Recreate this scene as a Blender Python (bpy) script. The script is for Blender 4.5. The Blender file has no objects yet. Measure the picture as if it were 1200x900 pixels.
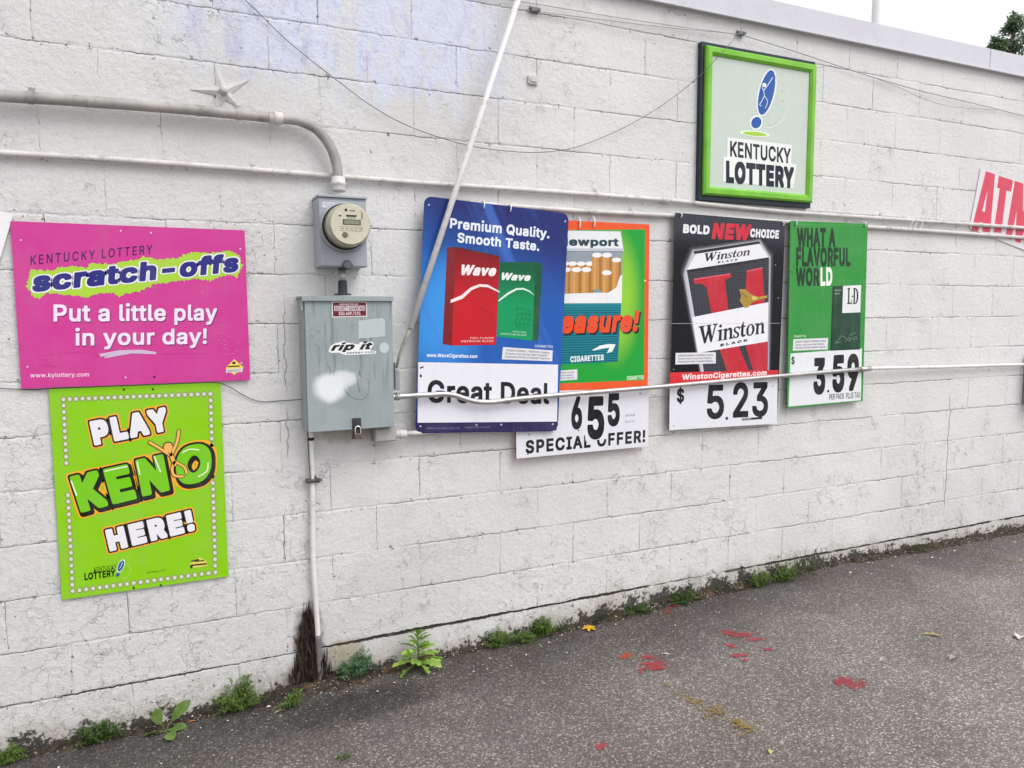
import bpy, bmesh, math, random
import numpy as np
from mathutils import Vector, Matrix, noise as mnoise

sc = bpy.context.scene
COL = sc.collection
R = math.radians

# ------------------------------------------------------------------ camera
CAM_LOC=(-0.84268,-3.27479,1.63166)
CAM_AXES=((0.906972,-0.421171,-0.004087),(0.043729,0.084508,0.995463),(-0.418915,-0.903035,0.095064))
CAM_LENS=26.421

cam = bpy.data.cameras.new('camera')
cam_o = bpy.data.objects.new('camera', cam)
COL.objects.link(cam_o)
ax = [Vector(a) for a in CAM_AXES]
cam_o.matrix_world = Matrix(((ax[0].x, ax[1].x, ax[2].x, CAM_LOC[0]), (ax[0].y, ax[1].y, ax[2].y, CAM_LOC[1]),
                             (ax[0].z, ax[1].z, ax[2].z, CAM_LOC[2]), (0, 0, 0, 1)))
cam.lens = CAM_LENS
cam.sensor_width = 36
cam.clip_start = .05
cam.clip_end = 1500
sc.camera = cam_o

# ------------------------------------------------------------------ overcast sky and soft sun
SUN_EL, SUN_AZ = R(52), R(150)          # azimuth from +Y (into the wall) clockwise: behind the camera, to the right
w = bpy.data.worlds.new('World')
sc.world = w
w.use_nodes = True
nt = w.node_tree
bg = nt.nodes['Background']
sky = nt.nodes.new('ShaderNodeTexSky')
sky.sky_type = 'NISHITA'
sky.sun_disc = False
sky.sun_elevation = SUN_EL
sky.sun_rotation = SUN_AZ
sky.dust_density = 4
sky.air_density = 1.0
hs = nt.nodes.new('ShaderNodeHueSaturation')          # cloud cover takes the blue out of the sky
hs.inputs['Saturation'].default_value = .1
hs.inputs['Value'].default_value = 1.0
tint = nt.nodes.new('ShaderNodeMix')
tint.data_type = 'RGBA'
tint.inputs[0].default_value = .45
tint.inputs[7].default_value = (9.2, 9.1, 9.3, 1)      # even grey-white cloud
nt.links.new(sky.outputs[0], hs.inputs['Color'])
nt.links.new(hs.outputs[0], tint.inputs[6])
nt.links.new(tint.outputs[2], bg.inputs[0])
bg.inputs[1].default_value = .15
sun = bpy.data.lights.new('sun', 'SUN')
sun.energy = 1.2
sun.angle = R(35)
sun.color = (1, .97, .93)
so = bpy.data.objects.new('sun', sun)
COL.objects.link(so)
sd = Vector((math.sin(SUN_AZ) * math.cos(SUN_EL), math.cos(SUN_AZ) * math.cos(SUN_EL), math.sin(SUN_EL)))
so.rotation_euler = sd.to_track_quat('Z', 'Y').to_euler()
so.location = (3, -6, 9)
vs = sc.view_settings
vs.view_transform = 'Standard'
vs.look = 'None'
vs.gamma = 1
vs.use_curve_mapping = False
vs.exposure = 0.25

# ------------------------------------------------------------------ helpers
def lin(h, k=1.0):
    v = [int(h[i:i + 2], 16) / 255 for i in (0, 2, 4)]
    return tuple(min(.9, k * (c / 12.92 if c < .04045 else ((c + .055) / 1.055) ** 2.4)) for c in v) + (1,)

class NB:
    """short-hand for building shader nodes"""
    def __init__(s, name, rough=.6, metal=0., spec=.35):
        s.m = bpy.data.materials.new(name)
        s.m.use_nodes = True
        s.t = s.m.node_tree
        s.b = s.t.nodes['Principled BSDF']
        s.b.inputs['Roughness'].default_value = rough
        s.b.inputs['Metallic'].default_value = metal
        s.b.inputs['Specular IOR Level'].default_value = spec
        s.co = s.t.nodes.new('ShaderNodeTexCoord').outputs['Object']
    def put(s, sock, v):
        if hasattr(v, 'links') or isinstance(v, bpy.types.NodeSocket): s.t.links.new(v, sock)
        else:
            if sock.type == 'RGBA' and not hasattr(v, '__len__'): v = (v, v, v, 1)
            sock.default_value = v
    def k(s, op, a, b=None, c=None, clamp=False):
        n = s.t.nodes.new('ShaderNodeMath'); n.operation = op; n.use_clamp = clamp
        for i, v in enumerate((a, b, c)):
            if v is not None: s.put(n.inputs[i], v)
        return n.outputs[0]
    def v(s, op, a, b=None, scale=None):
        n = s.t.nodes.new('ShaderNodeVectorMath'); n.operation = op
        s.put(n.inputs[0], a)
        if b is not None: s.put(n.inputs[1], b)
        if scale is not None: s.put(n.inputs['Scale'], scale)
        return n.outputs[0]
    def xyz(s, v=None):
        n = s.t.nodes.new('ShaderNodeSeparateXYZ'); s.put(n.inputs[0], s.co if v is None else v)
        return n.outputs
    def vec(s, x=0., y=0., z=0.):
        n = s.t.nodes.new('ShaderNodeCombineXYZ')
        for i, q in enumerate((x, y, z)): s.put(n.inputs[i], q)
        return n.outputs[0]
    def noise(s, scale, detail=2., rough=.5, vec=None, dist=0., col=False):
        n = s.t.nodes.new('ShaderNodeTexNoise'); s.put(n.inputs['Vector'], s.co if vec is None else vec)
        n.inputs['Scale'].default_value = scale; n.inputs['Detail'].default_value = detail
        n.inputs['Roughness'].default_value = rough; n.inputs['Distortion'].default_value = dist
        return n.outputs['Color' if col else 'Fac']
    def vor(s, scale, feature='F1', vec=None, out='Distance', rnd=1.):
        n = s.t.nodes.new('ShaderNodeTexVoronoi'); n.feature = feature
        s.put(n.inputs['Vector'], s.co if vec is None else vec); n.inputs['Scale'].default_value = scale
        n.inputs['Randomness'].default_value = rnd
        return n.outputs[out]
    def step(s, x, a, b, lo=0., hi=1.):
        n = s.t.nodes.new('ShaderNodeMapRange'); n.interpolation_type = 'SMOOTHSTEP'
        s.put(n.inputs[0], x); s.put(n.inputs[1], a); s.put(n.inputs[2], b); s.put(n.inputs[3], lo); s.put(n.inputs[4], hi)
        return n.outputs[0]
    def mix(s, f, a, b, blend='MIX'):
        n = s.t.nodes.new('ShaderNodeMix'); n.data_type = 'RGBA'; n.blend_type = blend
        s.put(n.inputs[0], f); s.put(n.inputs[6], a); s.put(n.inputs[7], b)
        return n.outputs[2]
    def bump(s, h, strength=1., dist=.001, normal=None):
        n = s.t.nodes.new('ShaderNodeBump'); s.put(n.inputs['Height'], h); n.inputs['Strength'].default_value = strength
        n.inputs['Distance'].default_value = dist
        if normal is not None: s.put(n.inputs['Normal'], normal)
        return n.outputs[0]
    def base(s, c): s.put(s.b.inputs['Base Color'], c); return s
    def nrm(s, n): s.put(s.b.inputs['Normal'], n); return s
    def rgh(s, r): s.put(s.b.inputs['Roughness'], r); return s

INK = {}
def ink(h):
    """weathered printing ink on plastic"""
    if h in INK: return INK[h]
    n = NB('printed ink ' + h, .42, 0, .22)
    c = lin(h, .98)
    fade = n.step(n.noise(7, 4, .6), .3, .75, .0, .055)
    col = n.mix(fade, c, lin('b9b4b8'))
    st = n.step(n.noise(3, 4, .6, n.v('MULTIPLY', n.co, (9, 1, 1))), .52, .78)
    col = n.mix(n.k('MULTIPLY', st, .10), col, lin('8f8a84'))
    sp = n.step(n.noise(260, 2, .6), .70, .76)
    col = n.mix(n.k('MULTIPLY', sp, .22), col, lin('8d8886'))
    n.base(col)
    n.rgh(n.step(n.noise(18, 3), .3, .7, .30, .55))
    n.nrm(n.bump(n.noise(3.5, 2), .5, .012))
    INK[h] = n.m
    return n.m

def plain(name, h, rough=.55, metal=0., var=.12, scale=14, bump=.0, k=1.1, dirt=None, spec=.35):
    n = NB(name, rough, metal, spec)
    c = lin(h, k)
    dk = tuple(x * (1 - var * 1.8) for x in c[:3]) + (1,)
    col = n.mix(n.step(n.noise(scale, 5, .65), .3, .7), dk, c)
    if dirt:
        d = n.step(n.noise(scale * 2.3, 6, .72), .53, .68)
        col = n.mix(n.k('MULTIPLY', d, dirt[1]), col, lin(dirt[0]))
    n.base(col)
    if bump: n.nrm(n.bump(n.noise(scale * 6, 4, .6), 1, bump))
    return n.m

def mesh_obj(name, bm, mats, parent=None, smooth=False):
    me = bpy.data.meshes.new(name)
    bm.to_mesh(me); bm.free()
    for m in (mats if isinstance(mats, (list, tuple)) else [mats]): me.materials.append(m)
    if smooth:
        for p in me.polygons: p.use_smooth = True
    o = bpy.data.objects.new(name, me)
    COL.objects.link(o)
    if parent is not None: o.parent = parent
    return o
def tag(o, label=None, cat=None, group=None, kind=None):
    for k, v in (('label', label), ('category', cat), ('group', group), ('kind', kind)):
        if v: o[k] = v
    return o
def thing(name, label, cat, loc=(0, 0, 0), group=None):
    o = bpy.data.objects.new(name, None)
    COL.objects.link(o); o.location = loc; o.empty_display_size = .05
    return tag(o, label, cat, group)

def box(bm, x0, x1, y0, y1, z0, z1, bev=0., mi=0):
    g = bmesh.ops.create_cube(bm, size=1)
    vs_ = g['verts']
    for v in vs_: v.co = Vector(((x0 + x1) / 2 + v.co.x * (x1 - x0), (y0 + y1) / 2 + v.co.y * (y1 - y0), (z0 + z1) / 2 + v.co.z * (z1 - z0)))
    fs = list({f for v in vs_ for f in v.link_faces})
    for f in fs: f.material_index = mi
    if bev:
        es = list({e for v in vs_ for e in v.link_edges})
        bmesh.ops.bevel(bm, geom=es, offset=bev, segments=2, affect='EDGES', profile=.6)
    return bm
def tube(bm, pts, r, n=12, cap=True, mi=0):
    """round pipe through points; r is one radius or a list"""
    pts = [Vector(p) for p in pts]
    rs = r if isinstance(r, (list, tuple)) else [r] * len(pts)
    up = None; rings = []
    for i, p in enumerate(pts):
        d = (pts[min(i + 1, len(pts) - 1)] - pts[max(i - 1, 0)]).normalized()
        if up is None:
            up = d.orthogonal().normalized()
        up = (up - d * up.dot(d)).normalized()
        s = d.cross(up)
        rings.append([bm.verts.new(p + (up * math.cos(6.28318 * k / n) + s * math.sin(6.28318 * k / n)) * rs[i]) for k in range(n)])
    for a, b in zip(rings, rings[1:]):
        for k in range(n):
            f = bm.faces.new((a[k], a[(k + 1) % n], b[(k + 1) % n], b[k])); f.smooth = True; f.material_index = mi
    if cap:
        for q, rev in ((rings[0], True), (rings[-1], False)):
            f = bm.faces.new(q[::-1] if rev else q); f.material_index = mi
    return bm
def curve_pts(pts, n=6):
    """Catmull-Rom through points"""
    P = [Vector(p) for p in pts]; out = []
    for i in range(len(P) - 1):
        a, b, c, d = P[max(i - 1, 0)], P[i], P[i + 1], P[min(i + 2, len(P) - 1)]
        for k in range(n):
            t = k / n
            out.append(.5 * ((2 * b) + (c - a) * t + (2 * a - 5 * b + 4 * c - d) * t * t + (3 * b - a - 3 * c + d) * t ** 3))
    out.append(P[-1])
    return out
def disc(bm, c, r, y0, y1, n=28, rx=None, mi=0, bev=0):
    """short cylinder whose axis is Y"""
    tube(bm, [(c[0], y1, c[1]), (c[0], y0, c[1])], r, n, True, mi)
    return bm
def fix(bm):
    bmesh.ops.recalc_face_normals(bm, faces=bm.faces); return bm

# ------------------------------------------------------------------ lettering
GLYPHS={
 ' ':(188,[]),
 '!':(196,['67 160,63 509,132 509,128 160','98 -4,81 -1,66 9,56 24,52 41,56 58,66 73,81 83,98 86,116 83,130 73,140 58,143 41,140 24,130 9,116 -1']),
 '$':(446,['202 -74,202 583,244 583,244 -74','224 -9,172 -4,128 9,91 31,64 60,46 96,38 137,104 137,110 110,123 88,142 71,166 59,194 52,224 49,257 52,286 60,311 74,329 92,341 114,346 139,342 161,332 179,316 193,296 205,245 222,184 239,128 260,86 289,60 326,52 372,58 413,75 448,102 476,138 498,180 511,227 516,275 511,316 498,351 476,377 449,394 415,401 378,337 378,326 412,302 437,267 453,225 459,194 456,167 448,145 435,129 418,118 398,115 376,119 352,131 334,148 319,169 308,212 293,264 279,312 264,336 252,359 238,379 220,395 198,405 171,408 139,403 99,386 64,360 34,323 11,278 -4']),
 "'":(206,['78 318,70 509,136 509,128 318']),
 ',':(188,['38 -119,68 71,137 71,84 -119']),
 '-':(453,['337 244,337 188,114 188,114 244']),
 '.':(188,['95 -4,78 -1,63 9,53 24,50 41,53 59,63 73,78 83,95 87,113 83,128 73,138 59,141 41,138 24,128 9,113 -1']),
 '0':(453,['227 -7,174 1,130 24,95 62,69 113,60 144,53 178,49 214,48 254,49 294,53 330,60 364,69 395,95 447,130 484,174 508,227 516,279 508,323 484,358 447,384 395,393 364,400 330,404 294,405 254,404 214,400 178,393 144,384 113,359 62,323 24,279 1','227 50,261 56,290 74,313 103,330 144,340 194,344 254,340 314,330 365,313 405,290 435,261 453,227 460,192 453,163 435,140 405,123 365,113 314,109 254,113 194,123 144,140 103,163 74,192 56']),
 '1':(453,['76 0,76 55,391 55,391 0','276 509,276 0,212 0,212 448,209 448,86 358,86 427,198 509']),
 '2':(453,['64 0,64 47,234 229,282 282,299 305,311 327,318 348,320 371,317 397,308 419,293 436,273 449,250 457,224 460,196 457,172 447,153 433,139 413,130 390,127 362,66 362,71 405,86 442,111 473,143 496,182 511,225 516,268 511,306 497,337 474,361 445,376 411,381 372,378 345,371 318,357 290,336 259,267 180,153 60,153 57,389 57,389 0']),
 '3':(453,['218 -7,173 -3,133 10,98 30,70 57,52 91,44 132,109 132,115 107,126 87,144 71,165 59,191 52,219 50,248 53,275 61,297 74,315 93,325 116,329 145,326 172,316 196,299 217,275 234,242 244,201 248,157 248,157 299,288 448,288 452,70 452,70 509,372 509,372 461,211 278,211 289,264 288,308 276,344 253,371 222,387 186,393 145,387 103,370 66,344 36,309 12,266 -2']),
 '4':(453,['40 105,40 158,247 509,311 509,109 166,109 163,413 163,413 105','282 0,282 121,282 146,282 318,343 318,343 0']),
 '5':(453,['221 -7,178 -2,140 11,108 32,83 60,66 93,60 130,122 130,127 108,138 89,154 73,173 60,196 52,221 50,250 53,276 64,298 82,314 104,324 131,328 162,324 193,314 221,297 244,275 262,248 273,218 277,192 275,167 268,145 258,128 246,67 253,96 509,366 509,366 452,151 452,134 301,136 301,155 315,178 325,203 331,229 334,263 330,294 321,321 306,345 285,364 260,379 231,388 199,391 163,385 117,369 76,343 41,309 15,268 -1']),
 '6':(453,['226 -7,182 -1,142 15,109 40,84 74,69 115,64 162,68 199,80 239,102 285,137 340,252 509,322 509,151 261,145 261,154 275,165 288,179 299,196 307,214 312,235 314,278 309,316 295,346 271,370 240,384 201,389 157,384 112,368 73,343 39,310 14,271 -2','226 48,254 52,279 63,299 79,314 101,324 128,327 157,324 187,314 213,299 235,279 251,254 262,226 265,198 262,174 252,153 235,138 214,128 188,125 158,128 128,138 102,153 79,174 63,198 52']),
 '7':(453,['97 0,323 448,323 452,62 452,62 509,391 509,391 449,165 0']),
 '9':(453,['226 516,271 510,310 494,343 468,368 434,384 393,389 347,385 309,373 270,350 224,315 168,200 0,130 0,301 248,307 248,299 234,287 221,273 210,257 202,238 196,218 195,175 199,137 214,106 237,83 269,68 307,64 352,69 397,85 436,110 469,143 494,182 510','226 460,199 457,174 446,154 429,138 407,129 381,125 352,129 322,138 295,154 274,174 257,199 247,226 243,254 247,279 257,299 273,314 295,324 321,327 350,324 381,314 407,299 429,279 446,254 457']),
 ':':(188,['95 -4,78 -1,63 9,53 24,50 41,53 59,63 73,78 83,95 87,113 83,128 73,138 59,141 41,138 24,128 9,113 -1','95 271,78 274,63 284,53 299,50 316,53 334,63 349,78 359,95 362,113 359,128 349,138 334,141 316,138 299,128 284,113 274']),
 'A':(480,['16 0,201 509,276 509,463 0,395 0,287 302,264 372,232 478,245 478,213 371,191 302,85 0','110 142,110 199,370 199,370 142']),
 'B':(456,['60 0,60 509,241 509,289 504,329 491,359 469,381 442,394 410,398 374,395 344,387 320,373 301,356 286,336 275,315 267,315 262,339 257,363 245,385 227,402 203,414 173,418 136,413 100,400 67,377 39,344 18,301 4,247 0','125 57,245 57,296 63,330 80,349 105,355 137,352 161,342 184,327 203,306 218,279 228,248 231,125 231','125 285,238 285,265 288,288 296,308 309,323 326,333 348,336 372,330 403,313 429,283 446,240 452,125 452']),
 'C':(510,['267 -7,235 -5,205 1,177 11,150 25,126 42,104 63,86 88,70 115,57 146,48 179,42 215,40 254,42 293,48 329,57 362,70 393,86 421,104 445,126 466,150 484,177 498,205 508,235 514,267 516,305 513,340 504,373 490,402 471,427 447,448 418,463 385,473 348,408 348,401 373,389 395,375 413,357 428,337 440,315 449,292 454,267 456,223 450,184 432,150 403,125 364,109 314,103 254,109 194,125 145,151 105,184 76,223 59,267 53,292 55,315 60,337 69,357 81,375 96,389 114,401 136,408 160,473 160,463 124,448 91,428 62,402 38,373 19,341 5,305 -4']),
 'D':(502,['219 0,96 0,96 57,215 57,272 63,318 81,354 110,379 149,394 198,399 255,394 312,379 361,354 399,320 428,275 446,221 452,93 452,93 509,225 509,261 507,294 501,325 492,353 478,399 441,433 391,446 361,455 329,460 293,462 255,460 217,455 181,446 149,433 119,417 92,398 68,376 48,351 31,322 17,291 8,256 2','125 509,125 0,60 0,60 509']),
 'E':(418,['60 0,60 509,372 509,372 452,125 452,125 286,355 286,355 229,125 229,125 57,375 57,375 0']),
 'F':(410,['60 0,60 509,369 509,369 452,125 452,125 278,346 278,346 221,125 221,125 0']),
 'G':(520,['269 -7,236 -5,205 1,176 11,149 25,125 43,104 64,85 88,69 116,57 146,47 179,42 215,40 254,42 293,47 329,57 362,69 393,85 421,103 445,125 466,149 484,175 498,203 508,233 514,265 516,304 513,340 504,374 489,403 469,429 445,449 416,465 384,474 349,408 349,399 372,387 393,373 411,356 427,337 439,315 448,291 454,265 456,222 450,183 432,150 404,125 364,109 314,103 254,109 194,125 145,151 105,184 76,224 59,269 53,309 57,345 71,374 93,396 123,410 160,415 202,434 199,283 199,283 256,478 256,478 200,471 141,451 91,419 50,377 19,326 0']),
 'H':(517,['60 0,60 509,125 509,125 289,392 289,392 509,457 509,457 0,392 0,392 232,125 232,125 0']),
 'I':(300,['31 0,31 57,118 57,118 452,31 452,31 509,269 509,269 452,183 452,183 57,269 57,269 0']),
 'K':(467,['104 145,104 216,139 261,174 303,212 344,364 509,448 509,231 276,228 276','60 0,60 509,125 509,125 334,124 225,125 193,125 0','372 0,188 259,228 309,449 0']),
 'L':(393,['60 0,60 509,125 509,125 57,361 57,361 0']),
 'M':(628,['60 0,60 509,152 509,277 187,287 159,299 123,311 84,322 49,307 49,318 83,330 121,342 158,352 187,476 509,568 509,568 0,504 0,504 291,504 327,505 369,506 413,507 457,513 457,498 409,482 363,467 322,456 291,342 0,286 0,170 291,159 321,145 361,129 408,112 457,119 457,120 416,121 372,122 328,122 291,122 0']),
 'N':(523,['60 0,60 509,136 509,343 183,363 151,388 107,414 55,405 54,401 108,399 157,399 195,399 509,463 509,463 0,387 0,202 290,177 331,148 381,108 452,119 454,122 384,124 328,125 291,125 0']),
 'O':(533,['267 -7,235 -5,205 1,177 11,150 25,126 42,105 63,86 88,70 115,57 146,48 179,42 215,40 254,42 293,48 329,57 362,70 393,86 421,105 445,126 466,150 484,177 498,205 508,235 514,267 516,299 514,329 508,357 498,384 484,408 466,429 445,448 421,464 393,477 362,486 329,491 293,493 254,491 215,486 179,477 146,464 115,448 88,429 63,408 42,384 25,357 11,329 1,299 -5','267 53,310 59,349 76,383 105,408 144,425 194,430 254,425 314,408 365,383 404,349 433,310 450,267 456,223 450,184 433,151 404,125 364,109 314,103 254,109 194,125 144,151 105,184 76,223 59']),
 'P':(444,['60 0,60 509,235 509,289 503,332 487,366 462,390 430,404 391,409 348,404 304,390 265,366 233,332 207,289 191,235 186,109 186,109 242,233 242,269 246,297 256,318 272,333 294,342 319,344 348,342 376,333 402,318 423,297 439,268 449,232 452,125 452,125 0']),
 'Q':(533,['245 159,313 159,369 85,384 65,468 -48,401 -48,346 27,331 46','267 -7,235 -5,205 1,177 11,150 25,126 42,105 63,86 88,70 115,57 146,48 179,42 215,40 254,42 293,48 329,57 362,70 393,86 421,105 445,126 466,150 484,177 498,205 508,235 514,267 516,299 514,329 508,357 498,384 484,408 466,429 445,448 421,464 393,477 362,486 329,491 293,493 254,491 215,486 179,477 146,464 115,448 88,429 63,408 42,384 25,357 11,329 1,299 -5','267 53,310 59,349 76,383 105,408 144,425 194,430 254,425 314,408 365,383 404,349 433,310 450,267 456,223 450,184 433,151 404,125 364,109 314,103 254,109 194,125 144,151 105,184 76,223 59']),
 'R':(449,['60 0,60 509,236 509,290 504,333 489,367 465,390 433,405 395,409 352,405 309,390 271,367 240,333 217,289 203,236 198,96 198,96 255,234 255,269 258,298 267,319 281,334 300,342 324,345 352,342 380,334 405,319 425,298 440,269 449,233 452,125 452,125 0','353 0,230 229,303 229,428 0']),
 'S':(446,['224 -9,172 -4,128 9,91 31,64 60,46 96,38 137,104 137,110 110,123 88,142 71,166 59,194 52,224 49,257 52,286 60,311 74,329 92,341 114,346 139,342 161,332 179,316 193,296 205,245 222,184 239,128 260,86 289,60 326,52 372,58 413,75 448,102 476,138 498,180 511,227 516,275 511,316 498,351 476,377 449,394 415,401 378,337 378,326 412,302 437,267 453,225 459,194 456,167 448,145 435,129 418,118 398,115 376,119 352,131 334,148 319,169 308,212 293,264 279,312 264,336 252,359 238,379 220,395 198,405 171,408 139,403 99,386 64,360 34,323 11,278 -4']),
 'T':(448,['32 452,32 509,417 509,417 452,257 452,257 0,193 0,193 452']),
 'U':(517,['259 -8,203 -2,154 15,114 43,85 80,66 124,60 173,60 509,124 509,124 178,128 144,141 113,160 87,187 68,220 56,259 52,298 56,331 68,357 87,377 113,389 144,393 178,393 509,457 509,457 173,451 124,433 80,403 43,363 15,315 -2']),
 'V':(480,['204 0,16 509,84 509,192 206,215 137,248 31,235 31,267 138,290 206,395 509,463 509,278 0']),
 'W':(686,['155 0,16 509,82 509,163 196,175 145,187 94,197 40,189 40,200 94,211 145,224 196,306 509,380 509,462 196,474 145,486 94,497 40,488 40,499 94,510 145,523 196,603 509,670 509,530 0,455 0,368 323,351 391,336 475,350 475,335 395,318 323,230 0']),
 'X':(474,['18 0,217 284,217 236,29 509,104 509,178 400,204 361,223 329,243 292,232 292,252 329,272 361,298 400,374 509,446 509,259 239,259 287,456 0,382 0,292 129,268 165,250 195,230 231,244 231,225 196,206 166,182 129,91 0']),
 'Y':(472,['203 0,203 208,16 509,91 509,192 344,222 292,250 230,224 230,251 293,280 344,381 509,455 509,268 208,268 0']),
 'a':(389,['160 -9,126 -5,94 5,68 22,48 45,35 73,30 108,34 138,43 161,58 179,78 193,100 203,125 211,178 220,234 227,252 230,265 235,273 243,276 255,276 257,273 279,267 297,256 311,240 322,220 329,196 331,171 329,149 322,132 313,118 301,107 288,100 274,41 291,57 322,79 346,104 364,133 375,163 382,194 384,239 379,263 372,286 360,306 343,322 320,333 290,337 251,337 0,277 0,277 52,272 52,252 25,236 12,215 1,190 -6','170 45,202 49,228 59,248 74,263 93,272 115,276 138,276 190,259 182,231 176,200 171,175 168,134 159,117 150,103 139,95 124,92 105,94 87,102 72,114 61,130 52,149 47']),
 'c':(396,['207 -8,159 -2,117 16,82 46,56 85,40 133,34 187,40 243,56 291,82 330,117 360,159 378,207 384,234 383,260 377,284 368,305 356,324 341,340 322,353 301,362 277,303 262,290 289,270 311,242 325,207 330,173 325,145 310,124 287,108 258,99 224,96 187,99 151,108 117,124 89,145 66,173 51,207 46,243 52,271 66,292 89,304 117,363 102,354 78,341 56,325 37,306 21,285 9,261 -1,235 -6']),
 'd':(424,['195 -8,151 -2,111 16,79 45,55 84,39 133,34 189,39 245,55 293,79 332,112 361,151 378,196 384,228 381,253 373,272 360,287 346,306 319,311 319,311 509,372 509,372 0,313 0,313 59,307 59,287 31,272 17,252 4,227 -5','205 47,236 51,263 65,284 86,299 115,309 150,312 189,309 229,300 263,284 291,263 312,237 325,205 330,172 325,145 311,124 290,108 261,99 227,96 189,99 151,109 117,124 88,145 66,172 51']),
 'e':(404,['212 -8,161 -2,117 16,82 46,56 85,40 132,34 187,39 242,55 290,81 329,115 359,157 378,205 384,236 382,266 374,294 361,319 341,341 315,357 282,368 242,371 194,371 169,75 169,75 221,338 221,310 202,307 237,298 269,283 294,263 314,237 326,205 330,173 326,146 313,125 294,109 270,99 241,96 211,96 178,100 139,110 106,128 80,151 61,179 50,212 46,234 48,254 53,271 61,285 73,297 88,306 105,365 91,353 63,335 39,311 19,283 4,249 -5']),
 'f':(254,['228 379,228 327,6 327,6 379','81 0,81 432,84 461,96 486,113 505,135 519,161 527,187 530,222 527,243 521,227 468,215 472,195 474,171 470,154 460,145 443,142 419,142 0']),
 'g':(425,['207 -151,168 -148,134 -140,105 -127,82 -110,64 -91,51 -69,101 -41,122 -66,136 -78,154 -88,178 -95,207 -97,249 -92,282 -75,304 -47,311 -6,311 68,306 68,287 41,272 28,252 16,227 8,195 5,152 10,113 27,80 53,55 90,39 136,34 191,39 246,55 293,80 332,112 361,152 378,196 384,228 382,253 373,273 360,288 346,308 319,313 319,313 379,372 379,372 -9,367 -54,350 -90,324 -117,291 -136,251 -147','205 59,237 63,264 75,285 95,300 121,309 154,312 193,309 231,300 264,285 291,264 312,237 325,205 330,172 325,145 312,124 290,109 262,99 229,96 193,99 155,109 123,124 96,145 76,172 63']),
 'h':(410,['114 227,114 0,53 0,53 509,114 509,114 287,102 287,124 332,152 362,187 379,227 384,264 380,295 369,321 349,341 321,353 285,357 240,357 0,296 0,296 235,290 275,273 304,246 323,210 329,184 326,161 317,141 303,126 283,117 257']),
 'i':(166,['53 0,53 379,114 379,114 0','84 443,67 446,54 455,44 468,41 483,44 499,54 512,67 521,84 524,100 521,114 512,123 499,126 483,123 468,114 455,100 446']),
 'k':(381,['110 137,110 212,121 212,284 379,360 379,184 199,177 199','53 0,53 509,114 509,114 0','294 0,148 186,191 229,372 0']),
 'l':(189,['139 -2,101 3,74 20,58 47,53 84,53 509,114 509,114 99,115 77,120 62,130 54,146 52,160 53,170 54,181 3,162 -1']),
 'm':(610,['53 0,53 379,112 379,112 295,108 295,118 323,132 346,151 363,172 376,195 384,219 386,257 380,287 361,309 331,321 295,312 295,322 321,337 343,357 361,381 375,407 383,437 386,468 383,497 372,522 354,541 328,553 296,557 255,557 0,496 0,496 254,490 289,473 313,447 326,419 330,395 328,374 320,358 307,345 290,338 270,335 247,335 0,274 0,274 260,269 288,253 311,229 326,199 330,178 328,158 320,140 307,126 289,117 266,114 238,114 0']),
 'n':(410,['114 227,114 0,53 0,53 379,112 379,112 287,102 287,124 332,152 362,187 379,227 384,264 380,295 369,321 349,341 321,353 285,357 240,357 0,296 0,296 235,290 275,273 304,246 323,210 329,184 326,161 317,141 303,126 283,117 257']),
 'o':(415,['207 -8,159 -2,117 16,82 46,56 85,40 133,34 187,40 243,56 291,82 330,117 360,159 378,207 384,256 378,299 360,333 330,359 291,376 243,381 187,376 133,359 85,333 46,299 16,256 -2','207 46,242 51,270 66,292 89,307 117,316 151,319 187,316 224,307 258,292 287,270 310,242 325,207 330,173 325,145 310,124 287,108 258,99 224,96 187,99 151,108 117,124 89,145 66,173 51']),
 'p':(424,['53 -143,53 379,112 379,112 319,118 319,137 346,152 360,171 373,197 381,229 384,274 378,313 361,345 332,370 293,385 245,390 189,385 133,370 84,346 45,313 16,274 -2,229 -8,198 -5,173 4,153 17,138 31,118 59,114 59,114 -143','220 47,253 51,279 66,301 88,316 117,325 151,328 189,325 227,316 261,301 290,280 311,253 325,220 330,188 325,161 312,140 291,125 263,116 229,113 189,116 150,125 115,140 86,162 65,188 51']),
 'r':(259,['53 0,53 379,112 379,112 321,115 321,130 347,152 367,181 380,213 385,229 384,243 384,243 322,230 324,207 326,182 323,159 315,140 301,126 284,117 262,114 237,114 0']),
 's':(365,['182 -8,145 -5,112 3,84 18,62 38,45 63,36 94,94 107,105 79,124 60,150 49,181 45,217 50,244 62,262 81,268 103,265 121,254 136,237 147,212 155,149 170,104 186,72 208,53 237,47 274,51 305,65 332,87 354,115 370,149 381,187 384,223 381,254 372,279 358,299 339,314 316,324 290,268 277,258 298,243 316,219 328,187 333,156 329,131 317,114 299,109 277,112 258,124 243,144 232,172 223,229 209,275 194,306 171,325 142,331 107,326 75,312 47,290 24,260 6,223 -5']),
 't':(227,['204 379,204 327,6 327,6 379','65 471,126 471,126 98,128 76,136 61,150 53,170 50,185 51,202 54,213 2,192 -3,168 -4,125 2,92 21,72 52,65 93']),
 'u':(410,['182 -5,146 -1,115 11,89 31,69 59,57 95,53 139,53 379,114 379,114 144,119 105,137 75,164 56,200 50,226 53,249 62,268 77,283 97,293 122,296 153,296 379,357 379,357 0,298 0,298 92,307 92,286 47,257 17,222 0']),
 'v':(389,['163 0,17 379,84 379,165 155,187 87,206 21,184 21,203 87,224 155,305 379,371 379,226 0']),
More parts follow.
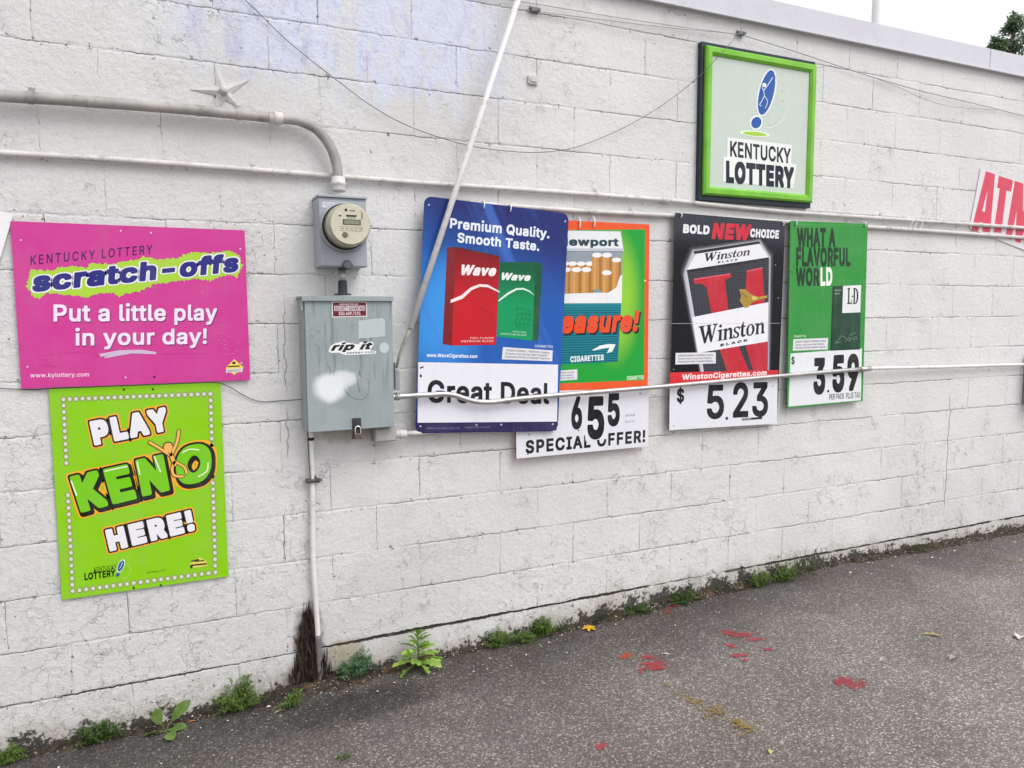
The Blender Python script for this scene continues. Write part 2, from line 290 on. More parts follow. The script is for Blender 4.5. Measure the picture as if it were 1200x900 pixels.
 'w':(567,['138 0,23 379,87 379,133 214,154 137,175 41,165 41,186 135,206 214,252 379,316 379,362 214,382 136,402 41,391 41,413 135,434 214,480 379,545 379,429 0,368 0,319 172,305 225,291 280,277 338,291 338,277 280,263 225,248 172,199 0']),
 'y':(389,['47 -139,61 -86,71 -87,88 -90,104 -89,118 -84,130 -74,141 -58,151 -36,163 -1,17 379,84 379,165 155,187 87,206 21,184 21,202 87,224 155,305 379,371 379,204 -58,191 -85,177 -107,159 -124,139 -136,117 -143,91 -145,65 -143']),
}

# Roman capitals and lower case with thick and thin strokes, drawn as outlines (units: cap height 1)
def _serif():
    def st(x, w, z0, z1, sl=.0): return [(x + sl * z0, z0), (x + w + sl * z0, z0), (x + w + sl * z1, z1), (x + sl * z1, z1)]
    S = {}
    q = .16
    def arc(cx, cz, rx, rz, rxi, rzi, a0, a1, n=18):
        o = [(cx + rx * math.cos(a0 + (a1 - a0) * i / n) + q * (cz + rz * math.sin(a0 + (a1 - a0) * i / n)), cz + rz * math.sin(a0 + (a1 - a0) * i / n)) for i in range(n + 1)]
        i_ = [(cx + rxi * math.cos(a0 + (a1 - a0) * i / n) + q * (cz + rzi * math.sin(a0 + (a1 - a0) * i / n)), cz + rzi * math.sin(a0 + (a1 - a0) * i / n)) for i in range(n + 1)]
        return o + i_[::-1]
    S['W'] = (1.18, [[(.05, 1), (.44, 1), (.44, .95), (.34, .93), (.40, .30), (.58, .72), (.62, .95), (.54, .95), (.54, 1), (.86, 1), (.86, .95), (.79, .93), (.84, .30), (1.08, .93), (.98, .95), (.98, 1), (1.26, 1), (1.26, .95), (1.17, .92), (.78, 0), (.70, 0), (.62, .50), (.40, 0), (.30, 0), (.14, .93), (.05, .95)]])
    S['i'] = (.34, [st(.06, .17, .05, .60, q), [(.0, 0), (.28, 0), (.29, .05), (.01, .05)], [(.05, .60), (.17 + .16, .64), (.32, .55), (.06, .55)], arc(.13, .83, .085, .085, 0, 0, 0, 6.283)])
    S['n'] = (.66, [st(.06, .16, .05, .60, q), [(.0, 0), (.27, 0), (.28, .05), (.01, .05)], [(.04, .60), (.32, .65), (.31, .55), (.05, .55)], [(.30, .48), (.33, .56), (.42, .63), (.52, .65), (.61, .62), (.65, .53), (.60, .05), (.66, .05), (.66, 0), (.40, 0), (.40, .05), (.45, .05), (.49, .48), (.45, .54), (.38, .52)]])
    S['s'] = (.46, [[(.03, .20), (.02, .0), (.08, .03), (.20, -.01), (.33, .02), (.42, .10), (.43, .20), (.37, .30), (.26, .38), (.20, .45), (.22, .54), (.30, .59), (.40, .56), (.46, .46), (.50, .46), (.51, .64), (.46, .62), (.36, .65), (.22, .63), (.11, .55), (.08, .44), (.13, .34), (.24, .26), (.30, .18), (.28, .08), (.20, .05), (.12, .09), (.07, .20)]])
    S['t'] = (.40, [[(.06, .57), (.13, .60), (.30, .86), (.35, .86), (.31, .62), (.44, .62), (.43, .55), (.30, .55), (.24, .16), (.27, .08), (.34, .10), (.38, .15), (.41, .13), (.34, .02), (.22, -.01), (.11, .03), (.08, .14), (.14, .55), (.06, .55)]])
    S['o'] = (.62, [arc(.28, .315, .28, .335, .13, .285, 0, math.pi), arc(.28, .315, .28, .335, .13, .285, math.pi, 2 * math.pi)])
    S['L'] = (.72, [[(.02, 0), (.66, 0), (.70, .32), (.65, .32), (.56, .08), (.34, .06), (.34, .94), (.44, .95), (.44, 1), (.04, 1), (.04, .95), (.15, .94), (.15, .06), (.02, .05)]])
    S['D'] = (.86, [[(.10, 0), (.44, 0), (.70, .10), (.82, .32), (.84, .52), (.80, .74), (.68, .92), (.46, 1), (.10, 1), (.10, .95), (.19, .94), (.37, .94), (.50, .90), (.60, .74), (.63, .5), (.60, .26), (.50, .10), (.38, .06), (.38, .93), (.19, .93), (.19, .06), (.10, .05)]])
    return S
SERIF = _serif()

def fill_polys(loops, off):
    """loops of 2D points -> filled mesh (verts, faces); holes by even-odd; off grows the strokes"""
    cu = bpy.data.curves.new('t', 'CURVE'); cu.dimensions = '2D'; cu.fill_mode = 'FRONT'; cu.offset = off
    for q in loops:
        s = cu.splines.new('POLY'); s.points.add(len(q) - 1)
        for p, c in zip(s.points, q): p.co = (c[0], c[1], 0, 1)
        s.use_cyclic_u = True
    o = bpy.data.objects.new('t', cu); COL.objects.link(o)
    dg = bpy.context.evaluated_depsgraph_get()
    me = bpy.data.meshes.new_from_object(o.evaluated_get(dg))
    V = [(v.co.x, v.co.y) for v in me.vertices]; F = [tuple(p.vertices) for p in me.polygons]
    bpy.data.objects.remove(o); bpy.data.curves.remove(cu); bpy.data.meshes.remove(me)
    return V, F
GP = {c: (a / 1000, [[tuple(int(t) / 1000 for t in p.split()) for p in q.split(',')] for q in sp]) for c, (a, sp) in GLYPHS.items()}
GROWN = {}
def simplify(P, tol):
    def rdp(q):
        if len(q) < 3: return q
        a, b = q[0], q[-1]; d = b - a; L = max(1e-9, math.hypot(*d))
        e = [abs(d[0] * (p[1] - a[1]) - d[1] * (p[0] - a[0])) / L for p in q]
        i = int(np.argmax(e))
        if e[i] < tol: return [a, b]
        return rdp(q[:i + 1])[:-1] + rdp(q[i:])
    h = len(P) // 2
    return rdp(P[:h + 1])[:-1] + rdp(P[h:] + [P[0]])[:-1]
def grown(c, bold):
    """outline loops of a glyph with its strokes thickened by bold (a distance field, contoured)"""
    key = (c, round(bold, 4))
    if key in GROWN: return GROWN[key]
    sp = GP[c][1]
    if c in '!ij' and bold > .01:                          # keep the dot clear of a heavier stem
        if c == '!': sp = [[(p[0], p[1] if max(v[1] for v in q) < .2 else .509 - (.509 - p[1]) * (1 - 4.2 * bold)) for p in q] for q in sp]
        else: sp = [[(p[0], p[1] + (1.6 * bold if min(v[1] for v in q) > .4 else 0)) for p in q] for q in sp]
    if abs(bold) < 1e-4 or not sp:
        GROWN[key] = sp; return sp
    st = .009 if abs(bold) > .03 else .011
    A = np.array([p for q in sp for p in q]); B = np.array([p for q in sp for p in q[1:] + q[:1]])
    m = abs(bold) + .03
    gx = np.arange(A[:, 0].min() - m, A[:, 0].max() + m, st); gy = np.arange(A[:, 1].min() - m, A[:, 1].max() + m, st)
    X, Y = np.meshgrid(gx, gy)
    S = np.concatenate([a + (b - a) * np.linspace(0, 1, max(2, int(np.hypot(*(b - a)) / .012)), endpoint=False)[:, None] for a, b in zip(A, B)])
    D = np.full(X.shape, 9.)
    r = int(m / st) + 1
    for p in S:
        i, j = int((p[1] - gy[0]) / st), int((p[0] - gx[0]) / st)
        w_ = (slice(max(0, i - r), i + r + 1), slice(max(0, j - r), j + r + 1))
        np.minimum(D[w_], (X[w_] - p[0]) ** 4 + (Y[w_] - p[1]) ** 4, out=D[w_])
    D = D ** .25
    ins = np.zeros(X.shape, bool)
    for (ax_, ay), (bx, by) in zip(A, B):
        if ay == by: continue
        k = (Y < max(ay, by)) & (Y >= min(ay, by))
        ins ^= k & (X < ax_ + (Y - ay) * (bx - ax_) / (by - ay))
    F = np.where(ins, -D, D) - bold
    seg = {}
    def pt(i, j, e):
        if e == 0: a, b, p, q = F[i, j], F[i, j + 1], (gx[j], gy[i]), (gx[j + 1], gy[i])
        else: a, b, p, q = F[i, j], F[i + 1, j], (gx[j], gy[i]), (gx[j], gy[i + 1])
        t = a / (a - b); return (p[0] + (q[0] - p[0]) * t, p[1] + (q[1] - p[1]) * t)
    N = F < 0
    code = N[:-1, :-1] * 1 + N[:-1, 1:] * 2 + N[1:, 1:] * 4 + N[1:, :-1] * 8
    TB = {1: [(3, 0)], 2: [(0, 1)], 3: [(3, 1)], 4: [(1, 2)], 5: [(3, 2), (1, 0)], 6: [(0, 2)], 7: [(3, 2)], 8: [(2, 3)], 9: [(2, 0)], 10: [(0, 3), (2, 1)], 11: [(2, 1)], 12: [(1, 3)], 13: [(1, 0)], 14: [(0, 3)]}
    for i, j in zip(*np.nonzero((code > 0) & (code < 15))):
        E = ((i, j, 0), (i, j + 1, 1), (i + 1, j, 0), (i, j, 1))
        for a, b in TB[code[i, j]]: seg[E[a]] = E[b]
    loops = []
    while seg:
        k0 = next(iter(seg)); k = k0; L = []
        while k in seg:
            L.append(np.array(pt(*k))); k = seg.pop(k)
        if len(L) > 8: loops.append([tuple(p) for p in simplify(L, .0016)])
    GROWN[key] = loops
    return loops
def glyph_mesh(text, bold, track, ref=None):
    """filled lettering; ref is the stroke growth the placing box was measured with"""
    ref = bold if ref is None else ref
    x = 0; V = []; F = []; ext = [9, -9]
    for c in text:
        sp = grown(c, bold)
        if sp:
            v, f = fill_polys([[(p[0] + x, p[1]) for p in q] for q in sp], 0)
            b = len(V); V += v; F += [tuple(i + b for i in t) for t in f]
            e = [p[0] + x for q in GP[c][1] for p in q]; ext = [min(ext[0], min(e) - ref), max(ext[1], max(e) + ref)]
        x += GP[c][0] + track + max(0, ref) * 1.2
    return V, F, (ext[0], ext[1], .509 + ref)
def serif_mesh(text):
    x = 0; V = []; F = []
    for c in text:
        a, sp = SERIF[c]
        for q in sp:
            v, f = fill_polys([[(p[0] + x, p[1]) for p in q]], .004)
            b = len(V); V += v; F += [tuple(i + b for i in t) for t in f]
        x += a
    xs_ = [v[0] for v in V]
    return V, F, (min(xs_), max(xs_), 1.0)

LAYER = .00022
WHOLE = ('scratches', 'dot_border', 'marker_scrawl', 'badge', 'figure', 'raised_logo', 'warning_label')
def art_on(parent, items, special):
    """prints, stickers and lettering of one sign, each separate piece an object of its own"""
    acc = {}
    rnd = random.Random(7)
    def add(path, inkname, pts, faces, layer):
        y = -LAYER * layer
        xs_, zs_ = [p[0] for p in pts], [p[1] for p in pts]
        bb = [min(xs_), max(xs_), min(zs_), max(zs_)]
        L = acc.setdefault(path, [])
        hit = [c for c in L if path.split('/')[-1] in WHOLE or (c[0][0] <= bb[1] and bb[0] <= c[0][1] and c[0][2] <= bb[3] and bb[2] <= c[0][3])]
        new = (bb, [(inkname, [(p[0] / 1000, y, p[1] / 1000) for p in pts], faces)])
        for c in hit:
            L.remove(c)
            new = ([min(new[0][0], c[0][0]), max(new[0][1], c[0][1]), min(new[0][2], c[0][2]), max(new[0][3], c[0][3])], c[1] + new[1])
        L.append(new)
    for it in items:
        if it[0] in 'TS':
            if it[0] == 'T': V, F, (x0, x1, cap) = glyph_mesh(it[2], *it[6:])
            else: V, F, (x0, x1, cap) = serif_mesh(it[2])
            bl, br, tl = [Vector(p) for p in it[4]]
            P = [bl + (br - bl) * ((v[0] - x0) / (x1 - x0)) + (tl - bl) * (v[1] / cap) for v in V]
            add(it[1], it[3], P, F, it[5])
        elif it[0] == 'P':
            pts = it[3]
            if it[5]:
                j = []
                for a, b in zip(pts, pts[1:] + pts[:1]):
                    a, b = Vector(a), Vector(b); n = max(1, int((b - a).length / 5.5)); nn = Vector((-(b - a).y, (b - a).x)).normalized()
                    for k in range(n): j.append(tuple(a + (b - a) * k / n + nn * (rnd.random() ** 2 * 1.1 - .4) * it[5] * 1000 * (1 if k % 2 else -.6)))
                pts = j
            V, F = fill_polys([pts], 0)
            add(it[1], it[2], V, F, it[4])
        elif it[0] == 'L':
            p = [v.to_2d() for v in curve_pts([(q[0], q[1], 0) for q in it[3]], 5)] if len(it[3]) > 2 else [Vector(q) for q in it[3]]
            V = []
            for i, a in enumerate(p):
                d = (p[min(i + 1, len(p) - 1)] - p[max(i - 1, 0)]).normalized(); nn = Vector((-d.y, d.x)) * it[4] / 2
                V += [a + nn, a - nn]
            F = [(2 * i, 2 * i + 1, 2 * i + 3, 2 * i + 2) for i in range(len(p) - 1)]
            if it[4] > 4:                                   # rounded ends
                for c, o in ((p[0], p[1]), (p[-1], p[-2])):
                    d = (c - o).normalized(); nn = Vector((-d.y, d.x)); b = len(V)
                    V += [c + (d * math.sin(t) + nn * math.cos(t)) * it[4] / 2 for t in [math.pi * k / 6 for k in range(7)]]
                    F.append(tuple(range(b, b + 7)))
            add(it[1], it[2], V, F, it[5])
        elif it[0] == 'E':
            c, a, b = [Vector(p) for p in it[3]]; n = it[5]
            V = [c + (a - c) * math.cos(6.28318 * i / n) + (b - c) * math.sin(6.28318 * i / n) for i in range(n)]
            add(it[1], it[2], V, [tuple(range(n))], it[4])
    objs = {}
    for path in sorted(acc, key=lambda s: s.count('/')):
        for bb, pieces in acc[path]:
            V, F, MI, M = [], [], [], []
            for h, pts, faces in pieces:
                if h not in M: M.append(h)
                b = len(V); V += pts
                for f in faces: F.append(tuple(i + b for i in f)); MI.append(M.index(h))
            me = bpy.data.meshes.new(path.split('/')[-1])
            me.from_pydata(V, [], F)
            for h in M: me.materials.append(special[h] if h in special else ink(h))
            for p, mi in zip(me.polygons, MI): p.material_index = mi
            bm = bmesh.new(); bm.from_mesh(me)
            for f in bm.faces:
                f.normal_update()
                if f.normal.y > 0: f.normal_flip()
            bm.to_mesh(me); bm.free()
            o = bpy.data.objects.new(path.split('/')[-1], me); COL.objects.link(o)
            o.parent = parent
            if '/' in path:
                cx, cz = (bb[0] + bb[1]) / 2, (bb[2] + bb[3]) / 2
                for b2, po in objs[path.split('/')[0]]:
                    if b2[0] <= cx <= b2[1] and b2[2] <= cz <= b2[3]: o.parent = po
            objs.setdefault(path, []).append((bb, o))
    return objs

# sign placement: centre x, centre z, tilt, width, height, distance of the front face from the wall
SIGNS={'pink': (-0.9225, 1.6621, -0.0, 0.8004, 0.6085, 0.016), 'keno': (-0.9371, 0.9458, -0.0, 0.5995, 0.8131, 0.012), 'kyl': (2.1503, 2.6199, 0.0, 0.7964, 0.8061, 0.035), 'wave': (0.56, 1.5967, -0.0568, 0.726, 1.0523, 0.062), 'newp': (1.0611, 1.5032, 0.003, 0.75, 1.14, 0.04), 'wins': (1.9648, 1.5683, -0.0149, 0.755, 1.1362, 0.04), 'ld': (2.7037, 1.6101, 0.0169, 0.6136, 1.066, 0.04), 'atm': (4.4036, 2.2826, -0.2057, 0.78, 0.4, 0.0065), 'panel': (-0.1309, 1.4135, 0.0, 0.3663, 0.5472, 0.135), 'meterbox': (-0.1473, 1.9633, 0.0, 0.1966, 0.2825, 0.13)}

ART={
 'pink':[
  ('T','lettering','KENTUCKY LOTTERY','331a52',[(-346.8,149.5),(57.1,201.7),(-344.3,183)],3,0.008,0.13),
  ('P','splash','a6cf3a',[(-361.3,87),(-346.4,133.6),(-322.4,130),(-287.8,128.3),(-261.1,142.6),(-212.6,147.6),(-166.2,142.1),(-154.4,160.4),(-110.8,154.8),(-43.4,166.3),(17.9,182.9),(33.4,188.4),(79.2,177.8),(142.3,186.2),(199.1,211.8),(272,210.5),(338.6,222),(378.2,204.7),(385,158.9),(368.2,116),(326.6,124.2),(267.7,101.3),(194.8,107.2),(122.5,93.3),(59.5,84),(20,62.4),(-18.8,47.7),(-49,49.2),(-64.9,28.9),(-78.9,49),(-138.3,44.4),(-168.2,30.2),(-239.5,41.3),(-302.6,47.4),(-324.7,24.7),(-344.8,36.7),(-362.6,63)],2,0.01),
  ('T','splash/word','scratch-offs','e9e6f2',[(-346.6,54.3),(369.2,143.5),(-338.7,123.3)],4,0.082,0,0.046),
  ('T','splash/word','scratch-offs','25287a',[(-346.6,55.1),(369.2,143.5),(-338.6,124.1)],6,0.046,0),
  ('T','slogan','Put a little play','6b2560',[(-283.1,-59.1),(284.6,-60.7),(-279.8,2.1)],3,0.022,0),
  ('T','slogan','Put a little play','ecdcf0',[(-285,-55.8),(281.4,-56.2),(-281.8,5.3)],4,0.022,0),
  ('T','slogan','in your day!','6b2560',[(-217.2,-149.8),(242.1,-153.1),(-214.2,-91.1)],3,0.022,0),
  ('T','slogan','in your day!','ecdcf0',[(-219.2,-146.5),(239.8,-149.5),(-216.2,-87.7)],4,0.022,0),
  ('P','slogan','c9b4cf',[(-142.2,-182.6),(-74.4,-170),(1.7,-169.3),(55.6,-180.2),(52.1,-188.7),(-29.6,-183.1),(-90.6,-193.3),(-120.8,-199.2),(-127.9,-193.9),(-105.3,-187),(-139,-193.6)],4,0),
  ('T','web_address','www.kylottery.com','ecc6e0',[(-370.3,-262.8),(-180.2,-266.3),(-369.5,-247.3)],3,0.018,0),
  ('P','badge','e8d35a',[(340.8,-216.4),(377,-251.9),(338.4,-281.3),(306.5,-253.1)],3,0),
  ('P','badge','d9d2d8',[(308.9,-255.9),(373.5,-254.5),(371.2,-269.9),(306.6,-271.1)],4,0),
  ('P','badge','3a3020',[(316.1,-243.5),(361.9,-242.4),(360.9,-247.8),(315,-248.9)],4,0),
  ('P','badge','2a2430',[(333.6,-227),(345.5,-226.5),(345.1,-236.4),(333.2,-236.9)],4,0),
  ('P','badge','8a8290',[(313.8,-259.7),(366.5,-258.8),(366.4,-260.6),(313.7,-262.4)],5,0),
  ('P','badge','8a8290',[(313.6,-265.1),(366.3,-264.3),(366.2,-266.1),(313.5,-267.8)],5,0),
  ('E','screw','b84a8c',[(-46.8,284.1),(-40.1,284.4),(-46.4,291.6)],3,12),
  ('E','screw','efc0dc',[(-46.8,284.1),(-43.8,284.2),(-46.6,287.4)],4,10),
  ('E','screw','b84a8c',[(56.8,280.8),(63.7,281.1),(57.1,288.4)],3,12),
  ('E','screw','efc0dc',[(56.8,280.8),(59.8,280.9),(56.9,284.2)],4,10),
  ('E','screw','b84a8c',[(-371.2,237.7),(-365.1,237.9),(-370.8,244.8)],3,12),
  ('E','screw','efc0dc',[(-371.2,237.7),(-368.5,237.8),(-371.1,240.8)],4,10),
  ('E','screw','b84a8c',[(-56.8,-275.4),(-49.9,-275.7),(-56.4,-267.7)],3,12),
  ('E','screw','efc0dc',[(-56.8,-275.4),(-53.7,-275.5),(-56.6,-272)],4,10),
  ('E','screw','b84a8c',[(368.2,-233.5),(375.9,-233.8),(368.5,-225.4)],3,12),
  ('E','screw','efc0dc',[(368.2,-233.5),(371.7,-233.6),(368.4,-229.9)],4,10),
  ('E','screw','b84a8c',[(380.8,229.5),(388.4,229.7),(381.1,237.4)],3,12),
  ('E','screw','efc0dc',[(380.8,229.5),(384.2,229.6),(380.9,233)],4,10),
  ('E','screw','b84a8c',[(-376.5,-223.4),(-370.2,-223.6),(-376.1,-216.1)],3,12),
  ('E','screw','efc0dc',[(-376.5,-223.4),(-373.7,-223.5),(-376.3,-220.2)],4,10),
  ('E','screw','401838',[(43.4,-277.7),(48.1,-277.9),(43.6,-272.5)],3,10),
  ('L','scratches','dd86bb',[(298.9,-82.1),(307.6,-79.6)],0.7598635861116309,3),
  ('L','scratches','dd86bb',[(307.1,-195),(321.2,-196.6)],0.8997353581212859,3),
  ('L','scratches','dd86bb',[(320.7,-106.4),(326.4,-103.5)],0.8929603893210248,3),
  ('L','scratches','dd86bb',[(347.5,-183.7),(361.8,-185.5)],0.874092056217316,3),
  ('L','scratches','dd86bb',[(301.7,-154.5),(314.8,-156.6)],1.4920456762250796,3),
  ('L','scratches','dd86bb',[(285.1,-151.2),(297.4,-151.1)],0.860011156816706,3),
  ('L','scratches','dd86bb',[(316.9,-80.4),(332.7,-82.4)],1.1928749826283485,3),
  ('L','scratches','dd86bb',[(299.5,-193.5),(310.5,-195.8)],1.4632396794012712,3),
  ('L','scratches','dd86bb',[(317.8,-125.3),(329.2,-124.6)],0.8451885455094477,3),
  ('L','scratches','dd86bb',[(300.4,-180.2),(304.4,-177)],1.263715670985913,3),
  ('L','scratches','dd86bb',[(300,-141.7),(309.7,-140.5)],1.5975509867549014,3),
  ('L','scratches','dd86bb',[(294.3,-124.7),(300.3,-125.2)],0.9486743514637148,3),
  ('L','scratches','dd86bb',[(304.5,-171.2),(312.2,-171.3)],1.513883591377592,3),
  ('L','scratches','dd86bb',[(289,-76.3),(295.3,-77.5)],1.2538888676158275,3),
  ('L','scratches','dd86bb',[(297.8,-113.5),(303.6,-112.9)],0.7385300690038177,3),
  ('L','scratches','dd86bb',[(329.6,-192.5),(345.9,-194)],1.5638808324516562,3),
  ('L','scratches','dd86bb',[(281.6,-107.5),(297.8,-109)],1.069384912961988,3),
  ('L','scratches','dd86bb',[(349.7,-154.6),(364.3,-153.2)],0.8722736843278653,3),
  ('L','scratches','dd86bb',[(314.4,-86.9),(322.8,-89.4)],0.9981765062792678,3),
  ('L','scratches','dd86bb',[(282.3,-73.9),(287.8,-75.3)],1.0264518402328098,3),
  ('L','scratches','dd86bb',[(303,-81.3),(319.6,-80.6)],0.88712515758169,3),
  ('L','scratches','dd86bb',[(285.9,-75.4),(291.5,-76.1)],0.8346764813800582,3),
  ('L','scratches','dd86bb',[(282.2,-135.3),(288.8,-138.1)],0.8100459318709776,3),
  ('L','scratches','dd86bb',[(317.5,-175.2),(326.3,-178.1)],1.129985766720738,3),
  ('L','scratches','dd86bb',[(297.7,-124.5),(301.6,-123.6)],0.9237273766300982,3),
  ('L','scratches','dd86bb',[(344.5,-183.9),(354.8,-180.7)],0.9289542952779579,3),
  ('L','scratches','dd86bb',[(228.7,75.3),(231.2,70.1)],1,3),
  ('L','scratches','dd86bb',[(226,80),(232.1,79.2)],1,3),
  ('L','scratches','dd86bb',[(249.8,69.5),(255.8,67.4)],1,3),
  ('L','scratches','dd86bb',[(243.7,59),(248,64.7)],1,3),
  ('L','scratches','dd86bb',[(227,54.9),(232.7,49)],1,3),
  ('L','scratches','dd86bb',[(230.8,61.6),(236.3,59.6)],1,3),
  ('L','scratches','dd86bb',[(244.6,65.7),(249.4,63.1)],1,3),
  ('L','scratches','dd86bb',[(228.5,53.5),(235.1,59.5)],1,3),
  ('L','scratches','dd86bb',[(248.6,52.4),(253.7,58.8)],1,3),
  ('L','scratches','dd86bb',[(247.5,77.9),(253.8,75.7)],1,3),
  ('L','scratches','c04f96',[(-325.6,181.9),(-303.4,181.9)],0.9478967341947233,1),
  ('L','scratches','c04f96',[(280.8,171.2),(288.9,167)],0.5078661662787601,1),
  ('L','scratches','c04f96',[(244.1,224.6),(275.3,222.7)],1.0267267222210856,1),
  ('L','scratches','c04f96',[(-12.4,-176.7),(0.6,-178.8)],0.6983858696450107,1),
  ('L','scratches','c04f96',[(241.8,-126.4),(263.6,-127.1)],0.5158360753014198,1),
  ('L','scratches','c04f96',[(-354,-27.5),(-335.5,-31.1)],0.8648750891124286,1),
  ('L','scratches','c04f96',[(-280.2,87.1),(-254.2,87.2)],0.5063307611507405,1),
  ('L','scratches','c04f96',[(199.5,-154.6),(210.1,-155.3)],0.7286948153615864,1),
  ('L','scratches','c04f96',[(173.1,120),(187.7,120.4)],1.079767164886257,1),
  ('L','scratches','c04f96',[(-301.9,208.4),(-280,205.3)],0.8074847891908241,1),
  ('L','scratches','c04f96',[(-94,-163.8),(-65.9,-160.1)],1.0287949633928353,1),
  ('L','scratches','c04f96',[(-241.1,117.5),(-213.1,118.7)],0.9790093223376177,1),
  ('L','scratches','c04f96',[(-275,-167.7),(-263.3,-164.6)],0.796553137271798,1),
  ('L','scratches','c04f96',[(-151.7,-1.7),(-121.2,-3.8)],0.5033372744088067,1),
  ('L','scratches','9c2f72',[(-157.5,-193.1),(-60.1,-185.7),(47.5,-186.9),(256.2,-192.5)],1.2,1),
  ('L','scratches','9c2f72',[(-343.2,-186.1),(-229.3,-174.4),(-149.7,-184.9)],0.8,1),
  ('L','scratches','8f2a68',[(-329.9,-198),(-312.6,-201.8)],1.6,1),
  ('L','scratches','8f2a68',[(-331.1,-219.2),(-282,-225)],1.6,1),
  ('L','scratches','8f2a68',[(-320,-209.8),(-306,-210.2)],1.6,1)],
 'keno':[
  ('E','dot_border','8b8763',[(-254.9,366.1),(-245.5,365.6),(-254.4,377.2)],2,14),
  ('E','dot_border','cfd3c2',[(-254.9,366.1),(-248.5,365.8),(-254.6,373.6)],3,12),
  ('E','dot_border','8b8763',[(-234.1,365.9),(-224.5,365.4),(-233.5,377)],2,14),
  ('E','dot_border','cfd3c2',[(-234.1,365.9),(-227.6,365.6),(-233.7,373.5)],3,12),
  ('E','dot_border','8b8763',[(-213.1,365.8),(-203.5,365.3),(-212.5,376.9)],2,14),
  ('E','dot_border','cfd3c2',[(-213.1,365.8),(-206.5,365.4),(-212.7,373.3)],3,12),
  ('E','dot_border','8b8763',[(-191.9,365.6),(-182.3,365.1),(-191.4,376.7)],2,14),
  ('E','dot_border','cfd3c2',[(-191.9,365.6),(-185.4,365.2),(-191.6,373.2)],3,12),
  ('E','dot_border','8b8763',[(-170.7,365.4),(-160.9,364.9),(-170.1,376.6)],2,14),
  ('E','dot_border','cfd3c2',[(-170.7,365.4),(-164,365.1),(-170.3,373)],3,12),
  ('E','dot_border','8b8763',[(-149.3,365.2),(-139.5,364.7),(-148.7,376.4)],2,14),
  ('E','dot_border','cfd3c2',[(-149.3,365.2),(-142.6,364.9),(-148.9,372.9)],3,12),
  ('E','dot_border','8b8763',[(-127.8,365),(-117.9,364.5),(-127.2,376.3)],2,14),
  ('E','dot_border','cfd3c2',[(-127.8,365),(-121,364.7),(-127.4,372.7)],3,12),
  ('E','dot_border','8b8763',[(-106.1,364.9),(-96.2,364.3),(-105.5,376.1)],2,14),
  ('E','dot_border','cfd3c2',[(-106.1,364.9),(-99.3,364.5),(-105.7,372.5)],3,12),
  ('E','dot_border','8b8763',[(-84.3,364.7),(-74.3,364.2),(-83.7,376)],2,14),
  ('E','dot_border','cfd3c2',[(-84.3,364.7),(-77.5,364.3),(-83.9,372.4)],3,12),
  ('E','dot_border','8b8763',[(-62.3,364.5),(-52.3,364),(-61.8,375.8)],2,14),
  ('E','dot_border','cfd3c2',[(-62.3,364.5),(-55.5,364.1),(-62,372.2)],3,12),
  ('E','dot_border','8b8763',[(-40.3,364.3),(-30.1,363.8),(-39.7,375.7)],2,14),
  ('E','dot_border','cfd3c2',[(-40.3,364.3),(-33.4,363.9),(-39.9,372.1)],3,12),
  ('E','dot_border','8b8763',[(-18,364.1),(-7.9,363.6),(-17.5,375.5)],2,14),
  ('E','dot_border','cfd3c2',[(-18,364.1),(-11.1,363.8),(-17.7,371.9)],3,12),
  ('E','dot_border','8b8763',[(4.3,363.9),(14.6,363.4),(4.9,375.4)],2,14),
  ('E','dot_border','cfd3c2',[(4.3,363.9),(11.3,363.6),(4.7,371.7)],3,12),
  ('E','dot_border','8b8763',[(26.8,363.7),(37.2,363.2),(27.4,375.2)],2,14),
  ('E','dot_border','cfd3c2',[(26.8,363.7),(33.9,363.4),(27.2,371.6)],3,12),
  ('E','dot_border','8b8763',[(49.5,363.5),(59.9,363),(50,375.1)],2,14),
  ('E','dot_border','cfd3c2',[(49.5,363.5),(56.6,363.2),(49.9,371.4)],3,12),
  ('E','dot_border','8b8763',[(72.3,363.3),(82.7,362.8),(72.8,374.9)],2,14),
  ('E','dot_border','cfd3c2',[(72.3,363.3),(79.4,363),(72.7,371.2)],3,12),
  ('E','dot_border','8b8763',[(95.3,363.1),(105.8,362.6),(95.8,374.8)],2,14),
  ('E','dot_border','cfd3c2',[(95.3,363.1),(102.4,362.8),(95.6,371.1)],3,12),
  ('E','dot_border','8b8763',[(118.4,363),(128.9,362.4),(118.9,374.6)],2,14),
  ('E','dot_border','cfd3c2',[(118.4,363),(125.6,362.6),(118.7,370.9)],3,12),
  ('E','dot_border','8b8763',[(141.6,362.8),(152.3,362.2),(142.1,374.4)],2,14),
  ('E','dot_border','cfd3c2',[(141.6,362.8),(148.9,362.4),(141.9,370.7)],3,12),
  ('E','dot_border','8b8763',[(165,362.6),(175.7,362),(165.5,374.3)],2,14),
  ('E','dot_border','cfd3c2',[(165,362.6),(172.3,362.2),(165.3,370.6)],3,12),
  ('E','dot_border','8b8763',[(188.6,362.4),(199.4,361.8),(189,374.1)],2,14),
  ('E','dot_border','cfd3c2',[(188.6,362.4),(195.9,362),(188.9,370.4)],3,12),
  ('E','dot_border','8b8763',[(212.3,362.2),(223.1,361.6),(212.8,374)],2,14),
  ('E','dot_border','cfd3c2',[(212.3,362.2),(219.7,361.8),(212.6,370.2)],3,12),
  ('E','dot_border','8b8763',[(236.1,362),(247.1,361.4),(236.6,373.8)],2,14),
  ('E','dot_border','cfd3c2',[(236.1,362),(243.6,361.6),(236.5,370)],3,12),
  ('E','dot_border','8b8763',[(260.2,361.8),(271.2,361.2),(260.6,373.6)],2,14),
  ('E','dot_border','cfd3c2',[(260.2,361.8),(267.7,361.4),(260.5,369.9)],3,12),
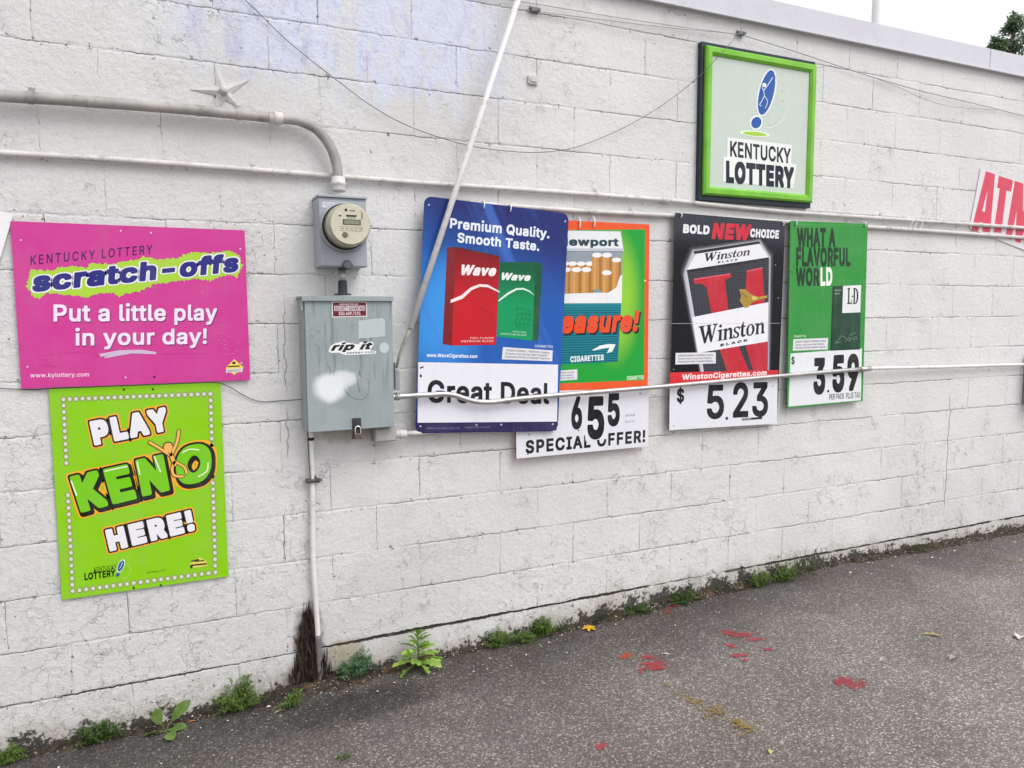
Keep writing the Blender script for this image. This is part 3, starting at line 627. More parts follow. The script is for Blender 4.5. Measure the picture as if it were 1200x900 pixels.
  ('E','dot_border','8b8763',[(-263.1,-377.4),(-253.4,-379),(-262.5,-365.9)],2,14),
  ('E','dot_border','cfd3c2',[(-263.1,-377.4),(-256.5,-378.5),(-262.7,-369.6)],3,12),
  ('E','dot_border','8b8763',[(-240.2,-377.6),(-230.5,-379.2),(-239.7,-366)],2,14),
  ('E','dot_border','cfd3c2',[(-240.2,-377.6),(-233.6,-378.7),(-239.8,-369.7)],3,12),
  ('E','dot_border','8b8763',[(-217.3,-377.8),(-207.4,-379.4),(-216.7,-366.2)],2,14),
  ('E','dot_border','cfd3c2',[(-217.3,-377.8),(-210.6,-378.8),(-216.9,-369.8)],3,12),
  ('E','dot_border','8b8763',[(-194.1,-377.9),(-184.2,-379.5),(-193.5,-366.3)],2,14),
  ('E','dot_border','cfd3c2',[(-194.1,-377.9),(-187.4,-379),(-193.7,-370)],3,12),
  ('E','dot_border','8b8763',[(-170.8,-378.1),(-160.8,-379.7),(-170.2,-366.4)],2,14),
  ('E','dot_border','cfd3c2',[(-170.8,-378.1),(-164,-379.2),(-170.4,-370.1)],3,12),
  ('E','dot_border','8b8763',[(-147.4,-378.3),(-137.3,-379.9),(-146.8,-366.6)],2,14),
  ('E','dot_border','cfd3c2',[(-147.4,-378.3),(-140.5,-379.4),(-147,-370.3)],3,12),
  ('E','dot_border','8b8763',[(-123.8,-378.4),(-113.7,-380.1),(-123.2,-366.7)],2,14),
  ('E','dot_border','cfd3c2',[(-123.8,-378.4),(-116.9,-379.5),(-123.4,-370.4)],3,12),
  ('E','dot_border','8b8763',[(-100,-378.6),(-89.8,-380.2),(-99.4,-366.8)],2,14),
  ('E','dot_border','cfd3c2',[(-100,-378.6),(-93.1,-379.7),(-99.6,-370.6)],3,12),
  ('E','dot_border','8b8763',[(-76.1,-378.8),(-65.8,-380.4),(-75.5,-367)],2,14),
  ('E','dot_border','cfd3c2',[(-76.1,-378.8),(-69.1,-379.9),(-75.7,-370.7)],3,12),
  ('E','dot_border','8b8763',[(-52,-379),(-41.7,-380.6),(-51.4,-367.1)],2,14),
  ('E','dot_border','cfd3c2',[(-52,-379),(-44.9,-380.1),(-51.6,-370.9)],3,12),
  ('E','dot_border','8b8763',[(-27.7,-379.1),(-17.3,-380.8),(-27.2,-367.2)],2,14),
  ('E','dot_border','cfd3c2',[(-27.7,-379.1),(-20.6,-380.3),(-27.3,-371)],3,12),
  ('E','dot_border','8b8763',[(-3.3,-379.3),(7.2,-381),(-2.8,-367.4)],2,14),
  ('E','dot_border','cfd3c2',[(-3.3,-379.3),(3.8,-380.4),(-2.9,-371.2)],3,12),
  ('E','dot_border','8b8763',[(21.3,-379.5),(31.8,-381.2),(21.8,-367.5)],2,14),
  ('E','dot_border','cfd3c2',[(21.3,-379.5),(28.5,-380.6),(21.7,-371.3)],3,12),
  ('E','dot_border','8b8763',[(46,-379.7),(56.7,-381.3),(46.6,-367.6)],2,14),
  ('E','dot_border','cfd3c2',[(46,-379.7),(53.3,-380.8),(46.4,-371.5)],3,12),
  ('E','dot_border','8b8763',[(71,-379.9),(81.7,-381.5),(71.5,-367.8)],2,14),
  ('E','dot_border','cfd3c2',[(71,-379.9),(78.3,-381),(71.3,-371.6)],3,12),
  ('E','dot_border','8b8763',[(96.1,-380),(106.8,-381.7),(96.6,-367.9)],2,14),
  ('E','dot_border','cfd3c2',[(96.1,-380),(103.4,-381.2),(96.4,-371.8)],3,12),
  ('E','dot_border','8b8763',[(121.4,-380.2),(132.2,-381.9),(121.9,-368.1)],2,14),
  ('E','dot_border','cfd3c2',[(121.4,-380.2),(128.7,-381.4),(121.7,-371.9)],3,12),
  ('E','dot_border','8b8763',[(146.8,-380.4),(157.7,-382.1),(147.3,-368.2)],2,14),
  ('E','dot_border','cfd3c2',[(146.8,-380.4),(154.3,-381.6),(147.2,-372.1)],3,12),
  ('E','dot_border','8b8763',[(172.4,-380.6),(183.4,-382.3),(172.9,-368.4)],2,14),
  ('E','dot_border','cfd3c2',[(172.4,-380.6),(179.9,-381.8),(172.8,-372.2)],3,12),
  ('E','dot_border','8b8763',[(198.3,-380.8),(209.3,-382.5),(198.7,-368.5)],2,14),
  ('E','dot_border','cfd3c2',[(198.3,-380.8),(205.8,-381.9),(198.6,-372.4)],3,12),
  ('E','dot_border','8b8763',[(224.2,-381),(235.4,-382.7),(224.7,-368.6)],2,14),
  ('E','dot_border','cfd3c2',[(224.2,-381),(231.9,-382.1),(224.6,-372.6)],3,12),
  ('E','dot_border','8b8763',[(250.4,-381.2),(261.7,-382.9),(250.9,-368.8)],2,14),
  ('E','dot_border','cfd3c2',[(250.4,-381.2),(258.1,-382.3),(250.8,-372.7)],3,12),
  ('E','dot_border','8b8763',[(-255.3,343),(-245.8,342.4),(-254.7,354)],2,14),
  ('E','dot_border','cfd3c2',[(-255.3,343),(-248.8,342.6),(-254.9,350.5)],3,12),
  ('E','dot_border','8b8763',[(-255.6,318.7),(-246.1,318.1),(-255,329.7)],2,14),
  ('E','dot_border','cfd3c2',[(-255.6,318.7),(-249.1,318.3),(-255.2,326.2)],3,12),
  ('E','dot_border','8b8763',[(-255.8,294.3),(-246.3,293.7),(-255.2,305.4)],2,14),
  ('E','dot_border','cfd3c2',[(-255.8,294.3),(-249.3,293.9),(-255.4,301.9)],3,12),
  ('E','dot_border','8b8763',[(-256.1,269.9),(-246.6,269.3),(-255.5,281)],2,14),
  ('E','dot_border','cfd3c2',[(-256.1,269.9),(-249.6,269.5),(-255.7,277.5)],3,12),
  ('E','dot_border','8b8763',[(-256.3,245.5),(-246.8,244.8),(-255.8,256.6)],2,14),
  ('E','dot_border','cfd3c2',[(-256.3,245.5),(-249.8,245.1),(-255.9,253.1)],3,12),
  ('E','dot_border','8b8763',[(-256.6,221.1),(-247.1,220.4),(-256,232.2)],2,14),
  ('E','dot_border','cfd3c2',[(-256.6,221.1),(-250.1,220.6),(-256.2,228.7)],3,12),
  ('E','dot_border','8b8763',[(-256.9,196.6),(-247.3,195.8),(-256.3,207.7)],2,14),
  ('E','dot_border','cfd3c2',[(-256.9,196.6),(-250.3,196.1),(-256.5,204.2)],3,12),
  ('E','dot_border','8b8763',[(-257.1,172),(-247.6,171.3),(-256.5,183.2)],2,14),
  ('E','dot_border','cfd3c2',[(-257.1,172),(-250.6,171.5),(-256.7,179.6)],3,12),
  ('E','dot_border','8b8763',[(-257.4,147.5),(-247.8,146.6),(-256.8,158.6)],2,14),
  ('E','dot_border','cfd3c2',[(-257.4,147.5),(-250.9,146.9),(-257,155.1)],3,12),
  ('E','dot_border','8b8763',[(-257.6,122.9),(-248.1,122),(-257,134)],2,14),
  ('E','dot_border','cfd3c2',[(-257.6,122.9),(-251.1,122.3),(-257.2,130.5)],3,12),
  ('E','dot_border','8b8763',[(-258.9,-0.8),(-249.3,-1.8),(-258.4,10.5)],2,14),
  ('E','dot_border','cfd3c2',[(-258.9,-0.8),(-252.4,-1.5),(-258.5,6.9)],3,12),
  ('E','dot_border','8b8763',[(-259.2,-25.6),(-249.6,-26.7),(-258.6,-14.3)],2,14),
  ('E','dot_border','cfd3c2',[(-259.2,-25.6),(-252.7,-26.3),(-258.8,-17.9)],3,12),
  ('E','dot_border','8b8763',[(-259.5,-50.5),(-249.9,-51.6),(-258.9,-39.2)],2,14),
  ('E','dot_border','cfd3c2',[(-259.5,-50.5),(-252.9,-51.3),(-259.1,-42.8)],3,12),
  ('E','dot_border','8b8763',[(-259.7,-75.4),(-250.1,-76.6),(-259.1,-64.1)],2,14),
  ('E','dot_border','cfd3c2',[(-259.7,-75.4),(-253.2,-76.2),(-259.3,-67.7)],3,12),
  ('E','dot_border','8b8763',[(-260,-100.4),(-250.4,-101.6),(-259.4,-89)],2,14),
  ('E','dot_border','cfd3c2',[(-260,-100.4),(-253.4,-101.2),(-259.6,-92.6)],3,12),
  ('E','dot_border','8b8763',[(-260.3,-125.4),(-250.6,-126.6),(-259.7,-114)],2,14),
  ('E','dot_border','cfd3c2',[(-260.3,-125.4),(-253.7,-126.2),(-259.9,-117.6)],3,12),
  ('E','dot_border','8b8763',[(-260.5,-150.4),(-250.9,-151.7),(-259.9,-139)],2,14),
  ('E','dot_border','cfd3c2',[(-260.5,-150.4),(-254,-151.3),(-260.1,-142.7)],3,12),
  ('E','dot_border','8b8763',[(-260.8,-175.5),(-251.1,-176.8),(-260.2,-164.1)],2,14),
  ('E','dot_border','cfd3c2',[(-260.8,-175.5),(-254.2,-176.4),(-260.4,-167.7)],3,12),
  ('E','dot_border','8b8763',[(-261.1,-200.6),(-251.4,-201.9),(-260.5,-189.2)],2,14),
  ('E','dot_border','cfd3c2',[(-261.1,-200.6),(-254.5,-201.5),(-260.7,-192.8)],3,12),
  ('E','dot_border','8b8763',[(-261.3,-225.8),(-251.7,-227.1),(-260.7,-214.4)],2,14),
  ('E','dot_border','cfd3c2',[(-261.3,-225.8),(-254.7,-226.7),(-260.9,-218)],3,12),
  ('E','dot_border','8b8763',[(-261.6,-251),(-251.9,-252.4),(-261,-239.5)],2,14),
  ('E','dot_border','cfd3c2',[(-261.6,-251),(-255,-251.9),(-261.2,-243.2)],3,12),
  ('E','dot_border','8b8763',[(-261.9,-276.2),(-252.2,-277.6),(-261.3,-264.8)],2,14),
  ('E','dot_border','cfd3c2',[(-261.9,-276.2),(-255.3,-277.2),(-261.4,-268.4)],3,12),
  ('E','dot_border','8b8763',[(-262.1,-301.5),(-252.4,-303),(-261.5,-290)],2,14),
  ('E','dot_border','cfd3c2',[(-262.1,-301.5),(-255.5,-302.5),(-261.7,-293.7)],3,12),
  ('E','dot_border','8b8763',[(-262.4,-326.8),(-252.7,-328.3),(-261.8,-315.3)],2,14),
  ('E','dot_border','cfd3c2',[(-262.4,-326.8),(-255.8,-327.8),(-262,-319)],3,12),
  ('E','dot_border','8b8763',[(-262.7,-352.2),(-253,-353.7),(-262.1,-340.7)],2,14),
  ('E','dot_border','cfd3c2',[(-262.7,-352.2),(-256,-353.2),(-262.3,-344.3)],3,12),
  ('E','dot_border','8b8763',[(260.1,334.7),(271.1,334.1),(260.6,346.6)],2,14),
  ('E','dot_border','cfd3c2',[(260.1,334.7),(267.6,334.3),(260.4,342.8)],3,12),
  ('E','dot_border','8b8763',[(259.8,308.7),(270.8,308.1),(260.2,320.6)],2,14),
  ('E','dot_border','cfd3c2',[(259.8,308.7),(267.3,308.3),(260.1,316.8)],3,12),
  ('E','dot_border','8b8763',[(259.4,282.7),(270.4,282.1),(259.9,294.7)],2,14),
  ('E','dot_border','cfd3c2',[(259.4,282.7),(266.9,282.3),(259.7,290.9)],3,12),
  ('E','dot_border','8b8763',[(259,256.7),(270.1,256),(259.5,268.7)],2,14),
  ('E','dot_border','cfd3c2',[(259,256.7),(266.5,256.2),(259.3,264.9)],3,12),
  ('E','dot_border','8b8763',[(258.7,230.7),(269.7,229.9),(259.1,242.6)],2,14),
  ('E','dot_border','cfd3c2',[(258.7,230.7),(266.2,230.1),(259,238.8)],3,12),
  ('E','dot_border','8b8763',[(258.3,204.6),(269.4,203.8),(258.8,216.5)],2,14),
  ('E','dot_border','cfd3c2',[(258.3,204.6),(265.8,204),(258.6,212.7)],3,12),
  ('E','dot_border','8b8763',[(257.9,178.4),(269,177.6),(258.4,190.4)],2,14),
  ('E','dot_border','cfd3c2',[(257.9,178.4),(265.5,177.8),(258.2,186.6)],3,12),
  ('E','dot_border','8b8763',[(257.6,152.2),(268.6,151.4),(258,164.3)],2,14),
  ('E','dot_border','cfd3c2',[(257.6,152.2),(265.1,151.6),(257.9,160.4)],3,12),
  ('E','dot_border','8b8763',[(255.7,20.7),(266.8,19.7),(256.2,32.8)],2,14),
  ('E','dot_border','cfd3c2',[(255.7,20.7),(263.3,20),(256,29)],3,12),
  ('E','dot_border','8b8763',[(255.4,-5.7),(266.5,-6.8),(255.8,6.4)],2,14),
  ('E','dot_border','cfd3c2',[(255.4,-5.7),(262.9,-6.5),(255.7,2.6)],3,12),
  ('E','dot_border','8b8763',[(255,-32.2),(266.1,-33.3),(255.5,-20)],2,14),
  ('E','dot_border','cfd3c2',[(255,-32.2),(262.6,-32.9),(255.3,-23.9)],3,12),
  ('E','dot_border','8b8763',[(254.6,-58.7),(265.7,-59.9),(255.1,-46.5)],2,14),
  ('E','dot_border','cfd3c2',[(254.6,-58.7),(262.2,-59.5),(254.9,-50.4)],3,12),
  ('E','dot_border','8b8763',[(254.2,-85.2),(265.4,-86.4),(254.7,-73)],2,14),
  ('E','dot_border','cfd3c2',[(254.2,-85.2),(261.8,-86.1),(254.6,-76.9)],3,12),
  ('E','dot_border','8b8763',[(253.9,-111.8),(265,-113.1),(254.3,-99.6)],2,14),
  ('E','dot_border','cfd3c2',[(253.9,-111.8),(261.5,-112.7),(254.2,-103.5)],3,12),
  ('E','dot_border','8b8763',[(253.5,-138.4),(264.7,-139.7),(254,-126.2)],2,14),
  ('E','dot_border','cfd3c2',[(253.5,-138.4),(261.1,-139.3),(253.8,-130.1)],3,12),
  ('E','dot_border','8b8763',[(253.1,-165.1),(264.3,-166.5),(253.6,-152.9)],2,14),
  ('E','dot_border','cfd3c2',[(253.1,-165.1),(260.7,-166),(253.5,-156.7)],3,12),
  ('E','dot_border','8b8763',[(252.8,-191.8),(263.9,-193.2),(253.2,-179.5)],2,14),
  ('E','dot_border','cfd3c2',[(252.8,-191.8),(260.4,-192.8),(253.1,-183.4)],3,12),
  ('E','dot_border','8b8763',[(252.4,-218.5),(263.6,-220),(252.9,-206.3)],2,14),
  ('E','dot_border','cfd3c2',[(252.4,-218.5),(260,-219.5),(252.7,-210.2)],3,12),
  ('E','dot_border','8b8763',[(252,-245.3),(263.2,-246.8),(252.5,-233)],2,14),
  ('E','dot_border','cfd3c2',[(252,-245.3),(259.6,-246.3),(252.3,-237)],3,12),
  ('E','dot_border','8b8763',[(251.6,-272.2),(262.8,-273.7),(252.1,-259.9)],2,14),
  ('E','dot_border','cfd3c2',[(251.6,-272.2),(259.3,-273.2),(252,-263.8)],3,12),
  ('E','dot_border','8b8763',[(251.3,-299),(262.5,-300.6),(251.7,-286.7)],2,14),
  ('E','dot_border','cfd3c2',[(251.3,-299),(258.9,-300.1),(251.6,-290.6)],3,12),
  ('E','dot_border','8b8763',[(250.9,-325.9),(262.1,-327.6),(251.4,-313.6)],2,14),
  ('E','dot_border','cfd3c2',[(250.9,-325.9),(258.5,-327.1),(251.2,-317.5)],3,12),
  ('E','dot_border','8b8763',[(250.5,-352.9),(261.7,-354.6),(251,-340.5)],2,14),
  ('E','dot_border','cfd3c2',[(250.5,-352.9),(258.1,-354),(250.8,-344.5)],3,12),
  ('T','headline','PLAY','f0a62c',[(-162.8,192),(103.6,233.3),(-174.6,277.1)],3,0.155,0.05,0.07),
  ('T','headline','PLAY','16180f',[(-162.8,192),(103.6,233.3),(-174.6,277.1)],5,0.115,0.05,0.07),
  ('T','headline','PLAY','e4e3ea',[(-162.8,192),(103.6,233.3),(-174.6,277.1)],7,0.07,0.05),
  ('T','headline','HERE!','f0a62c',[(-131.1,-230.9),(180.3,-185.4),(-142.8,-151.8)],3,0.155,0.05,0.07),
  ('T','headline','HERE!','16180f',[(-131.1,-230.9),(180.3,-185.4),(-142.8,-151.8)],5,0.115,0.05,0.07),
  ('T','headline','HERE!','e4e3ea',[(-131.1,-230.9),(180.3,-185.4),(-142.8,-151.8)],7,0.07,0.05),
  ('T','game_name','K','f0a62c',[(-219.5,-65.8),(-124,-48.5),(-248,65.5)],3,0.135,0,0.058),
  ('T','game_name','K','14180c',[(-217.9,-69.1),(-122.4,-51.8),(-246.4,62.3)],5,0.1,0,0.058),
  ('T','game_name','K','14180c',[(-223.6,-60.1),(-128.3,-42.7),(-252.1,71.1)],6,0.085,0,0.058),
  ('T','game_name','K','73c210',[(-222.8,-61.3),(-127.5,-43.9),(-251.3,70)],8,0.058,0),
  ('T','game_name','E','f0a62c',[(-110.2,-45.8),(-23.3,-32),(-134.9,83.7)],3,0.135,0,0.058),
  ('T','game_name','E','14180c',[(-108.5,-49.1),(-21.6,-35.4),(-133.2,80.4)],5,0.1,0,0.058),
  ('T','game_name','E','14180c',[(-114.5,-40),(-27.7,-26.2),(-139.1,89.3)],6,0.085,0,0.058),
  ('T','game_name','E','73c210',[(-113.6,-41.2),(-26.8,-27.4),(-138.3,88.2)],8,0.058,0),
  ('T','game_name','N','f0a62c',[(-4.1,-25.5),(97,-10.3),(-21.4,110.2)],3,0.135,0,0.058),
  ('T','game_name','N','14180c',[(-2.4,-28.9),(98.8,-13.8),(-19.7,106.9)],5,0.1,0,0.058),
  ('T','game_name','N','14180c',[(-8.6,-19.7),(92.4,-4.4),(-25.8,115.9)],6,0.085,0,0.058),
  ('T','game_name','N','73c210',[(-7.7,-20.9),(93.3,-5.6),(-24.9,114.8)],8,0.058,0),
  ('T','game_name','O','f0a62c',[(121,3.5),(254.7,17.6),(127,146.8)],3,0.135,0,0.058),
  ('T','game_name','O','14180c',[(122.8,0),(256.6,14.1),(128.8,143.5)],5,0.1,0,0.058),
  ('T','game_name','O','14180c',[(116.3,9.4),(249.9,23.6),(122.4,152.6)],6,0.085,0,0.058),
  ('T','game_name','O','73c210',[(117.3,8.2),(250.9,22.4),(123.4,151.4)],8,0.058,0),
  ('L','game_name','dff0c8',[(-245.2,51.9),(-230.5,-3.3)],5,9),
  ('L','game_name','dff0c8',[(-129.6,80.1),(-53.9,92)],5,9),
  ('L','game_name','dff0c8',[(-17.9,105.7),(-10.8,56.2)],5,9),
  ('L','game_name','dff0c8',[(43.3,122.7),(63.4,59.9)],5,9),
  ('L','game_name','dff0c8',[(147.8,130),(172.8,141),(207.3,136)],5,9),
  ('L','game_name','dff0c8',[(240,78.5),(233.7,46.1),(202.9,27)],5,9),
  ('L','figure','16180f',[(30.7,180.1),(61.9,156.4),(100.8,123.2)],15,10),
  ('L','figure','16180f',[(136.9,219.2),(128.2,174.7),(104.7,122.8)],15,10),
  ('L','figure','16180f',[(102.2,133.8),(116.6,84.1)],18,10),
  ('L','figure','16180f',[(115.1,95),(106.1,66.7),(112.8,40.1),(143.7,32.8)],14,10),
  ('L','figure','16180f',[(119,94.7),(151.2,70.1),(158,44.5)],14,10),
  ('E','figure','16180f',[(95.5,155.8),(115.7,154.2),(96.4,178.3)],10.5,18),
  ('L','figure','f2b25a',[(30.7,180.1),(61.9,156.4),(100.8,123.2)],10,11),
  ('L','figure','f2b25a',[(136.9,219.2),(128.2,174.7),(104.7,122.8)],10,11),
  ('L','figure','f2b25a',[(102.2,133.8),(116.6,84.1)],13,11),
  ('L','figure','f2b25a',[(115.1,95),(106.1,66.7),(112.8,40.1),(143.7,32.8)],9,11),
  ('L','figure','f2b25a',[(119,94.7),(151.2,70.1),(158,44.5)],9,11),
  ('E','figure','f2b25a',[(95.5,155.8),(111.8,154.5),(96.3,174)],11.5,18),
  ('T','maker_name','KENTUCKY','28421a',[(-188,-312),(-109.2,-311.1),(-187.1,-295.1)],3,0,0),
  ('T','maker_name','LOTTERY','10160c',[(-220.9,-339.8),(-115.1,-339.2),(-220.5,-313.4)],3,0.035,0),
  ('E','maker_name','d5e8d8',[(-93.9,-302.7),(-82.5,-278.5),(-103.8,-295.8)],2,18),
  ('E','maker_name','1f4f96',[(-93.9,-302.7),(-84.6,-282.5),(-102,-297.1)],3,18),
  ('L','maker_name','d5e8d8',[(-99.1,-313.7),(-92.9,-301.7),(-86.7,-287.6)],2,4),
  ('E','maker_name','1f4f96',[(-106.7,-337.3),(-100,-334),(-108.2,-330.6)],3,12),
  ('E','maker_name','b8dd80',[(-76.4,-295.8),(-74.5,-296.1),(-76.3,-293.7)],3,8),
  ('E','maker_name','b8dd80',[(-69,-302.6),(-67.1,-302.8),(-68.9,-300.4)],3,8),
  ('E','maker_name','b8dd80',[(-63.6,-311.1),(-61.8,-311.4),(-63.5,-308.9)],3,8),
  ('E','maker_name','b8dd80',[(-60.8,-320.6),(-58.9,-320.9),(-60.7,-318.5)],3,8),
  ('E','maker_name','b8dd80',[(-60.8,-330.3),(-58.9,-330.6),(-60.7,-328.2)],3,8),
  ('E','maker_name','b8dd80',[(-63.5,-339.3),(-61.7,-339.6),(-63.4,-337.1)],3,8),
  ('E','maker_name','b8dd80',[(-68.9,-346.7),(-67,-347),(-68.8,-344.6)],3,8),
  ('E','maker_name','b8dd80',[(-76.3,-352),(-74.4,-352.3),(-76.2,-349.8)],3,8),
  ('E','maker_name','b8dd80',[(-85.1,-354.6),(-83.2,-354.9),(-85,-352.4)],3,8),
  ('T','web_address','kylottery.com','4c7a14',[(-3.6,-347.8),(63,-347),(-3.2,-339.1)],2,0,0),
  ('P','badge','d9cf5a',[(156.6,-324.4),(194.3,-308.7),(218.8,-330.2),(220,-350.6),(155.5,-349.9)],3,0),
  ('P','badge','30300f',[(158.2,-334.7),(218.5,-336.9),(218.2,-343.6),(157.9,-341.3)],4,0),
  ('P','badge','30300f',[(158.8,-319.2),(189.1,-314.6),(190.8,-320.5),(160.6,-325)],4,0),
  ('P','badge','20242a',[(156,-337.7),(165,-337.9),(164.5,-350.1),(155.5,-349.9)],5,0),
  ('P','badge','5a561e',[(174.8,-320.4),(208.9,-322),(210.7,-327.9),(174.5,-327)],4,0),
  ('E','screw','263a08',[(-50.7,393.7),(-46.6,393.5),(-50.5,398.3)],4,10),
  ('E','screw','263a08',[(50.5,390),(54.7,389.8),(50.7,394.7)],4,10),
  ('E','screw','263a08',[(-53.4,-398.8),(-49.2,-399.5),(-53.2,-393.9)],4,10),
  ('E','screw','263a08',[(44,-403.5),(48.3,-404.2),(44.2,-398.6)],4,10)],
 'kyl':[
  ('P','raised_logo','e6ebe8',[(-222,-66.4),(235.6,-66.1),(234.9,-167.2),(274.1,-170.1),(256.8,-302),(-244.8,-297.6),(-244,-170.2),(-220.5,-168.3)],4,0),
  ('T','raised_logo/lettering','KENTUCKY','14202e',[(-199.9,-160.9),(230,-165.2),(-202.3,-82.7)],7,0.022,0),
  ('T','raised_logo/lettering','LOTTERY','14202e',[(-224.2,-292.8),(258.1,-292.3),(-227.3,-187)],7,0.055,0),
  ('E','raised_logo','e6ebe8',[(41.6,194.5),(77.1,325),(102.5,191.1)],4,36),
  ('E','raised_logo','2257a6',[(41.6,194.5),(74.3,315.5),(91.5,191)],6,36),
  ('L','raised_logo','dfe8e6',[(80.4,278.4),(49.3,235.6),(19.6,202.3)],4.5,8),
  ('E','raised_logo','dfe8e6',[(23.2,231.3),(38.6,233.1),(22.8,242.7)],8,16),
  ('L','raised_logo','dfe8e6',[(6.7,217.9),(19.7,200),(25.2,175.4),(9.3,147.2),(-5.4,126.1),(4.1,120.2)],4.5,8.4),
  ('L','raised_logo','dfe8e6',[(25.2,175.4),(49.5,148.2),(35.3,112.1)],4.5,8.8),
  ('E','raised_logo','e6ebe8',[(-25,28.8),(15.8,52.4),(-3.9,-3.7)],4,26),
  ('E','raised_logo','2257a6',[(-25,28.8),(6.6,48),(-8.8,5)],6,26),
  ('L','raised_logo','e8f0dc',[(100.5,284.3),(145.4,263.2),(178.7,224.2),(193.7,167.6),(186.4,111.8),(159.7,62.3),(119.7,30.3),(73.3,11.8),(29.8,7.6)],3,4),
  ('E','raised_logo','e8f0dc',[(-33.7,-30.8),(71.6,-27.9),(-34.2,-14.7)],4,26),
  ('E','raised_logo','9ecb3c',[(-33.7,-30.8),(49.8,-28.8),(-34,-20.4)],6,26),
  ('E','raised_logo','b9c79a',[(152,215.3),(158.3,216),(151.8,219.9)],4,8),
  ('E','raised_logo','b9c79a',[(162,164.1),(168.3,164.8),(161.8,168.7)],4,8),
  ('E','raised_logo','b9c79a',[(156.2,111),(162.5,111.7),(156,115.6)],4,8),
  ('E','raised_logo','b9c79a',[(133.9,73.7),(140.2,74.3),(133.7,78.3)],4,8),
  ('E','raised_logo','b9c79a',[(111.4,42.3),(117.7,42.9),(111.2,46.9)],4,8),
  ('E','raised_logo','b9c79a',[(75.8,27.1),(82.1,27.7),(75.6,31.8)],4,8),
  ('E','raised_logo','dfe5e2',[(249.7,-286.9),(261.1,-287.3),(249.3,-277.3)],4.6,12)],
 'wave':[
  ('P','price_card','e2e2ea',[(-362.5,-205.8),(347,-200.3),(357.1,-479),(-354.2,-478.2)],3,0),
  ('P','bottom_band','29214f',[(-358,-482),(357.3,-483.2),(356.5,-522.5),(-347.2,-519.5)],2,0),
  ('T','headline','Premium Quality.','dfe6f2',[(-239.5,400.2),(263.9,401),(-238.7,443.1)],3,0.03,0),
  ('T','headline','Smooth Taste.','dfe6f2',[(-201.5,340.7),(212.8,337.5),(-200.6,382.6)],3,0.03,0),
  ('P','red_pack','7c161c',[(-247.7,310),(-207.3,318.6),(-206.6,-126.8),(-250.6,-120.6)],3,0),
  ('P','red_pack','redpack',[(-207.3,318.6),(11.3,295.2),(11.7,-115.3),(-206.6,-126.8)],3.5,0),
  ('P','red_pack','5e1014',[(-247.7,310),(-207.3,318.6),(11.3,295.2),(8.8,287.1),(-206.9,309.8)],4,0),
  ('T','red_pack','Wave','f0e4e8',[(-185.4,196.9),(-8.6,204.8),(-173.6,241.3)],5,0.045,0),
  ('P','red_pack','f2dfe2',[(-221.2,79.5),(-170.1,103.1),(-126,142),(-84.7,159.1),(-42.2,159.4),(18,133.3),(18.4,126.8),(-41.6,147.7),(-82.7,147.5),(-121.2,129.5),(-163.8,88.1),(-220.6,65.4)],5,0),
  ('T','red_pack','FULL FLAVOR','f0c8cc',[(-117.8,-92.4),(-1.2,-87.9),(-118.2,-84.6)],5,0.01,0),
  ('T','red_pack','AMERICAN BLEND','f0c8cc',[(-163.1,-109.7),(-0.5,-102.4),(-163.6,-100.6)],5,0.01,0.08),
  ('L','red_pack','96181f',[(-87.6,73.2),(-64.9,41.9),(-76.5,-11),(-49.8,-64.8)],1.6,4.5),
  ('L','red_pack','96181f',[(-79.7,54.1),(-44.7,66.5),(-8.2,51.6)],1.4,4.8),
  ('L','red_pack','96181f',[(-70.2,62.5),(-51.6,32.2),(-60.6,-16.7),(-41.2,-64.4)],1.6,4.5),
  ('L','red_pack','96181f',[(-78.5,29.4),(-43.5,41.8),(-7.1,29.3)],1.4,4.8),
  ('L','red_pack','96181f',[(-52.6,51.7),(-38.3,22.4),(-44.7,-22.5),(-32.6,-64.1)],1.6,4.5),
  ('L','red_pack','96181f',[(-77.3,4.7),(-42.3,16.9),(-6,6.9)],1.4,4.8),
  ('L','red_pack','96181f',[(-34.9,40.9),(-24.9,12.6),(-28.6,-28.4),(-24,-63.7)],1.6,4.5),
  ('L','red_pack','96181f',[(-76.1,-20.1),(-41.1,-7.9),(-4.8,-15.4)],1.4,4.8),
  ('L','red_pack','96181f',[(-17.2,30),(-11.5,2.7),(-12.5,-34.2),(-15.4,-63.4)],1.6,4.5),
  ('L','red_pack','96181f',[(-74.9,-44.9),(-39.9,-32.8),(-3.7,-37.8)],1.4,4.8),
  ('P','green_pack','greenpack',[(12.7,266.6),(196.2,282.7),(201.7,-89.6),(14.1,-76.7)],2.5,0),
  ('P','green_pack','0d5233',[(196.2,282.7),(234.4,276.5),(232,-87.1),(201.7,-89.6)],2.6,0),
  ('T','green_pack','Wave','dfeae6',[(16.7,188.4),(171,194),(26.6,220.5)],5,0.045,0),
  ('P','green_pack','dcebe2',[(14.3,92.3),(60.3,130.8),(103.2,153.4),(140.1,157.2),(173.7,146.1),(202,123.7),(170.9,140.5),(137.6,149.1),(103.7,144.2),(65.2,121.8),(14.7,84.4)],5,0),
  ('T','green_pack','MENTHOL','c0dccc',[(96.4,-53.4),(166.6,-54.5),(96.1,-46.7)],5,0.01,0),
  ('T','green_pack','AMERICAN BLEND','c0dccc',[(32.5,-66.7),(167.3,-68),(32.1,-58.8)],5,0.01,0.06),
  ('L','green_pack','0b5a38',[(107.6,71.3),(120.1,31.9),(107.4,-8.8),(128.1,-34.6)],1.6,4.5),
  ('L','green_pack','0b5a38',[(101.3,50.9),(137.9,61),(193.8,53.3)],1.4,4.8),
  ('L','green_pack','0b5a38',[(128.7,65.8),(140.9,33),(128.4,-13.2),(145.9,-33.8)],1.6,4.5),
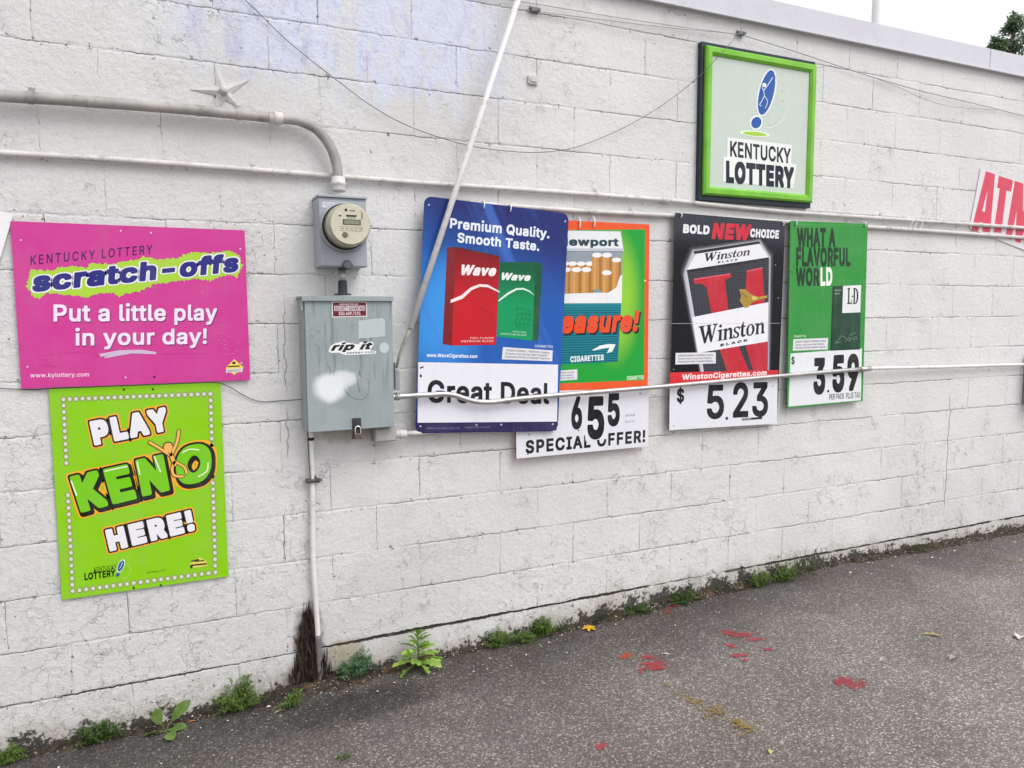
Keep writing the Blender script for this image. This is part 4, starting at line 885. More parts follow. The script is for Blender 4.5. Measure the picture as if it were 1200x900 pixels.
  ('L','green_pack','0b5a38',[(102.5,27),(139.2,36.9),(195.1,30.4)],1.4,4.8),
  ('L','green_pack','0b5a38',[(149.8,60.3),(161.7,34.1),(149.6,-17.6),(163.9,-33)],1.6,4.5),
  ('L','green_pack','0b5a38',[(103.8,3.1),(140.4,12.9),(196.3,7.6)],1.4,4.8),
  ('L','green_pack','0b5a38',[(171.1,54.7),(182.7,35.2),(170.8,-22),(181.9,-32.3)],1.6,4.5),
  ('L','green_pack','0b5a38',[(105.1,-20.9),(141.7,-11.2),(197.6,-15.3)],1.4,4.8),
  ('T','small_print','CIGARETTES','c8d4ea',[(215.5,-119),(312.6,-119.9),(214.9,-108.1)],3,0.02,0),
  ('P','warning_label','dcdce2',[(48.6,-124.6),(313.3,-132.2),(313.2,-184.6),(45.7,-182.1)],4,0),
  ('T','warning_label',"SURGEON GENERAL'S WARNING: Smoking",'55555e',[(63.2,-143.4),(294.1,-148.5),(63.6,-133.6)],5,0.008,0),
  ('T','warning_label','Causes Lung Cancer,Heart Disease,','55555e',[(62.4,-158.2),(285.8,-162.1),(62.9,-148.5)],5,0.008,0),
  ('T','warning_label','Emphysema,And May Complicate Pregnancy.','55555e',[(61.7,-173.1),(299.5,-176),(62.2,-163.4)],5,0.008,0),
  ('T','web_address','www.WaveCigarettes.com','dfe6f2',[(-323.6,-180.5),(-78.4,-178.9),(-324.2,-165.2)],3,0.03,0),
  ('T','price_card/lettering','Great Deal','16161b',[(-311.2,-383),(307.8,-388.1),(-315.2,-285.3)],6,0.025,0),
  ('P','price_card/tape','17171c',[(-353.5,-229.7),(-337.9,-223),(-335,-228.1),(-352,-236.1)],5,0),
  ('P','price_card/tape','17171c',[(-353.6,-261.6),(-344.3,-260.2),(-342.5,-272.9),(-350.4,-274.3)],5,0),
  ('T','bottom_band/small_print','AMERICAN BLEND CIGARETTES','8f8ab8',[(-312.8,-507),(-152,-509.1),(-313.1,-500.6)],4,0,0),
  ('T','bottom_band/small_print','Smoking Causes Lung Cancer','8f8ab8',[(-124,-505.4),(5,-504.3),(-124.3,-498.8)],4,0,0),
  ('E','grommet','a9b0cc',[(-340.7,489.3),(-336.1,489.8),(-340.9,493.6)],4,10),
  ('E','grommet','a9b0cc',[(345.2,488.3),(350.6,488.9),(344.9,493)],4,10),
  ('E','grommet','a9b0cc',[(-340.2,-493.8),(-335.5,-493.8),(-340.4,-489.3)],4,10),
  ('E','grommet','a9b0cc',[(334.1,-491.4),(339.7,-491.4),(333.9,-486.5)],4,10),
  ('E','grommet','a9b0cc',[(-67.8,-491.4),(-62.8,-491.5),(-68,-486.8)],4,10),
  ('E','grommet','a9b0cc',[(58.5,-491.4),(63.7,-491.4),(58.3,-486.6)],4,10)],
 'newp':[
  ('P','green_field','greenglow',[(-271.5,516.2),(349,544.6),(351,-226.1),(-355.9,-217.8)],1,0),
  ('P','pack','b9c0c8',[(-128.9,521.7),(201.4,529.9),(222.1,429.8),(-137.3,420.2)],3,0),
  ('P','pack','dfe3e6',[(-137.2,518.5),(201.4,526.9),(216.5,444.8),(-137.3,434.7)],3.5,0),
  ('T','pack','ewport','1d3d44',[(-93.7,451.9),(189.4,457.5),(-93.8,488.3)],6,0.04,0),
  ('T','pack','N','1d3d44',[(-140.6,452),(-100.5,451.7),(-140.6,488.1)],6,0.04,0),
  ('P','pack','8c97a2',[(-137.3,421.7),(213,431.1),(211.2,220.5),(-144.1,219.2)],3,0),
  ('P','pack','c08a45',[(-139,362.2),(-92,363.1),(-93.6,216.4),(-140.8,216.3)],4,0),
  ('P','pack','a06f34',[(-105,362.8),(-92,363.1),(-93.6,216.4),(-106.6,216.4)],4.15,0),
  ('P','pack','cd9a58',[(-132,362.3),(-120.3,362.5),(-122,216.3),(-133.7,216.3)],4.15,0),
  ('E','pack','e7e7e8',[(-115.6,362.6),(-92,363.1),(-115.6,373.2)],4.3,18),
  ('P','pack','c08a45',[(-97.1,363),(-49.6,363.9),(-51.1,216.6),(-98.7,216.4)],4.01,0),
  ('P','pack','a06f34',[(-62.7,363.7),(-49.6,363.9),(-51.1,216.6),(-64.2,216.5)],4.16,0),
  ('P','pack','cd9a58',[(-90,363.1),(-78.1,363.4),(-79.7,216.5),(-91.6,216.4)],4.16,0),
  ('E','pack','e7e7e8',[(-73.4,363.5),(-49.6,363.9),(-73.4,374.1)],4.31,18),
  ('P','pack','c08a45',[(-49.6,363.9),(-1.6,364.9),(-2.9,216.7),(-51.1,216.6)],4.02,0),
  ('P','pack','a06f34',[(-14.9,364.6),(-1.6,364.9),(-2.9,216.7),(-16.2,216.7)],4.17,0),
  ('P','pack','cd9a58',[(-42.4,364.1),(-30.5,364.3),(-31.9,216.7),(-43.9,216.6)],4.17,0),
  ('E','pack','e7e7e8',[(-25.7,364.4),(-1.6,364.9),(-25.7,375.1)],4.319999999999999,18),
  ('P','pack','c08a45',[(-1.6,364.9),(46.8,365.9),(45.7,216.9),(-2.9,216.7)],4.03,0),
  ('P','pack','a06f34',[(33.5,365.6),(46.8,365.9),(45.7,216.9),(32.3,216.9)],4.180000000000001,0),
  ('P','pack','cd9a58',[(5.6,365.1),(17.7,365.3),(16.5,216.8),(4.3,216.8)],4.180000000000001,0),
  ('E','pack','e7e7e8',[(22.5,365.4),(46.8,365.9),(22.5,376.2)],4.33,18),
  ('P','pack','c08a45',[(150.7,386),(204.4,387.2),(204,217.5),(150,217.3)],4.1,0),
  ('P','pack','a06f34',[(189.6,386.8),(204.4,387.2),(204,217.5),(189.1,217.4)],4.25,0),
  ('P','pack','cd9a58',[(158.7,386.2),(172.1,386.5),(171.6,217.3),(158.1,217.3)],4.25,0),
  ('E','pack','e7e7e8',[(177.4,386.6),(204.4,387.2),(177.4,398.3)],4.3999999999999995,18),
  ('P','pack','c08a45',[(93.9,408.6),(150.5,410),(150,217.3),(93.2,217.1)],4.4,0),
  ('P','pack','a06f34',[(134.8,409.6),(150.5,410),(150,217.3),(134.3,217.2)],4.550000000000001,0),
  ('P','pack','cd9a58',[(102.3,408.8),(116.4,409.1),(115.8,217.2),(101.7,217.1)],4.550000000000001,0),
  ('E','pack','e7e7e8',[(122.1,409.3),(150.5,410),(122,421.7)],4.7,18),
  ('P','pack','c08a45',[(36.2,407.1),(92.1,408.5),(91.3,235.1),(35.2,234.8)],4.6,0),
  ('P','pack','a06f34',[(76.7,408.1),(92.1,408.5),(91.3,235.1),(75.8,235)],4.75,0),
  ('P','pack','cd9a58',[(44.6,407.3),(58.5,407.7),(57.6,234.9),(43.6,234.8)],4.75,0),
  ('E','pack','e7e7e8',[(64.1,407.8),(92.1,408.5),(64,420.2)],4.8999999999999995,18),
  ('P','pack','c08a45',[(-139,333.1),(-85.2,334),(-86.8,216.5),(-140.8,216.3)],5,0),
  ('P','pack','a06f34',[(-100.1,333.7),(-85.2,334),(-86.8,216.5),(-101.7,216.4)],5.15,0),
  ('P','pack','cd9a58',[(-131,333.2),(-117.6,333.4),(-119.3,216.4),(-132.7,216.3)],5.15,0),
  ('E','pack','e7e7e8',[(-112.2,333.5),(-85.2,334),(-112.2,345.7)],5.3,18),
  ('P','pack','c08a45',[(-80.1,334.1),(-25.6,335),(-27.1,216.7),(-81.7,216.5)],5.01,0),
  ('P','pack','a06f34',[(-40.7,334.7),(-25.6,335),(-27.1,216.7),(-42.2,216.6)],5.16,0),
  ('P','pack','cd9a58',[(-72,334.2),(-58.4,334.4),(-59.9,216.6),(-73.6,216.5)],5.16,0),
  ('E','pack','e7e7e8',[(-53,334.5),(-25.6,335),(-53,346.7)],5.31,18),
  ('P','pack','c08a45',[(-23.9,335),(31.3,335.9),(30,216.9),(-25.3,216.7)],5.02,0),
  ('P','pack','a06f34',[(16.1,335.7),(31.3,335.9),(30,216.9),(14.7,216.8)],5.17,0),
  ('P','pack','cd9a58',[(-15.7,335.1),(-1.9,335.4),(-3.3,216.7),(-17.1,216.7)],5.17,0),
  ('E','pack','e7e7e8',[(3.6,335.5),(31.3,335.9),(3.6,347.8)],5.319999999999999,18),
  ('P','pack','c08a45',[(92.6,322),(149.3,322.9),(148.3,217.3),(91.4,217.1)],5.2,0),
  ('P','pack','a06f34',[(133.6,322.6),(149.3,322.9),(148.3,217.3),(132.6,217.2)],5.3500000000000005,0),
  ('P','pack','cd9a58',[(101.1,322.1),(115.2,322.4),(114.1,217.1),(99.9,217.1)],5.3500000000000005,0),
  ('E','pack','e7e7e8',[(120.9,322.4),(149.3,322.9),(120.8,334.9)],5.5,18),
  ('T','pack','Newport','4aa0a8',[(40.4,228.8),(82.5,232.1),(40.4,240.8)],5.4,0.02,0),
  ('P','pack','e3e5e6',[(-144.1,216.3),(51,222.9),(130.4,223.2),(178.5,250.7),(199.7,308.5),(212.2,314.7),(209.9,168.7),(-147.5,166.5)],6,0),
  ('P','pack','tealstripes',[(-147.5,170.9),(208,171.7),(188.7,-124.3),(-161.2,-125.7)],6.3,0),
  ('T','slogan','easure!','161616',[(-137.5,24.9),(316.1,25.9),(-122.3,125.2)],7,0.05,0),
  ('T','slogan','easure!','e2491c',[(-144.2,32.5),(304.9,33.8),(-127.4,132.6)],9,0.045,0),
  ('T','slogan','Pl','161616',[(-276.8,23.1),(-147.6,25.1),(-261.7,126.1)],7.2,0.05,0),
  ('T','slogan','Pl','e2491c',[(-283.3,30.5),(-154.3,32.6),(-268.2,133.4)],9.2,0.045,0),
  ('P','pack','e6eef0',[(34.6,-62.9),(83.9,-39.9),(132,-33.5),(175.3,-36.1),(155.7,-72.4),(123.4,-79.2),(139.3,-52),(96.4,-55.5),(52.2,-63.4)],7,0),
  ('T','pack','CIGARETTES','e6eef0',[(-86.6,-116.4),(105.7,-112.3),(-86.6,-89.4)],7,0.03,0),
  ('T','small_print','CIGARETTES','d6e8d0',[(246.3,-219.9),(349,-219.7),(246.1,-201.1)],2,0.03,0),
  ('P','warning_label','dcdce2',[(-287.4,-162.3),(-47,-153.9),(-46.9,-205.3),(-290.9,-209.2)],4,0),
  ('T','warning_label',"SURGEON GENERAL'S WARNING: Smoking",'55555e',[(-274.4,-176.9),(-64.3,-170.8),(-273.9,-168.8)],5,0.008,0),
  ('T','warning_label','Causes Lung Cancer,Heart Disease,','55555e',[(-275.3,-189.1),(-71.8,-184.3),(-274.7,-181.1)],5,0.008,0),
  ('T','warning_label','Emphysema,And May Complicate Pregnancy.','55555e',[(-276.1,-201.4),(-59.4,-197.3),(-275.6,-193.4)],5,0.008,0),
  ('P','price_card','dcdde4',[(-385.1,-250),(380.9,-268.7),(382,-576.3),(-382.5,-574)],2,0),
  ('T','price_card/lettering','SPECIAL OFFER!','121217',[(-333.6,-550.1),(362.5,-548.9),(-333.2,-489)],3,0.035,0.04),
  ('P','price_card/digit_card','dfe0e7',[(-13.7,-273.7),(121,-277.6),(129.7,-517.8),(1,-517)],4,0),
  ('P','price_card/digit_card','dfe0e7',[(121,-276),(219.2,-279.5),(220.8,-458.6),(125.7,-461.2)],4.2,0),
  ('P','price_card/digit_card','dfe0e7',[(-100.2,-287.3),(-13.7,-285.9),(-2.7,-458.1),(-96.7,-457.4)],4.1,0),
  ('T','price_card/digits','6','121217',[(-81.1,-443.3),(-18.5,-444.7),(-81.3,-288.3)],6,0.036,0),
  ('T','price_card/digits','5','121217',[(11.5,-497.8),(111.5,-500.8),(10.9,-293.3)],6,0.036,0),
  ('T','price_card/digits','5','121217',[(131.1,-442.9),(204.1,-443.3),(130,-284.2)],6,0.036,0),
  ('T','price_card/small_print','PER PACK','50505a',[(238.8,-411),(296.6,-410),(238.7,-399.9)],3,0,0),
  ('T','price_card/small_print','PLUS TAX','50505a',[(239.1,-442.5),(296.9,-441.8),(239,-431.5)],3,0,0),
  ('E','price_card/pin','3a3a40',[(-39.5,-461.6),(-35.1,-461.9),(-39.5,-457.8)],5,8),
  ('E','price_card/pin','3a3a40',[(-313.4,-460.8),(-309.3,-461.1),(-313.4,-457.1)],5,8),
  ('E','price_card/pin','3a3a40',[(327.3,-294.5),(332,-294.8),(327.2,-290.6)],5,8),
  ('E','price_card/pin','3a3a40',[(-322.1,-557),(-318,-557.4),(-322.1,-553.3)],5,8),
  ('E','grommet','f0dcd4',[(350.4,285.9),(356,285.9),(350.3,290.5)],4,10),
  ('E','grommet','404040',[(318.2,4.1),(322,4),(318.2,7.2)],4,8)],
 'wins':[
  ('T','headline','BOLD','e3e3e8',[(-326.6,470.5),(-153.6,471.4),(-324.6,513.1)],3,0.05,0),
  ('T','headline','NEW','c9283a',[(-138.2,453.5),(122.8,458.2),(-126.7,532.1)],4,0.055,0),
  ('T','headline','CHOICE','e3e3e8',[(125.9,473.2),(332.4,475.1),(127.7,516.4)],3,0.05,0),
  ('P','pack','141418',[(-331.5,296.5),(-277,401.6),(209.8,480.8),(299.9,390.4),(318.6,-276.5),(-195.6,-265),(-339.7,262.6)],0.8,0),
  ('P','pack','1a1a1e',[(-328.3,294.4),(-274.6,398.8),(208.1,477.4),(297,387.5),(316,-276.4),(-193.8,-265),(-336.2,260.6)],0.92,0),
  ('P','pack','24242a',[(-325,292.2),(-272.3,396),(206.3,474.1),(294.2,384.5),(313.4,-276.4),(-192,-265.1),(-332.7,258.7)],1.04,0),
  ('P','pack','32323a',[(-321.8,290),(-269.9,393.2),(204.5,470.7),(291.3,381.5),(310.8,-276.3),(-190.2,-265.1),(-329.3,256.8)],1.1600000000000001,0),
  ('P','pack','44444c',[(-318.5,287.8),(-267.5,390.4),(202.8,467.3),(288.5,378.5),(308.2,-276.2),(-188.4,-265.1),(-325.8,254.8)],1.28,0),
  ('P','pack','585860',[(-315.3,285.7),(-265.1,387.5),(201,463.9),(285.6,375.6),(305.7,-276.2),(-186.6,-265.2),(-322.3,252.9)],1.4,0),
  ('P','pack','707078',[(-312,283.5),(-262.8,384.7),(199.3,460.6),(282.8,372.6),(303.1,-276.1),(-184.8,-265.2),(-318.8,251)],1.52,0),
  ('P','pack','8a8a94',[(-308.8,281.3),(-260.4,381.9),(197.5,457.2),(279.9,369.6),(300.5,-276.1),(-183,-265.3),(-315.3,249.1)],1.6400000000000001,0),
  ('P','pack','b5b7c0',[(-305.5,279.1),(-258,379.1),(195.7,453.8),(277.1,366.7),(297.9,-276),(-181.2,-265.3),(-311.7,247.1)],1.76,0),
  ('P','pack','halftone',[(-294.4,274),(269.9,360),(290.9,-275.8),(-168,-265.6)],2,0),
  ('P','pack','24242b',[(-255.2,375.8),(193.6,451.4),(202.4,432.4),(-245.6,359)],2.5,0),
  ('P','pack','e4e4e9',[(-240.3,362.1),(194.3,436.5),(263.6,365.8),(-294.5,276.8)],3,0),
  ('P','pack','1e1e25',[(-294.5,276.8),(263.6,365.8),(266.4,350.8),(-292.2,262.6)],3.3,0),
  ('P','pack','c4c6cf',[(-302.9,262.2),(-292.3,264),(-160.7,-262.8),(-173.7,-262.5)],3.4,0),
  ('P','pack','85878f',[(266,356.8),(272,358.6),(294.8,-272.8),(288.7,-272.7)],3.4,0),
  ('T','pack','BLACK','1a1a20',[(-91.7,318.9),(45.3,340.5),(-90.3,329.2)],5,0.03,0.2),
  ('P','pack','bc2434',[(-247.9,232.3),(-3,269.2),(5.6,248.7),(-39.2,232.6),(0.4,24),(-110.7,15.7),(-162.4,191.1),(-197.9,207.7),(-243.3,206.4)],4,0),
  ('P','pack','bc2434',[(111.5,287.9),(220.6,308.2),(254.5,76.5),(103.1,56.4)],4,0),
  ('P','pack','bc2434',[(-69.4,-118),(60,-103.8),(153.9,-266.6),(-2.2,-263.3)],4,0),
  ('P','pack','bc2434',[(123.5,-126.9),(167.8,-104.3),(281.6,-97.2),(286.6,-272.6),(185.8,-268.9)],4,0),
  ('P','pack','d8545f',[(-247.9,232.3),(-3,269.2),(-0.7,261.8),(-245.8,225.1)],4.5,0),
  ('P','pack','d8545f',[(111.5,287.9),(220.6,308.2),(223,300.8),(111.9,280.4)],4.5,0),
  ('P','pack','e6e6ec',[(-251,29.3),(276.5,118.1),(281.8,-101.9),(-205.4,-161.3)],5,0),
  ('P','pack/bird','a98b36',[(62.1,184.8),(100.8,185.8),(155,156.9),(197.1,145.6),(264.5,154.6),(267.1,142.4),(201.9,127.5),(157,116.1),(132.9,87),(105.7,83.6),(68.9,122.1),(77.3,149.3)],6,0),
  ('P','pack/bird','d9bf6a',[(155.3,150.8),(197.2,142.6),(185.9,130.2),(158.3,129.7)],6.4,0),
  ('L','pack/bird','7d6420',[(66.3,178.9),(90.2,164.5),(126.2,144.2)],1.2,6.3),
  ('L','pack/bird','7d6420',[(65,164),(90.9,149.5),(122.9,132.1)],1.2,6.3),
  ('L','pack/bird','7d6420',[(71.7,146.1),(95.6,131.6),(127.5,117.1)],1.2,6.3),
  ('L','pack/bird','7d6420',[(85.1,107.4),(108,116.8),(139,123.4)],1.2,6.3),
  ('L','pack/bird','7d6420',[(105.4,89.6),(124.2,105),(154.8,120.6)],1.2,6.3),
  ('L','pack/bird','d9bf6a',[(209.3,139.8),(248.7,149.7),(268.6,153.1)],1.5,6.3),
  ('P','pack/bird','8a6f24',[(72.3,174.6),(126.1,145.7),(118.7,138.1),(76.6,164.2)],6.4,0),
  ('T','pack','BLACK','1a1a20',[(-55.7,-127.1),(134,-99.6),(-54.4,-113.6)],7,0.045,0.2),
  ('S','pack','Winston','15151b',[(-184.3,324.1),(126.9,372.1),(-182.4,367.5)],5),
  ('S','pack','Winston','15151b',[(-192.5,-114.2),(257.1,-54),(-207.2,-20.1)],7),
  ('L','panel_seam','c9c9d2',[(-390.9,-4.9),(364.2,0.4)],1.6,8),
  ('P','warning_label','dcdce2',[(-351.9,-159.6),(-84.6,-158.2),(-82,-219.5),(-351.5,-220.7)],6,0),
  ('T','warning_label',"SURGEON GENERAL'S WARNING: Smoking",'55555e',[(-336.1,-179),(-103,-177.9),(-336.2,-168.7)],7,0.008,0),
  ('T','warning_label','Causes Lung Cancer,Heart Disease,','55555e',[(-336,-194.9),(-110.7,-193.9),(-336.1,-184.5)],7,0.008,0),
  ('T','warning_label','Emphysema,And May Complicate Pregnancy.','55555e',[(-335.9,-210.8),(-96.3,-209.8),(-335.9,-200.4)],7,0.008,0),
  ('P','red_band','cf2a34',[(-383.8,-262.2),(368.2,-265),(368.7,-312.2),(-383.5,-324.9)],5,0),
  ('T','red_band','WinstonCigarettes.com','f0dcdc',[(-305.6,-302.2),(283.5,-291.3),(-304.8,-274.3)],6,0.035,0),
  ('P','price_card','dddee5',[(-383.5,-324.9),(366.5,-310.5),(376.5,-573.5),(-378.6,-570)],5,0),
  ('T','price_card/digits','$','17171c',[(-335.5,-420.3),(-286.8,-419.2),(-338,-349.7)],6,0.03,0),
  ('T','price_card/digits','5','17171c',[(-131.8,-515.6),(-12.1,-516.8),(-137.3,-335)],6,0.022,0),
  ('E','price_card/digits','17171c',[(7.5,-525.4),(17.2,-525.9),(7.1,-516.2)],6,12),
  ('T','price_card/digits','23','17171c',[(49.8,-516.7),(305.5,-519.4),(43.2,-328.2)],6,0.022,0),
  ('P','price_card/sticker','1d1d22',[(115.1,-530.6),(263.2,-528.4),(263.8,-541),(115.7,-543.1)],6,0),
  ('T','price_card/sticker','PER PACK','d8d8dc',[(121.5,-540.2),(183,-538.6),(121.1,-532.5)],7,0.02,0),
  ('L','headline','44444e',[(-327.3,539.7),(-229.1,537.3)],1,2),
  ('L','headline','55555e',[(274.1,547.3),(344.8,545.5)],1,2),
  ('E','pin','8a8a90',[(-350.8,-547.9),(-346.3,-548.2),(-350.9,-544.2)],7,8),
  ('E','pin','8a8a90',[(331.8,-355.1),(337,-355.3),(331.6,-351.2)],7,8),
  ('E','pin','8a8a90',[(346.2,142.4),(351.3,142.5),(346,146.2)],7,8),
  ('E','pin','8a8a90',[(316.1,325.4),(321.1,325.6),(315.9,329.2)],7,8),
  ('E','pin','8a8a90',[(-361.3,-246.7),(-356.8,-246.8),(-361.4,-243.1)],7,8)],
 'ld':[
  ('T','headline','WHAT A','12351f',[(-253.6,394.7),(44.2,399.4),(-256.2,495.9)],3,0.042,0),
  ('T','headline','FLAVORFUL','12351f',[(-257.1,285.1),(171.1,289),(-259.7,386.9)],3,0.042,0),
  ('T','headline','WOR','12351f',[(-256.3,175),(-75.4,174),(-258.8,272.7)],3,0.042,0),
  ('T','headline','LD','e6ede4',[(-66.7,174),(27.4,176.7),(-69.7,273.5)],3,0.042,0),
  ('P','pack','17422f',[(29.9,165.5),(264.8,170.6),(270.6,-215.3),(24.6,-213.3)],3,0),
  ('P','pack','12382a',[(29.9,165.5),(47.7,165.4),(42.4,-212.4),(24.6,-213.3)],3.4,0),
  ('P','pack/label','dfe3e4',[(114.6,166.6),(264.8,170.6),(264.2,8.2),(113.5,6.5)],5,0),
  ('S','pack/label','LD','1a2622',[(150,59.4),(243.8,57.9),(148.9,153.4)],6),
  ('E','pack/label','1a2622',[(193.8,104.3),(200.7,104.2),(193.6,109.2)],6,8),
  ('L','pack','b5c4ba',[(115.8,-123.8),(89.7,-150.7),(58.9,-169.1),(108.2,-164.4)],1.3,5),
  ('L','pack','b5c4ba',[(125,-129),(157.6,-149.8),(144.5,-165.8)],1.3,5),
  ('L','pack','b5c4ba',[(157.7,-153.1),(179.9,-137.5),(174,-163.6),(198.5,-143.1),(217.3,-155.3)],1.3,5),
  ('L','pack','b5c4ba',[(179.5,-126),(229.6,-114.4)],1.3,5),
  ('L','pack','b5c4ba',[(217.4,-158.6),(230.4,-135.9),(245.2,-159.6)],1.3,5),
  ('T','pack','MENTHOL','9fb5a8',[(48.6,136.5),(102.1,137.6),(48.4,144.5)],5,0.02,0),
  ('T','pack','BOX','9fb5a8',[(49.3,117.3),(89.4,118.4),(49,125.3)],5,0.02,0),
  ('T','small_print','CIGARETTES','cfe2cf',[(-265.5,-123.7),(-172.2,-125.3),(-265.8,-112.7)],3,0.02,0),
  ('P','warning_label','dcdce2',[(-269.5,-134.6),(4.4,-136.3),(2.1,-204.2),(-272,-200.8)],4,0),
  ('T','warning_label',"SURGEON GENERAL'S WARNING: Smoking",'55555e',[(-254.3,-155.9),(-16,-157.8),(-253.8,-144.6)],5,0.008,0),
  ('T','warning_label','Causes Lung Cancer,Heart Disease,','55555e',[(-254.9,-173.1),(-25,-175.4),(-254.5,-161.8)],5,0.008,0),
  ('T','warning_label','Emphysema,And May Complicate Pregnancy.','55555e',[(-255.6,-190.3),(-11.5,-193.2),(-255.1,-179.1)],5,0.008,0),
  ('P','price_card','dfe2e6',[(-288.4,-215.8),(286.7,-209.3),(289.8,-526.5),(-295.7,-522.2)],3,0),
  ('T','price_card/digits','$','17171c',[(-280.7,-276.3),(-255.4,-276),(-281.6,-236.7)],5,0.02,0),
  ('T','price_card/digits','3','17171c',[(-104.6,-451.7),(-9.9,-453),(-108.3,-249.4)],5,0.04,0),
  ('E','price_card/digits','17171c',[(14.6,-453),(23.5,-453.5),(14.3,-444.7)],5,12),
  ('T','price_card/digits','59','17171c',[(48,-448.5),(268,-449.3),(43.4,-240.1)],5,0.04,0),
  ('T','price_card/small_print','PER PACK','17171c',[(25.2,-504.7),(147.5,-506.5),(24.1,-471.7)],5,0.01,0),
  ('T','price_card/small_print','PLUS TAX','17171c',[(165.9,-507.8),(282.1,-509.1),(164.6,-472.7)],5,0.01,0),
  ('L','edge_trim','5fae5a',[(-283.6,512),(292.3,523)],2,2),
  ('L','edge_trim','5fae5a',[(-291.7,508.7),(-295.8,-517.4)],2,2.2),
  ('E','pin','24502a',[(-293.6,247.9),(-287.3,247.9),(-293.7,252.5)],4,8),
  ('E','pin','24502a',[(298.4,257),(305.3,257.1),(298.2,261.9)],4,8),
  ('E','pin','24502a',[(274.1,516.1),(281,516.2),(273.9,520.9)],4,8),
  ('E','pin','24502a',[(-275.2,509.2),(-269,509.3),(-275.3,513.7)],4,8)],
 'atm':[
  ('P','lettering','d2455f',[(-369.1,-207.9),(-335.7,194.8),(-240.3,202.2),(-180.4,-174.2),(-258.7,-190.7),(-270.5,-131),(-305.1,-136.9),(-296.9,-196.5)],3,0),
  ('P','lettering','dcd8dc',[(-286.3,79.3),(-271.4,-59.4),(-299.6,-62.3)],4,0),
  ('P','lettering','d2455f',[(-197.4,203.6),(-46.2,214.6),(-45.4,137.8),(-94.5,132.8),(-64.8,-149),(-145,-164.5),(-165.2,126.5),(-194.2,123.8)],3,0),
  ('P','lettering','d2455f',[(-13.8,-171.4),(-25.2,216.6),(66.2,225),(120.9,37.4),(154.2,232.1),(245,239),(276.3,-155.6),(192.1,-160.9),(184.5,14.3),(154.9,-163.7),(96.5,-167.7),(49.5,42.2),(52.4,-166.8)],3,0)],
 'panel':[
  ('P','security_sticker','d8cfd2',[(-73.5,265),(74,266),(73.2,201.7),(-74.5,199.8)],2,0),
  ('P','security_sticker','681829',[(-68.7,260.8),(69.5,261.7),(69,206),(-69.5,204)],3,0),
  ('P','security_sticker','d8cfd2',[(-63.5,247.5),(64.9,248.1),(64.4,227.5),(-64,227.1)],4,0),
  ('T','security_sticker','PROTECTED BY','e8d8dc',[(-40.9,250.3),(37.5,251),(-40.7,256.6)],4,0.03,0),
  ('T','security_sticker','SECURITY ADVANTAGE','681829',[(-61.1,229.9),(63,230.3),(-60.7,245.3)],5,0.02,0),
  ('T','security_sticker','502.409.7191','e8d8dc',[(-45.5,209.5),(45.2,209.7),(-45.1,223.5)],4,0.02,0),
  ('P','faded_label','b4c0c2',[(36.7,186.2),(138.5,196.2),(150.2,187.4),(148.7,118.5),(35.6,110.4)],1,0.0015),
  ('E','worn_sticker','b9c6c8',[(144,69.2),(164.9,68.7),(144.5,92.4)],1,11),
  ('P','energy_sticker','e6e9ea',[(-92.3,60.6),(-81.8,83.7),(-64.7,92.5),(-37.7,99),(-24.8,103),(-16.5,95.7),(33.6,86.1),(41,96),(95,96.4),(99.2,84.7),(88.5,69),(84,60.5),(109.6,55.5),(107.2,45.4),(32.6,43),(-17.8,43),(-39,47.9),(-46,53.7),(-81.2,53.2)],2,0),
  ('T','energy_sticker','rip it','1c1018',[(-82.4,63.9),(82.6,67),(-64.8,91.8)],4,0.045,0),
  ('T','energy_sticker','ENERGY FUEL','333036',[(-16.2,48),(102.8,49.8),(-14.6,54.3)],4,0.03,0.1),
  ('L','marker_scrawl','2a3033',[(-30,-99.9),(-18.2,-118.5),(-0.6,-134.5),(20.8,-145.8),(42.6,-147.7),(61.2,-137),(72.7,-113.5),(74.7,-90.2),(72.2,-69.7)],1.4,2.5),
  ('L','marker_scrawl','2a3033',[(32.5,-20.3),(35.1,-34.9),(29,-44.8)],1.4,2.5),
  ('L','marker_scrawl','2a3033',[(35.1,-34.9),(43.4,-51.1)],1.4,2.5),
  ('L','marker_scrawl','2a3033',[(68,-61.6),(79.7,-62)],1.4,2.5),
  ('L','marker_scrawl','2a3033',[(-137.7,147.9),(-123.5,138.6)],1.4,2.5),
  ('L','marker_scrawl','2a3033',[(-161,129.4),(-153.7,118.1)],1.4,2.5),
  ('L','marker_scrawl','2a3033',[(-142.8,89.9),(-134.9,78.5)],1.4,2.5),
  ('L','marker_scrawl','2a3033',[(-97.9,5.6),(-86,-18.9),(-83.7,-40.4)],1.4,2.5),
  ('L','marker_scrawl','2a3033',[(-74.7,-19.4),(-71.1,-40.9)],1.4,2.5),
  ('L','marker_scrawl','2a3033',[(23.2,-44.5),(34.6,-117.5)],1.4,2.5)],
}


